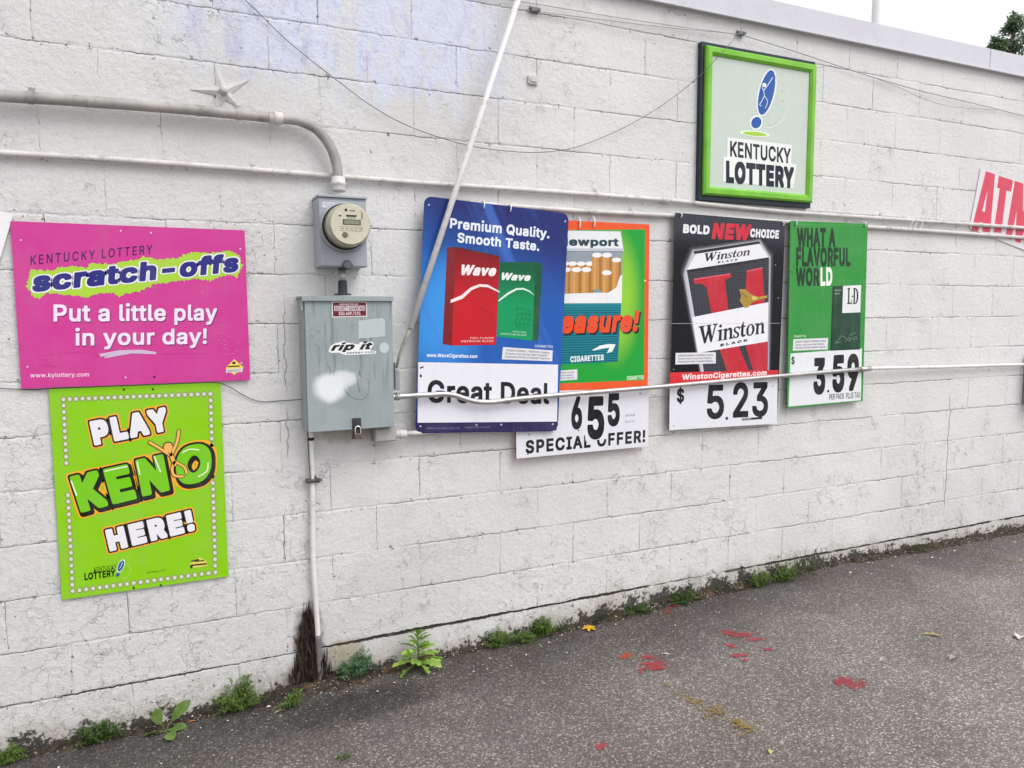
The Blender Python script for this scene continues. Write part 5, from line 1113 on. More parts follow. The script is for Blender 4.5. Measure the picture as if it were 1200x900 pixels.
# ------------------------------------------------------------------ painted block wall
def wall_material():
    n = NB('white painted concrete block', .62, 0, .3)
    x, y, z = n.xyz()
    w1 = n.noise(9, 3, .6); w2 = n.noise(70, 3, .6)
    zz = n.k('ADD', z, n.k('ADD', n.k('MULTIPLY_ADD', w1, .014, -.007), n.k('ADD', n.k('MULTIPLY_ADD', w2, .010, -.005), n.k('MULTIPLY_ADD', n.noise(28, 2, .5), .010, -.005))))
    xx = n.k('ADD', x, n.k('ADD', n.k('MULTIPLY_ADD', n.noise(8, 3, .6, n.vec(z, x, 3.)), .016, -.008), n.k('MULTIPLY_ADD', w2, .012, -.006)))
    H = .20533
    zr = n.k('DIVIDE', n.k('SUBTRACT', zz, .15), H)
    row = n.k('FLOOR', zr)
    fz = n.k('SUBTRACT', zr, row)
    dz = n.k('MULTIPLY', n.k('MINIMUM', fz, n.k('SUBTRACT', 1., fz)), H)
    par = n.k('FLOORED_MODULO', row, 2.)
    xr = n.k('DIVIDE', n.k('ADD', xx, n.k('MULTIPLY', par, .2032)), .4064)
    colm = n.k('FLOOR', xr); fx = n.k('SUBTRACT', xr, colm)
    dx = n.k('MULTIPLY', n.k('MINIMUM', fx, n.k('SUBTRACT', 1., fx)), .4064)
    hz = n.k('ROUND', zr)                                    # index of the nearest bed joint
    # how open each stretch of joint is
    openz = n.noise(1.6, 4, .65, n.vec(x, n.k('MULTIPLY', hz, 3.7), 0.))
    openx = n.noise(2.2, 4, .6, n.vec(n.k('MULTIPLY', colm, 1.7), z, n.k('MULTIPLY', row, 2.3)))
    grain = n.noise(160, 3, .65)
    # the open dark joint above the bottom course
    base = n.k('MULTIPLY', n.k('LESS_THAN', n.k('ABSOLUTE', n.k('SUBTRACT', zr, .0)), .5), 1.)
    bw = n.k('MULTIPLY', base, n.k('MULTIPLY', n.step(n.noise(2.2, 3, .6, n.vec(x, 7., 0.)), .32, .6, .0034, .0085), n.step(x, -.35, .0, .38, 1.)))
    crk = n.k('MULTIPLY', n.step(dz, .0005, .0021, 1., 0.), n.step(openz, .43, .57))
    crkx = n.k('MULTIPLY', n.step(dx, .0005, .0018, 1., 0.), n.step(openx, .49, .62))
    gap = n.k('MULTIPLY', base, n.step(n.k('ADD', dz, n.k('MULTIPLY_ADD', grain, .004, -.002)), n.k('MULTIPLY', bw, .55), n.k('ADD', bw, .0005), 1., 0.))
    gap = n.k('MULTIPLY', gap, n.step(n.noise(3.1, 3, .6, n.vec(x, 2., 5.)), .36, .46))
    # a settlement crack that runs down through the courses near the far end
    sx = n.k('ADD', n.k('SUBTRACT', x, 3.885), n.k('MULTIPLY_ADD', n.noise(12, 3, .6), .05, -.025))
    crack = n.k('MULTIPLY', n.step(n.k('ABSOLUTE', sx), .0012, .004, 1., 0.), n.k('MULTIPLY', n.step(z, .30, .38), n.step(z, 1.0, 1.1, 1., 0.)))
    sx2 = n.k('ADD', n.k('SUBTRACT', x, -.375), n.k('MULTIPLY_ADD', n.noise(10, 3, .6), .07, -.035))
    crack2 = n.k('MULTIPLY', n.step(n.k('ABSOLUTE', sx2), .0008, .003, 1., 0.), n.k('MULTIPLY', n.step(z, .5, .6), n.k('MULTIPLY', n.step(z, 1.6, 1.8, 1., 0.), n.step(n.noise(3, 2), .42, .55))))
    joint = n.k('MAXIMUM', n.k('MAXIMUM', crk, crkx), n.k('MAXIMUM', n.k('MULTIPLY', crack, .8), n.k('MULTIPLY', crack2, .5)))
    groove = n.k('MAXIMUM', n.step(dz, .0, .009, 1., 0.), n.k('MULTIPLY', n.step(dx, .0, .008, 1., 0.), n.step(openx, .38, .56, .0, .75)))
    groove = n.k('MULTIPLY', groove, n.step(n.noise(2.6, 3), .3, .7, .12, .8))
    # flaking paint: curved shells with a dark lifted edge
    dv = n.v('ADD', n.co, n.v('SCALE', n.v('SUBTRACT', n.noise(16, 4, .65, col=True), (.5, .5, .5)), scale=.13))
    fl = n.vor(15, 'DISTANCE_TO_EDGE', dv)
    fl2 = n.vor(34, 'DISTANCE_TO_EDGE', n.v('ADD', dv, (3.1, 0, 1.7)))
    whr = n.noise(2.3, 4, .65)
    low = n.step(z, .25, 1.3, .10, .0)
    whr_l = n.k('ADD', whr, n.k('ADD', low, n.step(x, .2, -1.0, 0., .07)))
    m1 = n.k('MULTIPLY', n.step(fl, .004, .018, 1., 0.), n.k('MULTIPLY', n.step(whr_l, .56, .68), n.step(n.noise(11, 3), .46, .58)))
    m2 = n.k('MULTIPLY', n.step(fl2, .010, .04, 1., 0.), n.k('MULTIPLY', n.step(n.noise(3.1, 4, .6, n.v('ADD', n.co, (9, 0, 4))), .58, .70), n.step(n.noise(14, 3), .47, .6)))
    flake = n.k('MAXIMUM', m1, n.k('MULTIPLY', m2, .8))
    shell = n.k('MULTIPLY', n.step(n.noise(26, 4, .6, dv), .50, .53), n.step(whr_l, .50, .62))
    # pits and chips
    pit = n.k('MULTIPLY', n.step(n.vor(26), .05, .11, 1., 0.), n.k('MAXIMUM', n.step(n.noise(5, 3), .56, .66), n.step(z, .35, .12, 0., .8)))
    chip = n.k('MULTIPLY', n.step(n.noise(38, 4, .7), .61, .66), n.step(n.k('MINIMUM', dz, n.k('MULTIPLY', dx, 1.6)), .004, .022, 1., 0.))
    # colour
    tone = n.mix(n.step(n.noise(1.1, 5, .6), .3, .7), lin('d2d2d2'), lin('dedede'))
    tone = n.mix(n.step(n.noise(34, 5, .7), .45, .8, 0., .14), tone, lin('b8b2ae'))
    pore = n.k('MULTIPLY', n.step(n.noise(210, 3, .7), .64, .72), n.step(n.noise(4.5, 4, .65, n.v('ADD', n.co, (2, 5, 8))), .48, .66))
    tone = n.mix(n.k('MULTIPLY', pore, .38), tone, lin('8d8884'))
    bei = n.k('MULTIPLY', n.step(z, 1.6, .2), n.step(n.noise(1.7, 4, .6, n.v('ADD', n.co, (7, 1, 2))), .3, .7))
    tone = n.mix(n.k('MULTIPLY', bei, .35), tone, lin('cbc6c0'))
    blk = n.noise(.9, 0, 0, n.vec(n.k('MULTIPLY', colm, 5.31), 0., n.k('MULTIPLY', row, 3.77)))
    tone = n.mix(n.step(blk, .3, .7, 0., .12), tone, lin('c3c1c4'))
    gr = n.k('MULTIPLY', n.step(n.noise(.75, 5, .65, n.v('ADD', n.co, (3, 0, 9))), .44, .70), n.step(x, 2.2, -.6, .25, 1.))
    tone = n.mix(n.k('MULTIPLY', gr, .30), tone, lin('aba5a0'))
    # bluish over-paint with visible brush and roller streaks high on the wall
    br = n.noise(5.5, 5, .7, n.v('MULTIPLY', n.co, (1.6, 1., .55)), .8)
    br2 = n.noise(14, 4, .65, n.v('MULTIPLY', n.co, (1.5, 1., .7)), .9)
    ux = n.k('MULTIPLY', n.step(x, -1.0, -.35), n.step(x, .45, .75, 1., 0.))
    uz = n.k('ADD', z, n.k('MULTIPLY', n.k('ABSOLUTE', n.k('SUBTRACT', x, .05)), -.15))
    up = n.k('MULTIPLY', ux, n.step(n.k('ADD', uz, n.k('MULTIPLY_ADD', br, .5, -.25)), 2.42, 2.66))
    tone = n.mix(n.k('MULTIPLY', up, n.step(br, .41, .52, .25, 1.)), tone, lin('ced4e6'))
    tone = n.mix(n.k('MULTIPLY', up, n.k('MULTIPLY', n.step(br2, .52, .64), .5)), tone, lin('b4bad6'))
    tone = n.mix(n.k('MULTIPLY', up, n.k('MULTIPLY', n.step(n.noise(90, 2, .6, n.v('MULTIPLY', n.co, (1, 1, .22))), .66, .74), .5)), tone, lin('7d7f9a'))
    # remains of two violet paint strokes beside the streaks
    for cx, cz, ln in ((-.67, 2.75, .10), (-.53, 2.73, .13)):
        sxv = n.k('ABSOLUTE', n.k('ADD', n.k('SUBTRACT', x, cx), n.k('MULTIPLY_ADD', br2, .05, -.025)))
        szv = n.k('ABSOLUTE', n.k('SUBTRACT', z, cz))
        tone = n.mix(n.k('MULTIPLY', n.k('MULTIPLY', n.step(sxv, .02, .05, 1., 0.), n.step(szv, ln * .5, ln, 1., 0.)), n.step(br2, .38, .62, .1, .6)), tone, lin('b2b7d6'))
    # runs of grime below fittings, brown damp under the power panel
    def stain(cx, cz, rx, rz, col, amt, t):
        d = n.k('ADD', n.k('POWER', n.k('DIVIDE', n.k('SUBTRACT', x, cx), rx), 2.), n.k('POWER', n.k('DIVIDE', n.k('SUBTRACT', z, cz), rz), 2.))
        f = n.k('MULTIPLY', n.step(n.k('ADD', d, n.k('MULTIPLY_ADD', n.noise(13, 5, .7), 2.4, -1.2)), .1, 1.2, 1., 0.), amt)
        return n.mix(f, t, lin(col))
    tone = stain(-.12, 1.11, .17, .05, '9a8f7c', .6, tone)
    tone = stain(-.315, .17, .075, .22, '4a3c34', .85, tone)
    tone = stain(-.29, .04, .20, .09, '5b5046', .7, tone)
    tone = stain(-.155, .12, .10, .06, '9d8f70', .7, tone)
    # dirt and algae that climb from the ground
    rise = n.k('ADD', n.k('MULTIPLY_ADD', n.noise(6, 5, .7), .34, -.17), n.k('MULTIPLY_ADD', n.noise(45, 4, .7), .18, -.09))
    gl = n.k('SUBTRACT', z, n.k('ADD', n.step(x, -1.0, 2.6, -.02, .07), n.k('MULTIPLY', n.step(x, .9, 1.4), n.step(x, 3.6, 3.0, 0., .035))))
    damp = n.step(n.k('ADD', gl, rise), .0, .13, 1., 0.)
    tone = n.mix(n.k('MULTIPLY', damp, .55), tone, lin('a59d8e'))
    grime = n.step(n.k('ADD', gl, n.k('ADD', n.k('MULTIPLY_ADD', n.noise(9, 4, .7), .34, -.17), n.k('MULTIPLY_ADD', n.noise(48, 5, .75), .26, -.13))), .0, .035, 1., 0.)
    tone = n.mix(n.k('MULTIPLY', grime, .95), tone, lin('352f29'))
    speck = n.k('MULTIPLY', n.step(n.noise(95, 4, .75), .60, .66), n.step(gl, .05, .30, .9, 0.))
    tone = n.mix(speck, tone, lin('6a6258'))
    dark = n.k('MAXIMUM', n.k('MAXIMUM', n.k('MULTIPLY', joint, n.step(grain, .34, .56, .35, .95)), gap), n.k('MAXIMUM', n.k('MULTIPLY', pit, .75), n.k('MULTIPLY', chip, .8)))
    tone = n.mix(n.k('MULTIPLY', flake, .20), tone, lin('868079'))
    tone = n.mix(dark, tone, lin('3b3733'))
    n.base(tone)
    h = n.k('MULTIPLY_ADD', groove, -.8, n.k('ADD', n.k('MULTIPLY', n.noise(48, 7, .74), 1.5), n.k('MULTIPLY', n.noise(21, 3, .6), .9)))
    h = n.k('ADD', h, n.k('MULTIPLY', n.noise(7, 3, .55), .85))
    h = n.k('ADD', h, n.k('MULTIPLY', n.noise(330, 2, .6), .30))
    h = n.k('ADD', h, n.k('MULTIPLY', shell, .22))
    h = n.k('ADD', h, n.k('MULTIPLY', flake, 1.0))
    h = n.k('SUBTRACT', h, n.k('MULTIPLY', n.k('MAXIMUM', joint, n.k('MULTIPLY', gap, 3.)), 1.6))
    h = n.k('SUBTRACT', h, n.k('MULTIPLY', n.k('MAXIMUM', pit, chip), 1.4))
    n.nrm(n.bump(h, .92, .0044))
    n.rgh(n.step(n.noise(20, 3), .3, .7, .5, .75))
    return n.m

wall = thing('block_wall', 'long white painted concrete block wall with flaking paint, behind all the signs', 'wall', (0, 0, 0))
bm = bmesh.new()
box(bm, -5, 9, 0, .2, -.6, 3.187)
mesh_obj('masonry', bm, wall_material(), wall)
cop = plain('grey white coated metal', 'c3c3ca', .38, .0, .05, 3, dirt=('9a98a0', .25))
for a, b in ((-5, -2.03), (-2.026, 1.02), (1.024, 4.062), (4.067, 9)):
    bm = bmesh.new()
    box(bm, a, b, -.028, .24, 3.176, 3.305, .003)
    box(bm, a, b, -.036, -.029, 3.172, 3.180)
    mesh_obj('coping', bm, cop, wall)
bm = bmesh.new()
box(bm, -5, 9, .2, 7.5, 2.9, 3.15)
mesh_obj('roof', bm, plain('grey roof felt', '77757a', .9), wall)
bm = bmesh.new()
box(bm, -5, -4.8, .201, 7.5, -.6, 2.899); box(bm, 8.8, 9, .201, 7.5, -.6, 2.899); box(bm, -4.8, 8.8, 7.3, 7.5, -.6, 2.899)
mesh_obj('side_walls', bm, plain('painted side wall', 'cfcbc9', .8), wall)

# ------------------------------------------------------------------ asphalt
GX = [-1.3, -.9, -.5, -.3, .4, .9, 1.5, 2.3, 3.0, 3.9, 4.8]
GZ = [-.05, -.05, -.03, -.004, 0., .005, .028, .048, .072, .066, .055]
def gz(x):
    if x <= GX[0]: return GZ[0]
    for a, b, p, q in zip(GX, GX[1:], GZ, GZ[1:]):
        if x <= b: return p + (q - p) * (x - a) / (b - a)
    return GZ[-1]
def asphalt():
    n = NB('worn asphalt', .85, 0, .3)
    x, y, z = n.xyz()
    dst = n.v('ADD', n.co, n.v('SCALE', n.noise(60, 2, .5, col=True), scale=.012))
    c1 = n.vor(112, 'F1', dst, 'Color'); d1 = n.vor(112, 'F1', dst)
    c2 = n.vor(240, 'F1', n.co, 'Color')
    sr = n.xyz(c1)[0]; sr2 = n.xyz(c2)[1]
    stone = n.k('POWER', sr, 2.4)
    val = n.k('ADD', n.k('MULTIPLY', stone, .25), n.k('MULTIPLY', n.k('POWER', sr2, 3.), .19))
    val = n.k('MULTIPLY', val, n.step(d1, .25, .62, 1., .25))
    big = n.noise(1.3, 5, .65)
    val = n.k('MULTIPLY', n.k('ADD', val, .088), n.step(big, .3, .72, .86, 1.24))
    # dirt-darkened margin along the wall, wider at the downpipe
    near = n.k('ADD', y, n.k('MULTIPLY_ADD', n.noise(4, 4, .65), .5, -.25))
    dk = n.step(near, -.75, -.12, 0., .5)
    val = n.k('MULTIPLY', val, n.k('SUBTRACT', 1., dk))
    d = n.k('ADD', n.k('POWER', n.k('DIVIDE', n.k('ADD', x, .15), .35), 2.), n.k('POWER', n.k('DIVIDE', n.k('ADD', y, .28), .14), 2.))
    wet = n.step(n.k('ADD', d, n.k('MULTIPLY_ADD', n.noise(9, 4, .6), 1.6, -.8)),   .2, 1.3, .5, 0.)
    val = n.k('MULTIPLY', val, n.k('SUBTRACT', 1., wet))
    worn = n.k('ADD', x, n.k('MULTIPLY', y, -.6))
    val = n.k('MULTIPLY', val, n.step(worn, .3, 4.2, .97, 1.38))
    warm = n.step(n.noise(2.2, 4, .6), .35, .7)
    tintc = n.mix(warm, (1., .915, .865, 1), (1., .88, .805, 1))
    col = n.mix(1., n.vec(val, val, val), tintc, 'MULTIPLY')
    # a few pale stones, faint brown stain patches
    pale = n.k('MULTIPLY', n.step(sr, .965, .975), n.step(d1, .25, .5, 1., 0.))
    col = n.mix(n.k('MULTIPLY', pale, .45), col, lin('b9b4ac'))
    col = n.mix(n.k('MULTIPLY', n.step(n.noise(3.3, 5, .7, n.v('ADD', n.co, (4, 7, 0))), .58, .74), .25), col, lin('5b4a3c'))
    n.base(col)
    h = n.k('ADD', n.k('MULTIPLY', d1, -1.), n.k('MULTIPLY', n.noise(30, 4, .6), .9))
    n.nrm(n.bump(h, .8, .004))
    n.rgh(n.step(sr, .2, .9, .7, .95))
    return n.m
bm = bmesh.new()
xs = [-90, -40, -15, -6, -3] + [-2 + .1 * i for i in range(76)] + [7, 10, 20, 45, 90]
ys = [-120, -50, -20, -8, -5, -4, -3, -2, -1.5, -1, -.6, -.3, -.1, .1, 5, 30, 120]
gv = [[bm.verts.new((x, y, gz(x) + (mnoise.noise(Vector((x * 1.3, y * 1.3, 0))) * .006 if -5 < y < -.05 else 0))) for x in xs] for y in ys]
for a, b in zip(gv, gv[1:]):
    for i in range(len(xs) - 1): bm.faces.new((a[i], a[i + 1], b[i + 1], b[i])).smooth = True
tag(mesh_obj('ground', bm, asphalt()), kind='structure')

# soil and grit gathered where the wall meets the asphalt
def soil_mat():
    n = NB('dark soil and grit', .95, 0, .2)
    c = n.mix(n.step(n.noise(30, 5, .7), .35, .65), lin('2b2622'), lin('4d443b'))
    c = n.mix(n.step(n.xyz(n.vor(190, 'F1', None, 'Color'))[0], .955, .965), c, lin('9a948c'))
    c = n.mix(n.k('MULTIPLY', n.step(n.noise(7, 4, .7), .55, .66), .5), c, lin('6a4f37'))
    n.base(c); n.nrm(n.bump(n.noise(110, 4, .7), 1, .008))
    return n.m
bm = bmesh.new()
rows = []
N = 900
for i in range(N + 1):
    x = -2.6 + 10.0 * i / N
    wv = mnoise.noise(Vector((x * 2.1, 1.3, 0)));  w2 = mnoise.noise(Vector((x * 9.0, 4.3, 0))); w3 = mnoise.noise(Vector((x * 31., 2.3, 0)))
    wid = max(.012, .05 + .03 * wv + .022 * w2 + .012 * w3 + (.05 * math.exp(-((x + .25) / .25) ** 2)) + (.035 if 3.0 < x < 5 else 0))
    hgt = max(.004, .016 + .010 * w2 + .010 * w3 + .008 * wv + .025 * math.exp(-((x + .3) / .12) ** 2) + (.012 if 1.2 < x < 3.2 else 0))
    g = gz(x)
    rows.append([bm.verts.new((x, .004, g + hgt)), bm.verts.new((x, -.35 * wid, g + hgt * (.75 + .2 * w3))), bm.verts.new((x, -.7 * wid, g + hgt * .4)), bm.verts.new((x, -wid, g - .004))])
for a, b in zip(rows, rows[1:]):
    for k in range(3): bm.faces.new((a[k], a[k + 1], b[k + 1], b[k])).smooth = True
tag(mesh_obj('dirt', fix(bm), soil_mat()), 'dark soil and grit packed along the foot of the wall', 'dirt', kind='stuff')

# ------------------------------------------------------------------ signs
def rounded(w, h, r, n=6):
    P = []
    for cx, cz, a in ((w / 2 - r, h / 2 - r, 0), (-w / 2 + r, h / 2 - r, 90), (-w / 2 + r, -h / 2 + r, 180), (w / 2 - r, -h / 2 + r, 270)):
        for k in range(n + 1):
            t = R(a + 90 * k / n); P.append((cx + r * math.cos(t), cz + r * math.sin(t)))
    return P
def plate(bm, P, y0, y1):
    """flat plate with outline P, front face at y0"""
    f = bm.faces.new([bm.verts.new((p[0], y0, p[1])) for p in P])
    e = bmesh.ops.extrude_face_region(bm, geom=[f])
    for v in e['geom']:
        if isinstance(v, bmesh.types.BMVert): v.co.y = y1
    return fix(bm)
def ink_mat(name, f, rough=.4):
    n = NB(name, rough, 0, .22); f(n); return n.m
def g_blue(n):
    x, y, z = n.xyz()
    t = n.k('ADD', z, n.k('MULTIPLY', x, .25))
    c = n.mix(n.step(t, .50, .12), lin('232c6c'), lin('2559aa'))
    gl = n.k('ADD', n.k('POWER', n.k('DIVIDE', n.k('ADD', x, .26), .24), 2.), n.k('POWER', n.k('DIVIDE', n.k('ADD', z, -.02), .30), 2.))
    c = n.mix(n.step(gl, 1.2, .0), c, lin('3a90dc'))
    st = n.noise(3.2, 3, .6, n.v('MULTIPLY', n.vec(n.k('ADD', x, n.k('MULTIPLY', z, .55)), 0., n.k('MULTIPLY', z, .18)), (2.3, 1, 1)))
    c = n.mix(n.k('MULTIPLY', n.step(st, .52, .72), .55), c, lin('4a78d0'))
    c = n.mix(n.step(z, -.30, -.50), c, lin('272158'))
    n.base(c)
def g_red(n):
    x, y, z = n.xyz()
    c = n.mix(n.step(z, .05, .32), lin('c01d29'), lin('7d161d'))
    c = n.mix(n.step(z, -.10, -.26), c, lin('a01622')); n.base(c)
def g_green(n):
    x, y, z = n.xyz()
    c = n.mix(n.step(z, .05, .26), lin('10925a'), lin('0c5a3a'))
    c = n.mix(n.step(z, -.08, -.22), c, lin('0b6a42')); n.base(c)
def g_glow(n):
    x, y, z = n.xyz()
    d = n.k('ADD', n.k('POWER', n.k('DIVIDE', n.k('SUBTRACT', x, .17), .16), 2.), n.k('POWER', n.k('DIVIDE', n.k('SUBTRACT', z, .20), .34), 2.))
    n.base(n.mix(n.step(d, 1.3, 0.), lin('219a38'), lin('8fc63a')))
def g_teal(n):
    x, y, z = n.xyz()
    s = n.k('SINE', n.k('MULTIPLY', z, 520.))
    c = n.mix(n.step(s, .2, .8), lin('177c8c'), lin('0f4a58'))
    n.base(n.mix(n.step(z, .12, .22), c, lin('2a8f98')))
def dots(n, a, b):
    x, y, z = n.xyz()
    v = n.vor(105, 'F1', n.vec(x, 0., z), 'Distance', .0)
    return n.mix(n.step(v, .30, .40), a, b)
def g_half(n):
    n.base(dots(n, lin('0d0d11'), lin('4a4c55')))
def g_black(n):
    x, y, z = n.xyz()
    d = n.k('MULTIPLY', n.step(z, .36, .52), .9)
    c = n.mix(d, lin('101016'), dots(n, lin('101016'), lin('4a4d59'))); n.base(c)
def g_packglow(n):
    x, y, z = n.xyz()
    e = n.k('ADD', n.k('ABSOLUTE', n.k('SUBTRACT', x, .02)), .0)
    c = n.mix(n.step(e, .36, .27), lin('101016'), lin('9fa2ae'))
    n.base(c)
SPECIAL = {'redpack': ink_mat('red foil print', g_red), 'greenpack': ink_mat('green foil print', g_green), 'greenglow': ink_mat('green gradient print', g_glow),
           'tealstripes': ink_mat('teal ruled print', g_teal), 'halftone': ink_mat('grey halftone print', g_half), 'packglow': ink_mat('grey glow print', g_packglow)}
def sign(key, name, label, panel_mat, thick=.003, radius=0., panel_name='panel', group=None, inset=(0, 0, 0, 0)):
    cx, cz, rot, w_, h_, off = SIGNS[key]
    group = {'lottery_sign': 'lottery signs at the left', 'advertising_sign': 'signs hanging from the conduit'}.get(name, group)
    t = thing(name, label, 'sign', (cx, -off, cz), group)
    t.rotation_euler = (0, -rot, 0)
    bm = bmesh.new()
    plate(bm, rounded(w_, h_, radius) if radius else [(-w_ / 2 + inset[0], -h_ / 2 + inset[2]), (w_ / 2 - inset[1], -h_ / 2 + inset[2]), (w_ / 2 - inset[1], h_ / 2 - inset[3]), (-w_ / 2 + inset[0], h_ / 2 - inset[3])], 0, thick)
    mesh_obj(panel_name, bm, panel_mat, t)
    objs = art_on(t, ART.get(key, []), SPECIAL)
    return t, objs, w_, h_
tie_m = plain('white plastic tie', 'dcdcdc', .5)
def tie(parent, x, z, up, fwd=.0, name='hang_tie'):
    """a loop of cord from a hole in the sign up and over the pipe behind"""
    bm = bmesh.new()
    tube(bm, curve_pts([(x, -.004, z), (x + .001, -.010, z + up * .3), (x + .002, -.006, z + up * .8), (x + .002, .018, z + up), (x + .001, .034, z + up * .7), (x, .012, z)], 5), .0032, 8)
    mesh_obj(name, fix(bm), tie_m, parent)

sign('pink', 'lottery_sign', 'magenta sign with blue lettering on a lime splash, left of the meter', ink('c83a90'), .004)
sign('keno', 'lottery_sign', 'lime green sign with a dotted border, hung under the magenta sign', ink('86c50a'), .004)
# framed box sign up by the roof
t, objs, w_, h_ = sign('kyl', 'framed_sign', 'square sign with raised green frame high on the wall under the coping', ink('c3cec6'), .004, panel_name='face', inset=(.03, .018, .04, .034))
bm = bmesh.new()
box(bm, -w_ / 2, w_ / 2, .006, .0345, -h_ / 2, h_ / 2, .002)
mesh_obj('backing', bm, plain('dark navy painted tray', '1f2c38', .45), t)
fm = NB('lime green plastic frame', .38, 0, .4); fm.base(fm.mix(fm.step(fm.noise(6, 3), .3, .7), lin('69ad2b', 1.05), lin('7abc38', 1.05)))
bm = bmesh.new()
fw = .043
def rail(a, b, c, d):
    """mitred frame rail with a rounded crown; corners a,b outer, c,d inner (x,z)"""
    sec = [(0, .008), (0, -.008), (.2, -.018), (.72, -.018), (1, -.006), (1, .003)]
    A = [bm.verts.new((a[0] + (d[0] - a[0]) * s, y, a[1] + (d[1] - a[1]) * s)) for s, y in sec]
    B = [bm.verts.new((b[0] + (c[0] - b[0]) * s, y, b[1] + (c[1] - b[1]) * s)) for s, y in sec]
    for i in range(len(sec) - 1): bm.faces.new((A[i], B[i], B[i + 1], A[i + 1]))
x0, x1, z0, z1 = -w_ / 2 + .020, w_ / 2 - .005, -h_ / 2 + .028, h_ / 2 - .021
O = [(x0, z0), (x1, z0), (x1, z1), (x0, z1)]; I = [(x0 + fw, z0 + fw), (x1 - fw, z0 + fw), (x1 - fw, z1 - fw), (x0 + fw, z1 - fw)]
for i in range(4): rail(O[i], O[(i + 1) % 4], I[(i + 1) % 4], I[i])
mesh_obj('frame', fix(bm), fm.m, t)

t, objs, w_, h_ = sign('wave', 'advertising_sign', 'tall round cornered blue sign hanging askew over its orange bordered neighbour', ink_mat('blue gradient print', g_blue), .003, .035)
for p in ((-0.0814,0.5146), (0.0514,0.5139)): tie(t, p[0], p[1] - .012, .034)
t, objs, w_, h_ = sign('newp', 'advertising_sign', 'orange bordered green sign, half covered by the blue one', ink('e65420'), .003)
for p in ((-0.0382,0.5408), (0.0438,0.5483)): tie(t, p[0], p[1] - .006, .052)
t, objs, w_, h_ = sign('wins', 'advertising_sign', 'black sign with red letters, between the orange bordered and the dark green sign', ink_mat('black print', g_black), .003)
for p in ((-0.3450,0.5579), (0.3570,0.5563)): tie(t, p[0], p[1] - .012, .022)
t, objs, w_, h_ = sign('ld', 'advertising_sign', 'narrow green sign with dark headline and white price card, rightmost of the hanging row', ink('2f8f3c'), .003)
for p in ((-0.2694,0.5133), (0.2791,0.5234)): tie(t, p[0], p[1] - .008, .03)
sign('atm', 'cash_machine_sign', 'tilted white board with big red capitals behind the conduits at the right', ink('dcd8dc'), .004)
# blank board cut by the left edge of the view
bm = bmesh.new()
a, b = Vector((-1.3129,-0.0120,1.9901)), Vector((-1.3621,-0.0120,1.8319))
d = (b - a).normalized(); s = Vector((d.z, 0, -d.x))
s = s if s.x < 0 else -s
q = [a, a + d * .4, a + d * .4 + s * .5, a + s * .5]
plate(bm, [(v.x, v.z) for v in q], -.012, -.008)
tag(mesh_obj('blank_board', bm, plain('white board', 'dddce0', .5, 0, .04)), 'tilted plain white board cut off by the left edge, beside the magenta sign', 'board')

# ------------------------------------------------------------------ conduits
pipe_w = plain('chipped white painted pipe', 'c9c6c3', .5, 0, .10, 9, dirt=('8f8a84', .75))
pipe_g = plain('weathered grey pipe', 'a6a39f', .5, 0, .22, 6, dirt=('76716a', .8))
galv = plain('galvanised steel', 'c9c8c8', .38, .75, .14, 12, dirt=('8a8886', .35), k=.95)
white_p = plain('white painted steel rod', 'd6d4d4', .45, 0, .06, 8, dirt=('96928e', .5))
def strap(parent, p, r, ax=(1, 0, 0), name='strap', m=None):
    """one-hole pipe strap: a saddle over the pipe with a screw tab"""
    p = Vector(p); bm = bmesh.new(); n = 10
    horiz = ax[0] == 1
    W = .010
    pr = []
    for k in range(n + 1):
        t = math.pi * k / n - math.pi / 2
        o = Vector((0, -math.cos(t) * (r + .003), math.sin(t) * (r + .003))) if horiz else Vector((math.sin(t) * (r + .003), -math.cos(t) * (r + .003), 0))
        pr.append((p + o))
    s = Vector((W, 0, 0)) if horiz else Vector((0, 0, W))
    A = [bm.verts.new(q - s) for q in pr]; B = [bm.verts.new(q + s) for q in pr]
    for i in range(n): bm.faces.new((A[i], B[i], B[i + 1], A[i + 1]))
    tz = p + (Vector((0, 0, r + .014)) if horiz else Vector((r + .014, 0, 0)))
    if horiz: box(bm, p.x - W, p.x + W, -.004, -.0005, p.z + r, p.z + r + .026)
    else: box(bm, p.x + r, p.x + r + .026, -.004, -.0005, p.z - W, p.z + W)
    disc(bm, (tz.x, tz.z), .005, -.008, -.003, 8)
    return mesh_obj(name, fix(bm), m or pipe_w, parent)
def coupling(parent, a, b, r, m, name='coupling'):
    """set-screw coupling between points a and b"""
    a, b = Vector(a), Vector(b); bm = bmesh.new()
    L = [a.lerp(b, t) for t in (0, .04, .38, .42, .58, .62, .96, 1)]
    tube(bm, L, [r * .96, r, r, r * 1.12, r * 1.12, r, r, r * .96], 16)
    return mesh_obj(name, fix(bm), m, parent)
# fat service conduit that turns down into the meter
t = thing('service_conduit', 'fat grey conduit at upper left that bends down into the meter box', 'conduit', (-0.1476,-0.0500,2.1757))
def child(o, parent): o.parent = parent; o.matrix_parent_inverse = Matrix.Translation(-parent.location); return o
bm = bmesh.new()
P = [(-2.0575,-0.0450,2.4014), (-1.3242,-0.0450,2.3958), (-1.1292,-0.0450,2.4044), (-0.9221,-0.0450,2.4104), (-0.7014,-0.0450,2.4152), (-0.4660,-0.0450,2.4154), (-0.3506,-0.0450,2.4155)]
E_ = curve_pts([(-0.3506,-0.0450,2.4155), (-0.3001,-0.0450,2.4138), (-0.2292,-0.0470,2.3862), (-0.1774,-0.0500,2.3232), (-0.1521,-0.0550,2.2480), (-0.1482,-0.0600,2.1672)], 6)
tube(bm, P + E_[1:], .0205, 18)
child(mesh_obj('pipe', fix(bm), pipe_g), t)
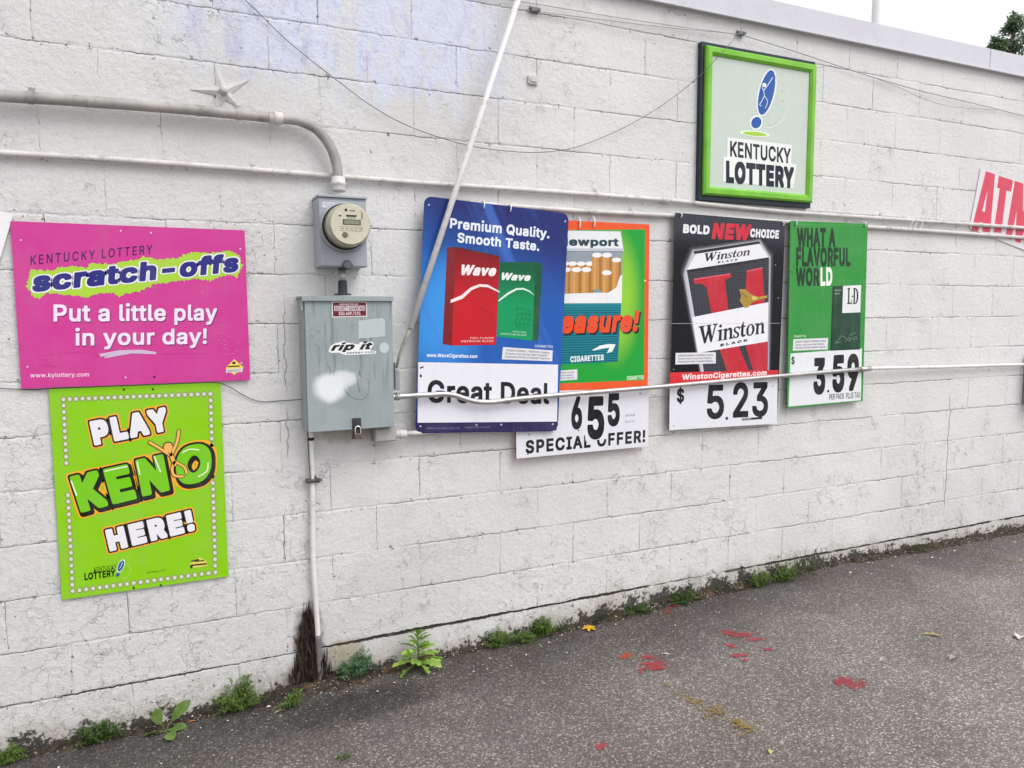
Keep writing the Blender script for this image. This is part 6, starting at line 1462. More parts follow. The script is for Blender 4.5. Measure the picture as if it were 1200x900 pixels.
child(coupling(None, (-0.4170,-0.0450,2.4151), (-0.3640,-0.0450,2.4151), .0245, pipe_w), t)
child(coupling(None, (-0.1477,-0.0580,2.1955), (-0.1485,-0.0630,2.1387), .029, pipe_w, 'connector'), t)
for p in ((-1.2320,-0.0450,2.4003), (-0.5288,-0.0450,2.4155)): child(strap(None, p, .0205, m=pipe_g), t)
# thin conduit along the whole wall
t = thing('wall_conduit', 'thin white conduit crossing the whole wall just above the hanging signs', 'conduit', (0.1545,-0.0200,2.2043), 'thin conduits along the wall')
bm = bmesh.new()
P = [(-2.0223,-0.0200,2.2034), (-1.3393,-0.0200,2.2046), (-0.9324,-0.0200,2.2100), (-0.4705,-0.0200,2.2077), (-0.1727,-0.0200,2.2068), (0.1545,-0.0200,2.2043), (0.6713,-0.0200,2.2060), (1.1363,-0.0200,2.2067), (1.5416,-0.0200,2.2052), (1.7671,-0.0200,2.2005), (2.3980,-0.0200,2.1884), (3.4985,-0.0200,2.1896), (4.5296,-0.0200,2.1915), (5.4368,-0.0200,2.1901)]
tube(bm, curve_pts(P, 3), .0115, 12)
child(mesh_obj('pipe', fix(bm), pipe_w), t)
for p in ((-0.4771,-0.0200,2.2072), (1.1363,-0.0200,2.2067), (3.1551,-0.0200,2.1890)): child(strap(None, p, .0115), t)
child(coupling(None, (1.5255,-0.0200,2.2051), (1.5685,-0.0200,2.2042), .0145, pipe_w), t)
# second thin conduit the signs hang from
t = thing('wall_conduit', 'thin white conduit the price signs hang from, lower of the pair on the right', 'conduit', (1.6149,-0.0180,2.1306), 'thin conduits along the wall')
bm = bmesh.new()
P = [(0.4358,-0.0180,2.1302), (0.9834,-0.0180,2.1243), (1.6150,-0.0180,2.1288), (2.3703,-0.0180,2.1328), (3.0292,-0.0180,2.1328), (3.5052,-0.0180,2.1322), (4.5394,-0.0180,2.1259), (5.4492,-0.0180,2.1196)]
tube(bm, curve_pts(P, 3), .0115, 12)
child(mesh_obj('pipe', fix(bm), pipe_w), t)
child(strap(None, (1.3497,-0.0180,2.1264), .0115), t)
for px in ((3.3784,-0.0300,2.1570), (3.4717,-0.0300,2.1559), (3.4243,-0.0300,2.1642)):
    bm = bmesh.new(); p = Vector(px)
    tube(bm, curve_pts([p + Vector((-.02, 0, -.03)), p + Vector((.005, -.006, 0)), p + Vector((.03, 0, .045))], 4), .0022, 6)
    child(mesh_obj('tie_wire', fix(bm), tie_m), t)
# shiny conduit that runs across the fronts of the signs
t = thing('steel_conduit', 'shiny steel conduit with a dip, running from the power panel across the sign fronts', 'conduit', (0.0751,-0.0850,1.2641))
bm = bmesh.new()
P = [(0.0583,-0.0900,1.2655), (0.0968,-0.0900,1.2654), (0.1790,-0.0900,1.2661), (0.2629,-0.0900,1.2658), (0.3075,-0.0900,1.2643), (0.3526,-0.0900,1.2558), (0.4148,-0.0900,1.2331), (0.4611,-0.0900,1.2219), (0.5338,-0.0900,1.2164), (0.6486,-0.0880,1.2237), (0.8846,-0.0820,1.2307), (1.5295,-0.0680,1.2436), (2.3315,-0.0600,1.2656), (2.9988,-0.0540,1.2814)]
tube(bm, curve_pts(P, 4), .0122, 14)
child(mesh_obj('pipe', fix(bm), galv), t)
bm = bmesh.new()
tube(bm, curve_pts([(2.9988,-0.0540,1.2814), (3.1386,-0.0480,1.2807), (3.7059,-0.0350,1.2678), (4.6044,-0.0300,1.2546), (5.5324,-0.0300,1.2433)], 4), .0105, 12)
child(mesh_obj('pipe', fix(bm), white_p), t)
child(coupling(None, (2.9687,-0.0550,1.2804), (3.0609,-0.0510,1.2811), .0155, galv), t)
child(coupling(None, (0.0679,-0.0900,1.2650), (0.0891,-0.0900,1.2650), .0165, galv, 'connector'), t)
# short conduit body under the power panel
t = thing('conduit_body', 'short grey conduit fitting under the power panel, pointing behind the blue sign', 'conduit', (0.0274,-0.0500,1.0919))
a, b = Vector((-0.0249,-0.0600,1.0972)), Vector((0.0751,-0.0600,1.0918))
bm = bmesh.new(); box(bm, a.x, b.x, -.085, -.02, a.z - .030, a.z + .034, .006); child(mesh_obj('body', bm, pipe_g), t)
bm = bmesh.new(); box(bm, a.x + .006, b.x - .006, -.090, -.0855, a.z - .024, a.z + .026, .002); child(mesh_obj('cover_plate', bm, plain('dull grey cover', 'a7a4a2', .5)), t)
child(coupling(None, (0.0765,-0.0550,1.0929), (0.1276,-0.0550,1.0911), .019, pipe_w, 'connector'), t)
bm = bmesh.new(); tube(bm, [(0.1197,-0.0550,1.0913), (0.1884,-0.0520,1.0921), (0.4025,-0.0200,1.0883), (0.6691,-0.0140,1.0876)], .0115, 12); child(mesh_obj('pipe', fix(bm), pipe_w), t)
# down-pipe into the ground
t = thing('ground_conduit', 'white plastic pipe running from under the power panel down into the ground', 'conduit', (-0.2733,-0.0200,-0.0002))
bm = bmesh.new(); tube(bm, curve_pts([(-0.2845,-0.0300,1.1486), (-0.2852,-0.0280,1.0746), (-0.2849,-0.0240,0.9102), (-0.2865,-0.0240,0.8166), (-0.2919,-0.0240,0.5903), (-0.2877,-0.0240,0.4328), (-0.2823,-0.0240,0.2852), (-0.2800,-0.0240,0.2109)], 4), .0115, 12)
child(mesh_obj('pipe', fix(bm), plain('white plastic pipe', 'd5d1ce', .4, 0, .05, 12, dirt=('a09a92', .5))), t)
bm = bmesh.new(); tube(bm, curve_pts([(-0.2800,-0.0240,0.2226), (-0.2786,-0.0240,0.1011), (-0.2734,-0.0240,-0.0458)], 4), .0145, 12)
child(mesh_obj('lower_sleeve', fix(bm), plain('grey plastic sleeve', '6f6c6b', .6, 0, .15, 30)), t)
bm = bmesh.new(); tube(bm, [(-0.2853,-0.0290,1.1024), (-0.2853,-0.0290,1.0895)], .0128, 12); child(mesh_obj('black_band', fix(bm), plain('black tape', '222222', .6)), t)
bm = bmesh.new(); c = Vector((-0.2848,-0.0240,0.9139))
box(bm, c.x - .028, c.x + .030, -.044, -.008, c.z - .008, c.z + .008, .004); tube(bm, [(c.x + .018, -.046, c.z), (c.x + .036, -.050, c.z + .006)], .005, 8); tube(bm, [(c.x + .01, -.03, c.z + .004), (c.x + .012, -.03, c.z + .022)], .005, 8)
child(mesh_obj('ground_clamp', fix(bm), plain('dark bronze clamp', '5c5c5e', .5, .6)), t)
child(strap(None, (-0.2865,-0.0240,0.8166), .0115, (0, 0, 1), 'strap', pipe_w), t)
bm = bmesh.new(); tube(bm, curve_pts([(-0.2990,-0.0300,1.1386), (-0.2998,-0.0340,1.0766), (-0.2975,-0.0340,0.9840), (-0.2938,-0.0360,0.9247)], 4), .0022, 6); child(mesh_obj('ground_wire', fix(bm), plain('green insulated wire', '48604f', .5)), t)
# leaning pole in front of the blue sign
t = thing('leaning_pole', 'long white pole slanting from beside the power panel up past the roof edge', 'pole', (0.0808,-0.1000,1.3889))
A, B = Vector((0.1418,-0.1000,1.5625)), Vector((0.6745,-0.0850,3.0307))
bm = bmesh.new(); tube(bm, [A, A.lerp(B, .5), A.lerp(B, 1.32)], .0135, 14); child(mesh_obj('sleeve', fix(bm), white_p), t)
bm = bmesh.new(); tube(bm, [(0.0766,-0.0950,1.3924), (0.0902,-0.0980,1.4481), (0.1217,-0.1000,1.5219), A.lerp(B, .01)], [.005, .0065, .0095, .0095], 10); child(mesh_obj('rod', fix(bm), pipe_g), t)

# ------------------------------------------------------------------ meter
grey = plain('grey enamelled steel', '9aa0a8', .42, .0, .05, 9, dirt=('7c8087', .25))
gsteel = lambda: None
cx, cz, rot, w_, h_, off = SIGNS['meterbox']
t = thing('electric_meter', 'grey meter box with a round glass meter, above the power panel', 'electric meter', (cx, -off, cz))
bm = bmesh.new(); box(bm, -w_ / 2, w_ / 2, .004, off - .001, -h_ / 2, h_ / 2 - .003, .003); mesh_obj('enclosure', bm, grey, t)
bm = bmesh.new(); box(bm, -w_ / 2 + .002, w_ / 2 - .002, 0, .0035, -h_ / 2 + .004, h_ / 2 - .014, .0015); mesh_obj('cover', bm, grey, t)
bm = bmesh.new(); box(bm, -w_ / 2 - .003, w_ / 2 + .003, -.006, off - .001, h_ / 2 - .0025, h_ / 2 + .007, .002); mesh_obj('top_lip', bm, grey, t)
mc = Vector((0.0034,0.0194))
bm = bmesh.new(); tube(bm, [(mc.x, .001, mc.y), (mc.x, -.012, mc.y), (mc.x, -.016, mc.y)], [.102, .102, .094], 40); mesh_obj('mounting_ring', fix(bm), plain('grey ring', '9aa0a6', .4), t)
bm = bmesh.new(); tube(bm, [(mc.x, -.014, mc.y), (mc.x, -.030, mc.y)], [.0935, .0935], 40); mesh_obj('gasket', fix(bm), plain('black base', '1e1f20', .5), t)
bm = bmesh.new(); tube(bm, [(mc.x, -.029, mc.y), (mc.x, -.07, mc.y), (mc.x, -.098, mc.y), (mc.x, -.107, mc.y), (mc.x, -.111, mc.y)], [.0885, .0872, .0855, .0815, .074], 48)
body = mesh_obj('meter_body', fix(bm), plain('yellowed clear plastic', 'aeab98', .22, 0, .16, 22, dirt=('5e5b4d', .55), spec=.5), t)
bm = bmesh.new(); disc(bm, (mc.x, mc.y), .0775, -.1125, -.110, 48)
dial = mesh_obj('dial', fix(bm), plain('cream dial plate', 'bfbcaa', .35, 0, .05, 30, dirt=('a39e84', .3)), t)
def dl(h, name, quads, y=-.1132, mtl=None):
    bm = bmesh.new()
    for x0, x1, z0, z1 in quads: box(bm, mc.x + x0, mc.x + x1, y, y + .0006, mc.y + z0, mc.y + z1)
    mesh_obj(name, bm, mtl or ink(h), dial)
dl('45483f', 'display', [(-.030, .042, -.002, .020)])
dl('7f846d', 'screen', [(-.025, .037, .001, .017)], -.1139)
dl('3a3a36', 'markings', [(-.016, .026, .030, .038), (-.010, -.004, .024, .027), (.002, .008, .024, .027), (.014, .020, .024, .027), (.044, .046, .020, .055), (.050, .052, .026, .050), (-.045, -.036, .030, .036), (-.004, .020, .052, .0535), (-.004, .020, .056, .0575)])
dl('8d8a74', 'rating_lines', [(-.042, .048, -.010, -.0085), (-.042, .048, -.0255, -.024), (-.042, -.0405, -.024, -.010), (.0465, .048, -.024, -.010)] + [(-.036 + .018 * i, -.026 + .018 * i, -.019, -.015) for i in range(5)])
bm = bmesh.new(); disc(bm, (mc.x - .016, mc.y + .056), .006, -.1134, -.112, 14); mesh_obj('emblem', fix(bm), ink('34342f'), dial)
bm = bmesh.new(); disc(bm, (mc.x - .022, mc.y - .042), .012, -.1134, -.112, 16); mesh_obj('seal_mark', fix(bm), ink('6d6a58'), dial)
a, b = (-0.0871,0.1373), (-0.0258,0.1087)
bm = bmesh.new(); box(bm, a[0] + .004, b[0] + .002, -.0012, -.0001, b[1] - .014, a[1] - .020); lab = mesh_obj('label_sticker', bm, ink('d2d4d8'), t)
bm = bmesh.new()
for k in range(3): box(bm, a[0] + .010 + .008 * k, b[0] - .003, -.0016, -.0013, a[1] - .028 - .008 * k, a[1] - .0255 - .008 * k)
mesh_obj('print', bm, ink('8b8d92'), lab)
bm = bmesh.new(); a = (0.0126,-0.1354)
tube(bm, [(a[0] + k * .0, -.004, a[1] + .002) for k in range(1)] + [(a[0], -.012, a[1] + .003)], [.020, .016], 18); box(bm, a[0] - .022, a[0] + .022, -.008, .004, a[1] - .004, a[1] + .004, .001)
mesh_obj('latch', fix(bm), plain('dark latch', '5d6268', .4, .5), t)
# hub and nipple between the two boxes
px0 = (-0.1433,-0.0700,1.8134); px1 = (-0.1443,-0.0700,1.7061)
nx, z1, z0 = px0[0], cz - h_ / 2, px1[2]
for nm, pr, mm in (('hub', [(z1, .017), (z1 - .010, .017), (z1 - .013, .014)], plain('dark grey hub', '4e5357', .5)), ('nipple', [(z1 - .012, .0155), (z1 - .058, .0155)], galv), ('locknut', [(z1 - .030, .019), (z1 - .042, .019)], galv),
                   ('hub', [(z1 - .056, .0185), (z0 + .008, .020), (z0 + .007, .034), (z0 + .001, .036)], plain('black hub', '3b4044', .5))):
    bm = bmesh.new(); tube(bm, [(nx - cx, off - .07, z - cz) for z, r in pr], [r for z, r in pr], 16); mesh_obj(nm, fix(bm), mm, t)

# ------------------------------------------------------------------ power panel
cx, cz, rot, w_, h_, off = SIGNS['panel']
t = thing('power_panel', 'blue grey steel electrical cabinet with stickers, below the meter', 'electrical cabinet', (cx, -off, cz))
def cab(n):
    x, y, z = n.xyz()
    c = n.mix(n.step(n.noise(5, 5, .6), .3, .7), lin('8d989a', 1.0), lin('98a3a5', 1.0))
    dr = n.noise(9, 4, .65, n.v('MULTIPLY', n.co, (4, 1, .45)))
    c = n.mix(n.k('MULTIPLY', n.step(dr, .50, .64), n.k('MULTIPLY', n.step(z, -.16, .02, .2, 1.), .6)), c, lin('6a7375'))
    # white overspray and a rubbed grey patch
    def blob(c, px, pz, rx, rz, colr, amt, soft):
        d = n.k('ADD', n.k('POWER', n.k('DIVIDE', n.k('SUBTRACT', x, px), rx), 2.), n.k('POWER', n.k('DIVIDE', n.k('SUBTRACT', z, pz), rz), 2.))
        d = n.k('ADD', d, n.k('MULTIPLY_ADD', n.noise(14, 4, .6), .9, -.45))
        return n.mix(n.k('MULTIPLY', n.step(d, .35, soft, 1., 0.), amt), c, lin(colr))
    c = blob(c, -.005, -.145, .10, .055, '8b9698', .75, 1.2)
    c = blob(c, -.088, -.092, .072, .062, 'dde2e4', .95, 1.35)
    c = blob(c, -.035, -.056, .058, .036, 'd6dcde', .85, 1.5)
    sp = n.step(n.noise(75, 4, .7), .64, .70)
    c = n.mix(n.k('MULTIPLY', sp, .5), c, lin('6b7678'))
    n.base(c); n.nrm(n.bump(n.noise(7, 2), .35, .004))
cabm = ink_mat('blue grey enamelled steel', cab, .4)
cabs = plain('grey enamelled cabinet sides', '8f999b', .42, 0, .05, 9, dirt=('7c8789', .35))
bm = bmesh.new(); box(bm, -w_ / 2 - .004, w_ / 2 + .004, .014, off - .001, -h_ / 2 + .004, h_ / 2 + .004, .003); mesh_obj('enclosure', bm, cabs, t)
bm = bmesh.new(); box(bm, -w_ / 2, w_ / 2, 0, .0135, -h_ / 2, h_ / 2, .003); door = mesh_obj('door', bm, cabm, t)
bm = bmesh.new(); box(bm, -w_ / 2 - .012, w_ / 2 + .004, -.010, off - .001, h_ / 2 + .0045, h_ / 2 + .014, .002); box(bm, -w_ / 2 - .012, w_ / 2 + .003, -.012, -.007, h_ / 2 - .006, h_ / 2 + .0138, .001); mesh_obj('rain_lip', bm, cabs, t)
bm = bmesh.new(); box(bm, -w_ / 2 - .014, -w_ / 2 - .0045, .005, .03, h_ / 2 - .045, h_ / 2 - .008, .002); mesh_obj('hinge', bm, cabs, t)
a = (0.0199,-0.2587)
bm = bmesh.new(); box(bm, a[0] - .021, a[0] + .017, -.006, -.0005, a[1] - .030, a[1] + .034, .003); hasp = mesh_obj('hasp', bm, plain('dark steel hasp', '4a4a48', .5, .6, .2, 40), t)
bm = bmesh.new(); box(bm, a[0] - .022, a[0] + .018, -.004, .010, a[1] - .055, a[1] - .031, .001); mesh_obj('rusty_tab', bm, plain('rusty steel', '6e6255', .8, .3, .25, 40), hasp)
art_on(door, ART['panel'], {})
# switch on the right flank
s0 = (0.0801,-0.1000,1.3515)
bm = bmesh.new(); xs_ = cx + w_ / 2 + .005 - cx
box(bm, xs_, xs_ + .032, .03, .09, (0.2111,-0.1186)[1], (0.2128,-0.0298)[1], .004); mesh_obj('switch_box', bm, plain('grey switch housing', '8d9091', .5), t)
bm = bmesh.new(); box(bm, xs_, xs_ + .010, .022, .029, (0.2111,-0.1186)[1] + .01, (0.1983,0.0039)[1], .002); mesh_obj('switch_lever', bm, plain('dark switch lever', '4d5052', .5), t)
# padlock hooked into the hasp
pl = thing('padlock', 'small steel padlock hanging from the hasp of the blue grey cabinet', 'padlock', (cx + a[0], -off - .012, cz + a[1] - .028))
bm = bmesh.new(); tube(bm, curve_pts([(-.011, 0, -.004), (-.011, 0, .016), (-.008, 0, .024), (0, 0, .028), (.008, 0, .024), (.011, 0, .016), (.011, 0, -.004)], 4), .0032, 8); mesh_obj('shackle', fix(bm), plain('polished steel', 'e0e0e0', .25, .9, .05), pl)
bm = bmesh.new(); box(bm, -.016, .016, -.008, .008, -.026, -.002, .003); mesh_obj('body', bm, plain('dull brass and steel', '6f6a60', .4, .6, .2, 60), pl)

# ------------------------------------------------------------------ anchor star
p = Vector((-0.5822,0.0000,2.5076))
t = thing('anchor_star', 'white painted iron star with five ridged points on the wall above the conduit', 'wall anchor', (p.x, 0, p.z))
bm = bmesh.new()
tips = [(-0.6112,0.0000,2.6134), (-0.4821,0.0000,2.5640), (-0.5155,0.0000,2.4473), (-0.6252,0.0000,2.4160), (-0.7025,0.0000,2.5018)]
tips = [Vector(q) - Vector((p.x, 0, p.z)) for q in tips]
apex = bm.verts.new((0, -.015, 0))
ring = []
for i, q in enumerate(tips):
    n_ = tips[(i + 1) % 5]
    mid = (q.normalized() + n_.normalized()).normalized() * .032
    ring.append((bm.verts.new((q.x, -.003, q.z)), bm.verts.new((mid.x, -.004, mid.z))))
base_ = []
for i in range(5):
    tip, vl = ring[i]; pv = ring[i - 1][1]
    bm.faces.new((apex, pv, tip)); bm.faces.new((apex, tip, vl))
    base_ += [tip, vl]
bt = [bm.verts.new((v.co.x, -.0005, v.co.z)) for v in base_]
for i in range(10): bm.faces.new((base_[i], base_[(i + 1) % 10], bt[(i + 1) % 10], bt[i]))
star_m = plain('white painted cast iron', 'cccac9', .7, 0, .06, 30, .004, k=1.0)
mesh_obj('star', fix(bm), star_m, t)
bm = bmesh.new(); tube(bm, [(0, -.012, 0), (0, -.030, 0), (0, -.038, 0), (0, -.041, 0)], [.017, .016, .012, .005], 16); mesh_obj('bolt', fix(bm), star_m, t)

# ------------------------------------------------------------------ wires and small wall fittings
wire_d = plain('dark weathered wire', '5a5a5c', .6)
wire_l = plain('grey wire', '9b9a9b', .6)
def wire(pts, r, label, m=wire_d, n=6, name='wire', cat='wire', group=None):
    bm = bmesh.new(); tube(bm, curve_pts(pts, n), r, 6)
    return tag(mesh_obj(name, fix(bm), m), label, cat, group)
wire([(-0.5651,-0.0100,2.9355), (-0.4479,-0.0120,2.8349), (-0.3196,-0.0150,2.7258), (-0.1163,-0.0200,2.5892), (0.0275,-0.0200,2.5038), (0.1936,-0.0200,2.4379), (0.4461,-0.0200,2.3870), (0.6721,-0.0200,2.3776), (0.8513,-0.0200,2.3906), (1.0380,-0.0200,2.4345), (1.2887,-0.0250,2.5464), (1.5129,-0.0400,2.6784), (1.7139,-0.0800,2.8386), (1.8562,-0.0900,2.9813), (1.9963,-0.0300,3.0930)], .0016, 'thin wire sagging in a long loop under the blue stained paint')
for k, pts in enumerate(([(0.4480,-0.0120,3.0493), (0.7005,-0.0120,3.0576), (0.9452,-0.0140,3.0618), (1.2059,-0.0140,3.0673), (1.6131,-0.0160,3.0795), (2.0050,-0.0200,3.0975)],
                         [(0.6787,-0.0120,3.0240), (0.7926,-0.0120,3.0269), (1.1889,-0.0180,3.0434), (1.5852,-0.0180,3.0663), (2.0050,-0.0200,3.0975)],
                         [(0.7926,-0.0120,3.0231), (1.0361,-0.0180,3.0240), (1.3112,-0.0200,3.0209), (1.5055,-0.0200,3.0207), (1.7802,-0.0200,3.0179)],
                         [(2.0050,-0.0200,3.0975), (2.2378,-0.0200,3.0778), (2.5214,-0.0200,3.0508), (3.0025,-0.0160,3.0049), (3.4230,-0.0180,2.9729), (3.9338,-0.0160,2.9533), (4.4709,-0.0120,2.9296), (5.0548,-0.0120,2.8960)],
                         [(3.0168,-0.0160,3.0042), (3.2294,-0.0220,2.9693), (3.4385,-0.0260,2.9271), (3.6951,-0.0240,2.9071), (3.9365,-0.0160,2.9217), (4.1964,-0.0140,2.9391)])):
    wire(pts, .0017 if k < 4 else .0014, ['upper grey cable strung tight below the coping, left of the framed sign', 'lower grey cable of the bundle strung between the two wall clips', 'loose grey cable sagging towards the top left of the framed sign',
                                          'grey cable running from the framed sign down to the right edge', 'slack loop of thin cable under the long cable at upper right'][k], wire_l if k != 3 else wire_d, group='cables below the coping')
wire([(-1.4924,-0.0060,1.3765), (-1.3902,-0.0060,1.3625), (-1.2841,-0.0080,1.3530), (-1.2223,-0.0220,1.3578), (-1.0597,-0.0220,1.3569), (-0.8525,-0.0220,1.3560), (-0.6648,-0.0220,1.3529), (-0.6066,-0.0140,1.3340), (-0.5513,-0.0080,1.2955), (-0.4848,-0.0060,1.2651), (-0.3989,-0.0060,1.2641), (-0.3096,-0.0200,1.2663)], .0016, 'thin dark wire squeezed between the magenta and lime signs, ending at the cabinet', plain('dark green wire', '3c4640', .6))
for q, nm, lb in (((0.7942,0.0000,3.0332), 'cable_clip', 'small grey cable clip near the top of the wall, left of the framed sign'), ((2.0225,0.0000,3.1066), 'cable_clip', 'dark wall hook above the framed sign where the wires meet')):
    bm = bmesh.new(); box(bm, q[0] - .020, q[0] + .016, -.022, -.0005, q[2] - .010, q[2] + .010, .004); disc(bm, (q[0] + .02, q[2]), .008, -.026, -.001, 10); tube(bm, [(q[0] - .024, -.012, q[2]), (q[0] - .024, -.012, q[2] + .014)], .004, 8)
    tag(mesh_obj(nm, fix(bm), plain('grey clip', '77757a', .6)), lb, 'clip')
q = Vector((0.7915,0.0000,2.7187))
bm = bmesh.new(); box(bm, q.x - .030, q.x + .022, -.014, -.0005, q.z - .022, q.z + .018, .005); box(bm, q.x - .020, q.x + .012, -.019, -.0145, q.z - .012, q.z + .009, .003)
tag(mesh_obj('painted_junction_stub', bm, star_m), 'small square stub painted over white, above the long sagging wire', 'wall fitting')
a, b = Vector((4.6528,0.0000,0.9726)), Vector((4.6332,0.0000,1.3239))
bm = bmesh.new(); box(bm, a.x, a.x + .30, -.09, -.001, a.z, b.z, .006)
t = thing('junction_box', 'grey steel box on the wall cut off by the right edge', 'junction box', (a.x + .15, -.09, a.z))
o = mesh_obj('enclosure', bm, plain('grey steel box', '7e7d80', .5)); child(o, t)
bm = bmesh.new(); box(bm, a.x + .008, a.x + .292, -.098, -.091, a.z + .008, b.z - .008, .003); child(mesh_obj('cover', bm, plain('grey steel cover', '85848a', .5)), t)

# ------------------------------------------------------------------ weeds
def leaf(bm, base, d, length, width, droop=.6, seg=4, fold=.25, mi=0, lobes=0, twist=0.):
    """one leaf blade as a folded strip; lobes>0 cuts its edge like a dandelion's"""
    base = Vector(base); d = Vector(d).normalized()
    side = d.cross(Vector((0, 0, 1)))
    side = side.normalized() if side.length > .05 else Vector((1, 0, 0))
    side = side * math.cos(twist) + d.cross(side) * math.sin(twist)
    p = base.copy(); rows = []; dd = d.copy()
    for i in range(seg + 1):
        t = i / seg
        w_ = width * (math.sin(math.pi * min(1, t * .93 + .05)) ** .75) * (.55 + .6 * t if not lobes else (.35 + .9 * t) * (1 if i % 2 else .55))
        if i == seg: w_ = width * .06
        nrm = side.cross(dd)
        rows.append((bm.verts.new(p + side * w_ / 2 + nrm * w_ * fold), bm.verts.new(p), bm.verts.new(p - side * w_ / 2 + nrm * w_ * fold)))
        dd = (dd + Vector((0, 0, -droop / seg))).normalized()
        p = p + dd * length / seg
    for a, b in zip(rows, rows[1:]):
        for k in (0, 1):
            f = bm.faces.new((a[k], a[k + 1], b[k + 1], b[k])); f.material_index = mi; f.smooth = True
def leaf_mat(name, h1, h2, tr=.25):
    n = NB(name, .5, 0, .3)
    c = n.mix(n.step(n.noise(45, 3), .3, .7), lin(h1), lin(h2))
    n.base(c)
    tb = n.t.nodes.new('ShaderNodeBsdfTranslucent'); n.put(tb.inputs[0], c)
    mx = n.t.nodes.new('ShaderNodeMixShader'); mx.inputs[0].default_value = tr
    n.t.links.new(n.b.outputs[0], mx.inputs[1]); n.t.links.new(tb.outputs[0], mx.inputs[2])
    n.t.links.new(mx.outputs[0], n.t.nodes['Material Output'].inputs[0])
    return n.m
LM = {'dark': [leaf_mat('dark weed leaf', '3a5029', '4f6837'), leaf_mat('dark weed leaf worn', '475d33', '5f7840')],
      'mid': [leaf_mat('green weed leaf', '4f6a2f', '65823f'), leaf_mat('green weed leaf pale', '60793a', '78934c')],
      'lime': [leaf_mat('fresh lettuce leaf', '73993c', '93b552'), leaf_mat('fresh lettuce leaf pale', '8db04c', 'aac867')],
      'blue': [leaf_mat('blue green weed leaf', '45664a', '5d7f5a'), leaf_mat('blue green weed leaf pale', '55765a', '6d8f68')]}
stem_m = plain('weed stem', '6d7a42', .6)
rng = random.Random(11)
def weed(pos, kind, mats, h, spread, n, label, group=None, name='weed'):
    p = Vector(pos); p.y = min(p.y, -.012); p.z = gz(p.x)
    t = thing(name, label, 'weed', p, group or 'weeds along the wall foot')
    bl = bmesh.new(); bs = bmesh.new()
    if kind == 'bushy':                      # many wiry stems carrying small divided leaves
        for i in range(n):
            a = rng.uniform(0, 6.283); rr = spread * math.sqrt(rng.random()); hh = h * rng.uniform(.35, 1.0) * (1 - .35 * (rr / spread)) * (1.45 if rng.random() < .14 else 1)
            top = Vector((rr * math.cos(a), min(-p.y - .004, rr * .6 * math.sin(a) - .01), hh)); b0 = Vector((rr * .3 * math.cos(a), -abs(rr * .15 * math.sin(a)), 0))
            b0.y = min(b0.y, -p.y - .004)
            pts = curve_pts([b0, b0.lerp(top, .5) + Vector((0, 0, hh * .12)), top], 3); tube(bs, pts, .0011, 4, False)
            for q in pts[1:]:
                for _ in range(5):
                    d = Vector((rng.uniform(-1, 1), rng.uniform(-1, .5), rng.uniform(-.1, .9)))
                    leaf(bl, q, d, rng.uniform(.009, .022), rng.uniform(.0035, .008), .7, 2, .2, rng.randrange(2))
        for i in range(n // 3):                # stray blades of grass
            a = rng.uniform(0, 6.283)
            leaf(bl, (rng.uniform(-1.3, 1.3) * spread, min(-p.y - .004, rng.uniform(-.03, 0)), 0), (math.cos(a) * .8, -abs(math.sin(a)) * .5, rng.uniform(.7, 2)), h * rng.uniform(.5, 1.2), .0035, rng.uniform(.4, 1.2), 4, .15, rng.randrange(2))
    elif kind == 'rosette':                  # long lobed leaves from one root
        for i in range(n):
            a = 6.283 * i / n + rng.uniform(-.3, .3); el = rng.uniform(.15, 1.0)
            d = Vector((math.cos(a), -abs(math.sin(a)) if rng.random() < .8 else math.sin(a) * .1, el))
            leaf(bl, (0, 0, .004), d, h * rng.uniform(.75, 1.15), spread * rng.uniform(.25, .4), rng.uniform(.5, 1.0), 8, .18, rng.randrange(2), 1)
    elif kind == 'dock':                     # a few broad spoon leaves on stalks
        for a, el, ln, wd, tw in ((.55, 1.35, 1.3, .40, 1.2), (2.0, 1.9, 1.0, .44, 1.3), (-1.4, .15, .8, .40, .2), (2.9, .25, .6, .36, .5), (.1, .25, .65, .34, .5), (-2.4, .4, .5, .3, .4), (-.7, .3, .5, .3, .3)):
            d = Vector((math.cos(a), -abs(math.sin(a)) * .5 - .05, el)); st = d.normalized() * h * .38 * ln
            tube(bs, curve_pts([(0, 0, 0), st * .6 + Vector((0, 0, .004)), st], 3), .0022, 5, False)
            leaf(bl, st, d, h * .72 * ln, spread * wd * 1.25, .4, 7, .15, rng.randrange(2), 0, tw)
    elif kind == 'lettuce':                  # upright stalk with toothed leaves up to the tip
        tube(bs, [(0, 0, 0), (.006, -.004, h * .5), (.0, -.006, h)], [.004, .003, .0015], 6)
        for i in range(n):
            t_ = i / n; a = i * 2.4; zz = h * (.04 + .93 * t_)
            d = Vector((math.cos(a), -abs(math.sin(a)) * .9, .25 + 1.3 * t_))
            leaf(bl, (0, -.004, zz), d, spread * (1.2 - .8 * t_) * rng.uniform(.8, 1.1), spread * (.50 - .2 * t_), .6, 8, .2, rng.randrange(2), 1, rng.uniform(-.6, .6))
    else:                                    # grass tuft
        for i in range(n):
            a = rng.uniform(0, 6.283); d = Vector((math.cos(a) * .7, -abs(math.sin(a)) * .6, rng.uniform(.8, 2.2)))
            leaf(bl, (rng.uniform(-1, 1) * spread * .5, min(-p.y - .003, rng.uniform(-.02, .005)), 0), d, h * rng.uniform(.5, 1.1), rng.uniform(.003, .006), rng.uniform(.4, 1.2), 4, .15, rng.randrange(2))
    mesh_obj('leaves', bl, LM[mats], t)
    if len(bs.verts): mesh_obj('stem', bs, stem_m, t)
    else: bs.free()
    return t
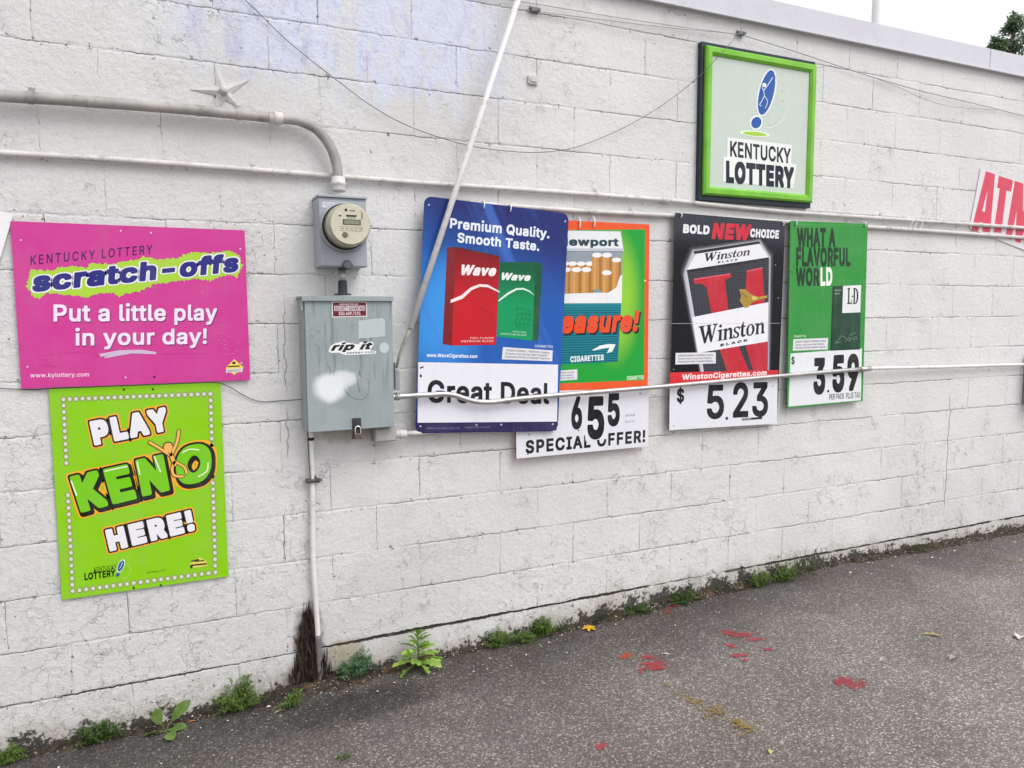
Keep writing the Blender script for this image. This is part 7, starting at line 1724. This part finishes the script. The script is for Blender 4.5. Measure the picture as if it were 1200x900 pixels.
weed((-1.4460,-0.0319,-0.0500), 'bushy', 'mid', .07, .06, 26, 'low feathery weed at the wall foot in the bottom left corner')
weed((-1.1349,-0.0221,-0.0500), 'bushy', 'dark', .095, .085, 46, 'dark feathery weed at the wall foot, below the lime sign')
weed((-0.9048,-0.0637,-0.0500), 'dock', 'mid', .118, .105, 7, 'broad leaved weed with one tall spoon shaped leaf at the wall foot')
weed((-0.6147,-0.0263,-0.0357), 'bushy', 'mid', .12, .11, 62, 'dense rounded weed at the wall foot, between the broad leaved weed and the ground pipe')
weed((-0.4189,-0.1290,-0.0195), 'bushy', 'mid', .06, .05, 22, 'small weed in the dirt just left of the ground pipe')
weed((-0.1222,-0.0249,-0.0030), 'bushy', 'blue', .12, .10, 58, 'dark bluish weed at the wall foot just right of the ground pipe')
weed((0.1614,-0.0541,-0.0014), 'lettuce', 'lime', .17, .11, 34, 'bright lime weed with an upright leafy stalk, under the blue sign')
for q, k, h, s, n, l in (((0.5888,-0.0273,0.0019), 'bushy', .085, .075, 30, 'leafy weed at the left end of the low row, below the price card'), ((0.7105,-0.0350,0.0031), 'bushy', .07, .07, 26, 'low weed in the middle of the row below the price card'), ((0.8366,-0.0214,0.0044), 'bushy', .12, .07, 36, 'taller weed at the right of the row below the price card'), ((0.9328,-0.0156,0.0063), 'grass', .12, .07, 26, 'thin grassy weed at the right end of the row, nearest the yellow leaf'),
                         ((1.1790,-0.0037,0.0157), 'grass', .09, .08, 26, 'grass tuft on the wall foot above the yellow leaf'), ((1.9902,-0.0048,0.0403), 'grass', .09, .10, 30, 'grass tuft at the wall foot under the black sign'), ((2.2248,-0.0449,0.0461), 'bushy', .10, .09, 30, 'small green weed left of the tall grass tuft, under the dark green sign'), ((2.4043,-0.0550,0.0516), 'bushy', .13, .09, 36, 'green weed close beside the tall grass tuft'), ((2.5770,-0.0441,0.0575), 'grass', .26, .12, 40, 'tallest grass tuft, with pale stalks, under the narrow green sign'), ((3.5790,-0.0404,0.0681), 'grass', .08, .25, 44, 'sparse grass along the wall foot at the far right')):
    weed(q, k, 'mid' if k == 'bushy' else 'dark', h, s, n, l)
weed((-0.3060,-0.6206,-0.0048), 'grass', 'mid', .03, .05, 40, 'tiny tuft of moss and grass in a crack of the asphalt', 'tufts in the asphalt')
weed((1.4077,0.0019,0.0245), 'bushy', 'dark', .06, .12, 26, 'dark creeping weed on the wall foot by the red paint flecks')
weed((1.7044,-0.0175,0.0331), 'bushy', 'dark', .07, .13, 30, 'dark creeping weed right of the red paint flecks')

# rotten vine on the wall by the ground pipe
t = thing('dead_vine', 'clump of black brown dead vine clinging to the wall beside the ground pipe', 'dead plant', (-0.3464,0.0000,0.0380))
bm = bmesh.new()
bk = bmesh.new()
for i in range(420):                                          # shreds of bark pressed against the wall
    px = rng.gauss(-.318, .030)
    top = .36 * math.exp(-((px + .325) / .055) ** 2) * rng.uniform(.75, 1.12)
    z0_ = rng.uniform(-.02, 1) * max(.02, top - .05)
    px += .020 * (1 - z0_ / .4) * rng.uniform(-1, 1.4)
    leaf(bm, (px, -rng.uniform(.003, .014 + .03 * max(0, 1 - z0_ / .2)), gz(-.3) + z0_), (rng.gauss(0, .10), rng.gauss(-.02, .10), 1), rng.uniform(.03, .10), rng.uniform(.006, .017), rng.uniform(-.1, .25), 5, rng.uniform(-.3, .3), rng.randrange(2), rng.randrange(2), rng.uniform(.9, 2.2))
for i in range(26):
    px = rng.gauss(-.322, .022); hh = rng.uniform(.15, .38) * math.exp(-((px + .325) / .05) ** 2)
    tube(bk, [(px + rng.gauss(0, .006) , -.012 - .012 * (1 - k / 5), gz(-.3) + hh * k / 5) for k in range(6)], [.005 * (1 - .13 * k) for k in range(6)], 5)
bark_m = [plain('rotten bark', '3c322b', .95, 0, .4, 60, .006), plain('brown rotten bark', '54463a', .95, 0, .35, 60, .006)]
child(mesh_obj('bark_shreds', bm, bark_m), t)
child(mesh_obj('vine_stems', fix(bk), bark_m[0]), t)

# ------------------------------------------------------------------ paint on the asphalt, litter
def gh(x, y): return gz(x) + mnoise.noise(Vector((x * 1.3, y * 1.3, 0))) * .006
def blob(bm, c, rx, rz_, ang, y=.0045, n=20):
    """a dab of paint; the colour attribute fades to its rim, where the paint breaks up over the stones"""
    lay = bm.loops.layers.float_color.get('rim') or bm.loops.layers.float_color.new('rim')
    def at(u, v):
        x, y_ = c[0] + u * math.cos(ang) - v * math.sin(ang), c[1] + u * math.sin(ang) + v * math.cos(ang)
        return bm.verts.new((x, y_, gh(x, y_) + y))
    rings = [[at(rx * k * math.cos(6.28318 * i / n), rz_ * k * math.sin(6.28318 * i / n)) for i in range(n)] for k in (.5, 1., 1.6)]
    m = at(0, 0)
    def face(vs_, w_):
        f = bm.faces.new(vs_)
        for l, q in zip(f.loops, w_): l[lay] = (q, q, q, 1)
    for i in range(n):
        j = (i + 1) % n
        face((m, rings[0][i], rings[0][j]), (1, .85, .85))
        face((rings[0][i], rings[1][i], rings[1][j], rings[0][j]), (.85, .5, .5, .85))
        face((rings[1][i], rings[2][i], rings[2][j], rings[1][j]), (.5, 0, 0, .5))
def spray(name, h, cut=0.):
    n = NB(name, .75, 0, .25)
    c = n.mix(n.step(n.noise(40, 4, .65), .3, .7), lin(h, .9), tuple(.68 * v for v in lin(h)[:3]) + (1,))
    at_ = n.t.nodes.new('ShaderNodeVertexColor'); at_.layer_name = 'rim'
    r_ = n.xyz(at_.outputs[0])[0]
    f = n.k('ADD', r_, n.k('ADD', n.k('MULTIPLY_ADD', n.noise(24, 5, .7), 3.2, -1.6), n.k('MULTIPLY_ADD', n.noise(85, 3, .7), 1.9, -.95)))
    n.base(c); n.nrm(n.bump(n.noise(120, 3, .6), .8, .004))
    tr = n.t.nodes.new('ShaderNodeBsdfTransparent'); mx = n.t.nodes.new('ShaderNodeMixShader')
    n.put(mx.inputs[0], n.k('MULTIPLY', n.step(f, .46 + cut, .64 + cut), .68)); n.t.links.new(tr.outputs[0], mx.inputs[1]); n.t.links.new(n.b.outputs[0], mx.inputs[2])
    n.t.links.new(mx.outputs[0], n.t.nodes['Material Output'].inputs[0])
    return n.m
red_p, org_p, yel_p = spray('red marking paint', 'b44a52', .06), spray('orange marking paint', 'c25c3e', .04), spray('yellow marking paint', '9d8652', .36)
def paint(name, label, m, blobs):
    bm = bmesh.new()
    for i, b in enumerate(blobs): blob(bm, b[0], b[1], b[2], b[3], .0035 + .0004 * i)
    tag(mesh_obj(name, fix(bm), m), label, 'paint mark', 'paint splats on the asphalt')
paint('paint_splat', 'bright red paint splat in the middle of the asphalt, next to the orange dab', red_p, [((1.1407,-0.5356,0.0142), .060, .045, .2), ((1.1656,-0.4737,0.0152), .03, .04, .6), ((1.1554,-0.5808,0.0148), .03, .02, -.3), ((1.0613,-0.5552,0.0112), .03, .02, .3)])
paint('paint_splat', 'small orange paint dab left of the red splat', org_p, [((1.0865,-0.3998,0.0121), .046, .024, .15)])
paint('paint_splat', 'orange smear on top of the big red splat', org_p, [((1.1467,-0.5667,0.0145), .026, .012, -.5)])
paint('paint_splat', 'broken red paint stroke on the asphalt, farthest long stroke from the camera', red_p, [((1.6603,-0.4490,0.0320), .045, .03, 0), ((1.6883,-0.4971,0.0327), .06, .025, -.25), ((1.7136,-0.5646,0.0333), .05, .024, -.3), ((1.5725,-0.5621,0.0298), .02, .03, .3), ((1.5256,-0.6566,0.0286), .045, .02, -.3), ((1.5276,-0.7055,0.0287), .02, .014, 0), ((1.6933,-0.6774,0.0328), .022, .02, 0)])
paint('paint_splat', 'single red paint splat on the right half of the asphalt', red_p, [((1.7783,-1.0770,0.0350), .058, .045, -.2), ((1.7610,-1.0429,0.0345), .04, .014, .1)])
paint('paint_splat', 'small red paint dot at the bottom of the asphalt', red_p, [((0.5890,-0.9769,0.0019), .024, .022, .2)])
paint('paint_splat', 'red paint flecks in the dirt by the wall foot', red_p, [((1.5864,-0.0599,0.0302), .035, .016, 0), ((1.6356,-0.0472,0.0314), .03, .016, .5), ((1.5510,-0.0923,0.0293), .02, .012, 0)])
bm = bmesh.new()
def streak(a, b, wd, parts, y=.0034):
    a, b = Vector(a), Vector(b); ang = math.atan2(b.y - a.y, b.x - a.x); L = (b - a).length / parts
    for k in range(parts): blob(bm, a.lerp(b, (k + .5) / parts), L * .62, wd, ang, y + .00012 * k, 12)
streak((1.0301,-0.2144,0.0100), (1.0387,-0.3330,0.0103), .012, 4, .0036); streak((1.0833,-0.6981,0.0120), (1.0920,-0.7770,0.0124), .014, 4, .0046); streak((1.0909,-0.7844,0.0123), (1.1341,-1.1749,0.0140), .045, 14, .0036); streak((1.1242,-0.9489,0.0136), (1.1341,-1.1749,0.0140), .085, 8, .0060)
tag(mesh_obj('worn_line', fix(bm), yel_p), 'worn yellow line breaking up into flecks on the asphalt', 'paint mark')
bm = bmesh.new()
streak((3.8749,-0.2722,0.0662), (3.9589,-0.5625,0.0653), .03, 10)
tag(mesh_obj('worn_line', fix(bm), yel_p), 'faint yellow line far off at the right edge of the asphalt', 'paint mark')
# flakes of wall paint lying along the foot of the wall
bm = bmesh.new()
for i in range(300):
    x = rng.uniform(-1.6, 5.6); y = -.015 - abs(rng.gauss(0, .16)) * (1.4 if x > 2 else .8)
    r_ = rng.uniform(.0015, .0055) * (2.2 if x > 2.0 and rng.random() < .2 else 1); a = rng.uniform(0, 6.283)
    z = gz(x) + mnoise.noise(Vector((x * 1.3, y * 1.3, 0))) * .006 + (.018 if y > -.06 else .005)
    V = [bm.verts.new((x + r_ * math.cos(a + k * 1.4) * rng.uniform(.6, 1.2), y + r_ * math.sin(a + k * 1.4) * rng.uniform(.6, 1.2), z + rng.uniform(0, .004))) for k in range(4)]
    bm.faces.new(V)
tag(mesh_obj('paint_flakes', bm, plain('flaked white paint', 'd6d2cc', .7, 0, .1, 50)), 'white flakes of wall paint scattered along the foot of the wall', 'paint flakes', kind='stuff')
bm = bmesh.new()
for i in range(520):
    x = rng.uniform(-1.6, 5.4); y = -.01 - abs(rng.gauss(0, .07)) - (.05 if rng.random() < .3 else 0)
    z = gz(x) + .004 + (.016 if y > -.06 else .001); a = rng.uniform(0, 6.283); l_ = rng.uniform(.006, .03)
    tube(bm, [(x, y, z), (x + l_ * math.cos(a), y + l_ * math.sin(a) * .7, z + rng.uniform(0, .005))], rng.uniform(.0006, .0016), 4)
tag(mesh_obj('plant_litter', bm, plain('dry brown plant litter', '75573c', .9, 0, .35, 20)), 'dry brown twigs and needles lying along the wall foot', 'litter', kind='stuff')
def single(q, ln, wd, h, name, label, cat, a):
    q = Vector(q); bm = bmesh.new()
    z = gz(q.x) + mnoise.noise(Vector((q.x * 1.3, q.y * 1.3, 0))) * .006 + .006
    leaf(bm, (q.x - ln / 2 * math.cos(a), q.y - ln / 2 * math.sin(a), z), (math.cos(a), math.sin(a), .22), ln, wd, .5, 6, .25)
    tag(mesh_obj(name, bm, plain('dry scrap ' + h, h, .7, 0, .2, 40)), label, cat, {'fallen_leaf': 'fallen leaves on the asphalt', 'paper_scrap': 'paper scraps on the asphalt'}.get(name))
yl = Vector((1.0761,-0.0632,0.0118))
t = thing('fallen_leaf', 'yellow lobed leaf lying on the asphalt by the wall foot', 'leaf', (yl.x, yl.y, gz(yl.x) + .006), 'fallen leaves on the asphalt'); bm = bmesh.new()
for a in (0., .9, 2.0, 3.1, 4.2, 5.2): leaf(bm, (0, 0, 0), (math.cos(a), math.sin(a), .15), .04, .022, .3, 4, .15)
mesh_obj('lobes', bm, plain('yellow leaf', 'd0a227', .6, 0, .12, 40), t)
single((-0.4667,-0.1467,-0.0257), .055, .012, 'b0a582', 'fallen_leaf', 'dry straw coloured blade on the asphalt left of the ground pipe', 'leaf', .3)
single((-0.8024,-0.0445,-0.0451), .035, .010, 'c07b3c', 'fallen_leaf', 'orange dry leaf scrap right of the broad leaved weed', 'leaf', .2)
single((2.4922,-0.9339,0.0546), .10, .018, 'b39a63', 'fallen_leaf', 'dry tan curled leaf alone on the right half of the asphalt', 'leaf', -.7)
single((1.2478,-0.4811,0.0183), .045, .012, 'c9c5be', 'paper_scrap', 'pale scrap between the orange dab and the red stroke', 'litter', -.6)
single((1.1169,-1.2955,0.0133), .03, .02, 'c9c06a', 'fallen_leaf', 'pale yellow leaf scrap at the bottom edge of the asphalt', 'leaf', .8)
single((2.8205,-1.1498,0.0658), .06, .05, 'd3cfca', 'paper_scrap', 'white paper scrap at the right edge of the asphalt', 'litter', .4)
single((2.3632,-1.1330,0.0502), .07, .03, '9a948e', 'paper_scrap', 'grey trodden scrap on the right part of the asphalt', 'litter', .2)
single((-0.5034,-0.0826,-0.0302), .02, .014, 'dedad2', 'paper_scrap', 'tiny white chip on the asphalt beside the dry straw blade', 'litter', .2)
single((-1.2189,-0.0020,-0.0500), .07, .02, 'b9b2a8', 'paint_peel', 'curled peel of pale paint below the dark feathery weed', 'litter', .3)

# ------------------------------------------------------------------ beyond the roof
q = Vector((12.6002,8.0000,7.5634))
t = thing('lamp_post', 'tall pale round pole rising behind the roof edge', 'pole', (q.x, q.y, 0))
bm = bmesh.new(); tube(bm, [(0, 0, -.2), (0, 0, 3), (0, 0, 13)], [.14, .125, .10], 20); mesh_obj('shaft', fix(bm), plain('pale grey painted steel', 'd5d4d6', .5, 0, .04, 2), t)
bm = bmesh.new(); tube(bm, [(0, 0, -.1), (0, 0, .06)], [.24, .22], 16); mesh_obj('base_plate', fix(bm), plain('pale grey base', 'bdbcc0', .5), t)
tree_l = [leaf_mat('dark tree leaf', '5a7156', '6d8567', .25), leaf_mat('tree leaf', '6a8264', '7f9876', .25)]
bark = plain('grey brown bark', '6a6058', .9, 0, .2, 8)
def tree(x, y, top, clumps, label, seed):
    q = random.Random(seed)
    t = thing('tree', label, 'tree', (x, y, 0), 'trees beyond the roof')
    bm = bmesh.new(); tube(bm, curve_pts([(0, 0, -.3), (.1, .05, top * .3), (-.05, 0, top * .62), (0, 0, top * .9)], 4), [.32 - .27 * k / 12 for k in range(13)], 10)
    for c, r_ in clumps:
        tube(bm, curve_pts([(0, 0, top * .35 + .3 * (c[2] - top * .35) * .4), (c[0] * .5, c[1] * .5, c[2] * .8), c], 4), [.11 - .09 * k / 8 for k in range(9)], 6)
    mesh_obj('trunk', fix(bm), bark, t)
    bm = bmesh.new()
    for c, r_ in clumps:
        sub = [Vector(c) + Vector((q.gauss(0, 1), q.gauss(0, 1), q.gauss(0, .8))).normalized() * r_ * q.uniform(.35, 1) for _ in range(16)]
        for s_ in sub:
            for _ in range(36):
                d = Vector((q.gauss(0, 1), q.gauss(0, 1), q.gauss(0, 1))) * r_ * .17
                leaf(bm, s_ + d, (q.uniform(-1, 1), q.uniform(-1, 1), q.uniform(-.6, .8)), q.uniform(.10, .19), q.uniform(.06, .10), .6, 2, .15, q.randrange(2))
    mesh_obj('crown', bm, tree_l, t)
tl = Vector((25.6317,14.0000,11.0086))
tree(tl.x, tl.y, tl.z, [((0, 0, tl.z - .28), .26), ((-.22, 0, tl.z - .52), .24), ((.22, .1, tl.z - .55), .22), ((-.3, .2, tl.z - 1.3), .6), ((.4, .3, tl.z - 1.5), .7), ((0, -.4, tl.z - 2.3), 1.0), ((-.9, .3, tl.z - 3.2), 1.0), ((.9, .1, tl.z - 3.6), 1.1)], 'smaller dark tree behind the roof near the right corner', 3)
tl = Vector((27.1270,14.0000,12.1448))
tree(tl.x, tl.y + .5, tl.z, [((.1, 0, tl.z - .35), .36), ((-.30, -.2, tl.z - .55), .20), ((.5, 0, tl.z - 1.1), .8), ((-.22, 0, tl.z - 1.25), .36), ((.9, 0, tl.z - 2.2), 1.1), ((.1, .2, tl.z - 2.3), .7), ((1.6, .2, tl.z - 3.2), 1.2), ((0, 0, tl.z - 3.8), 1.2)], 'taller dark tree behind the roof, cut by the right edge', 5)
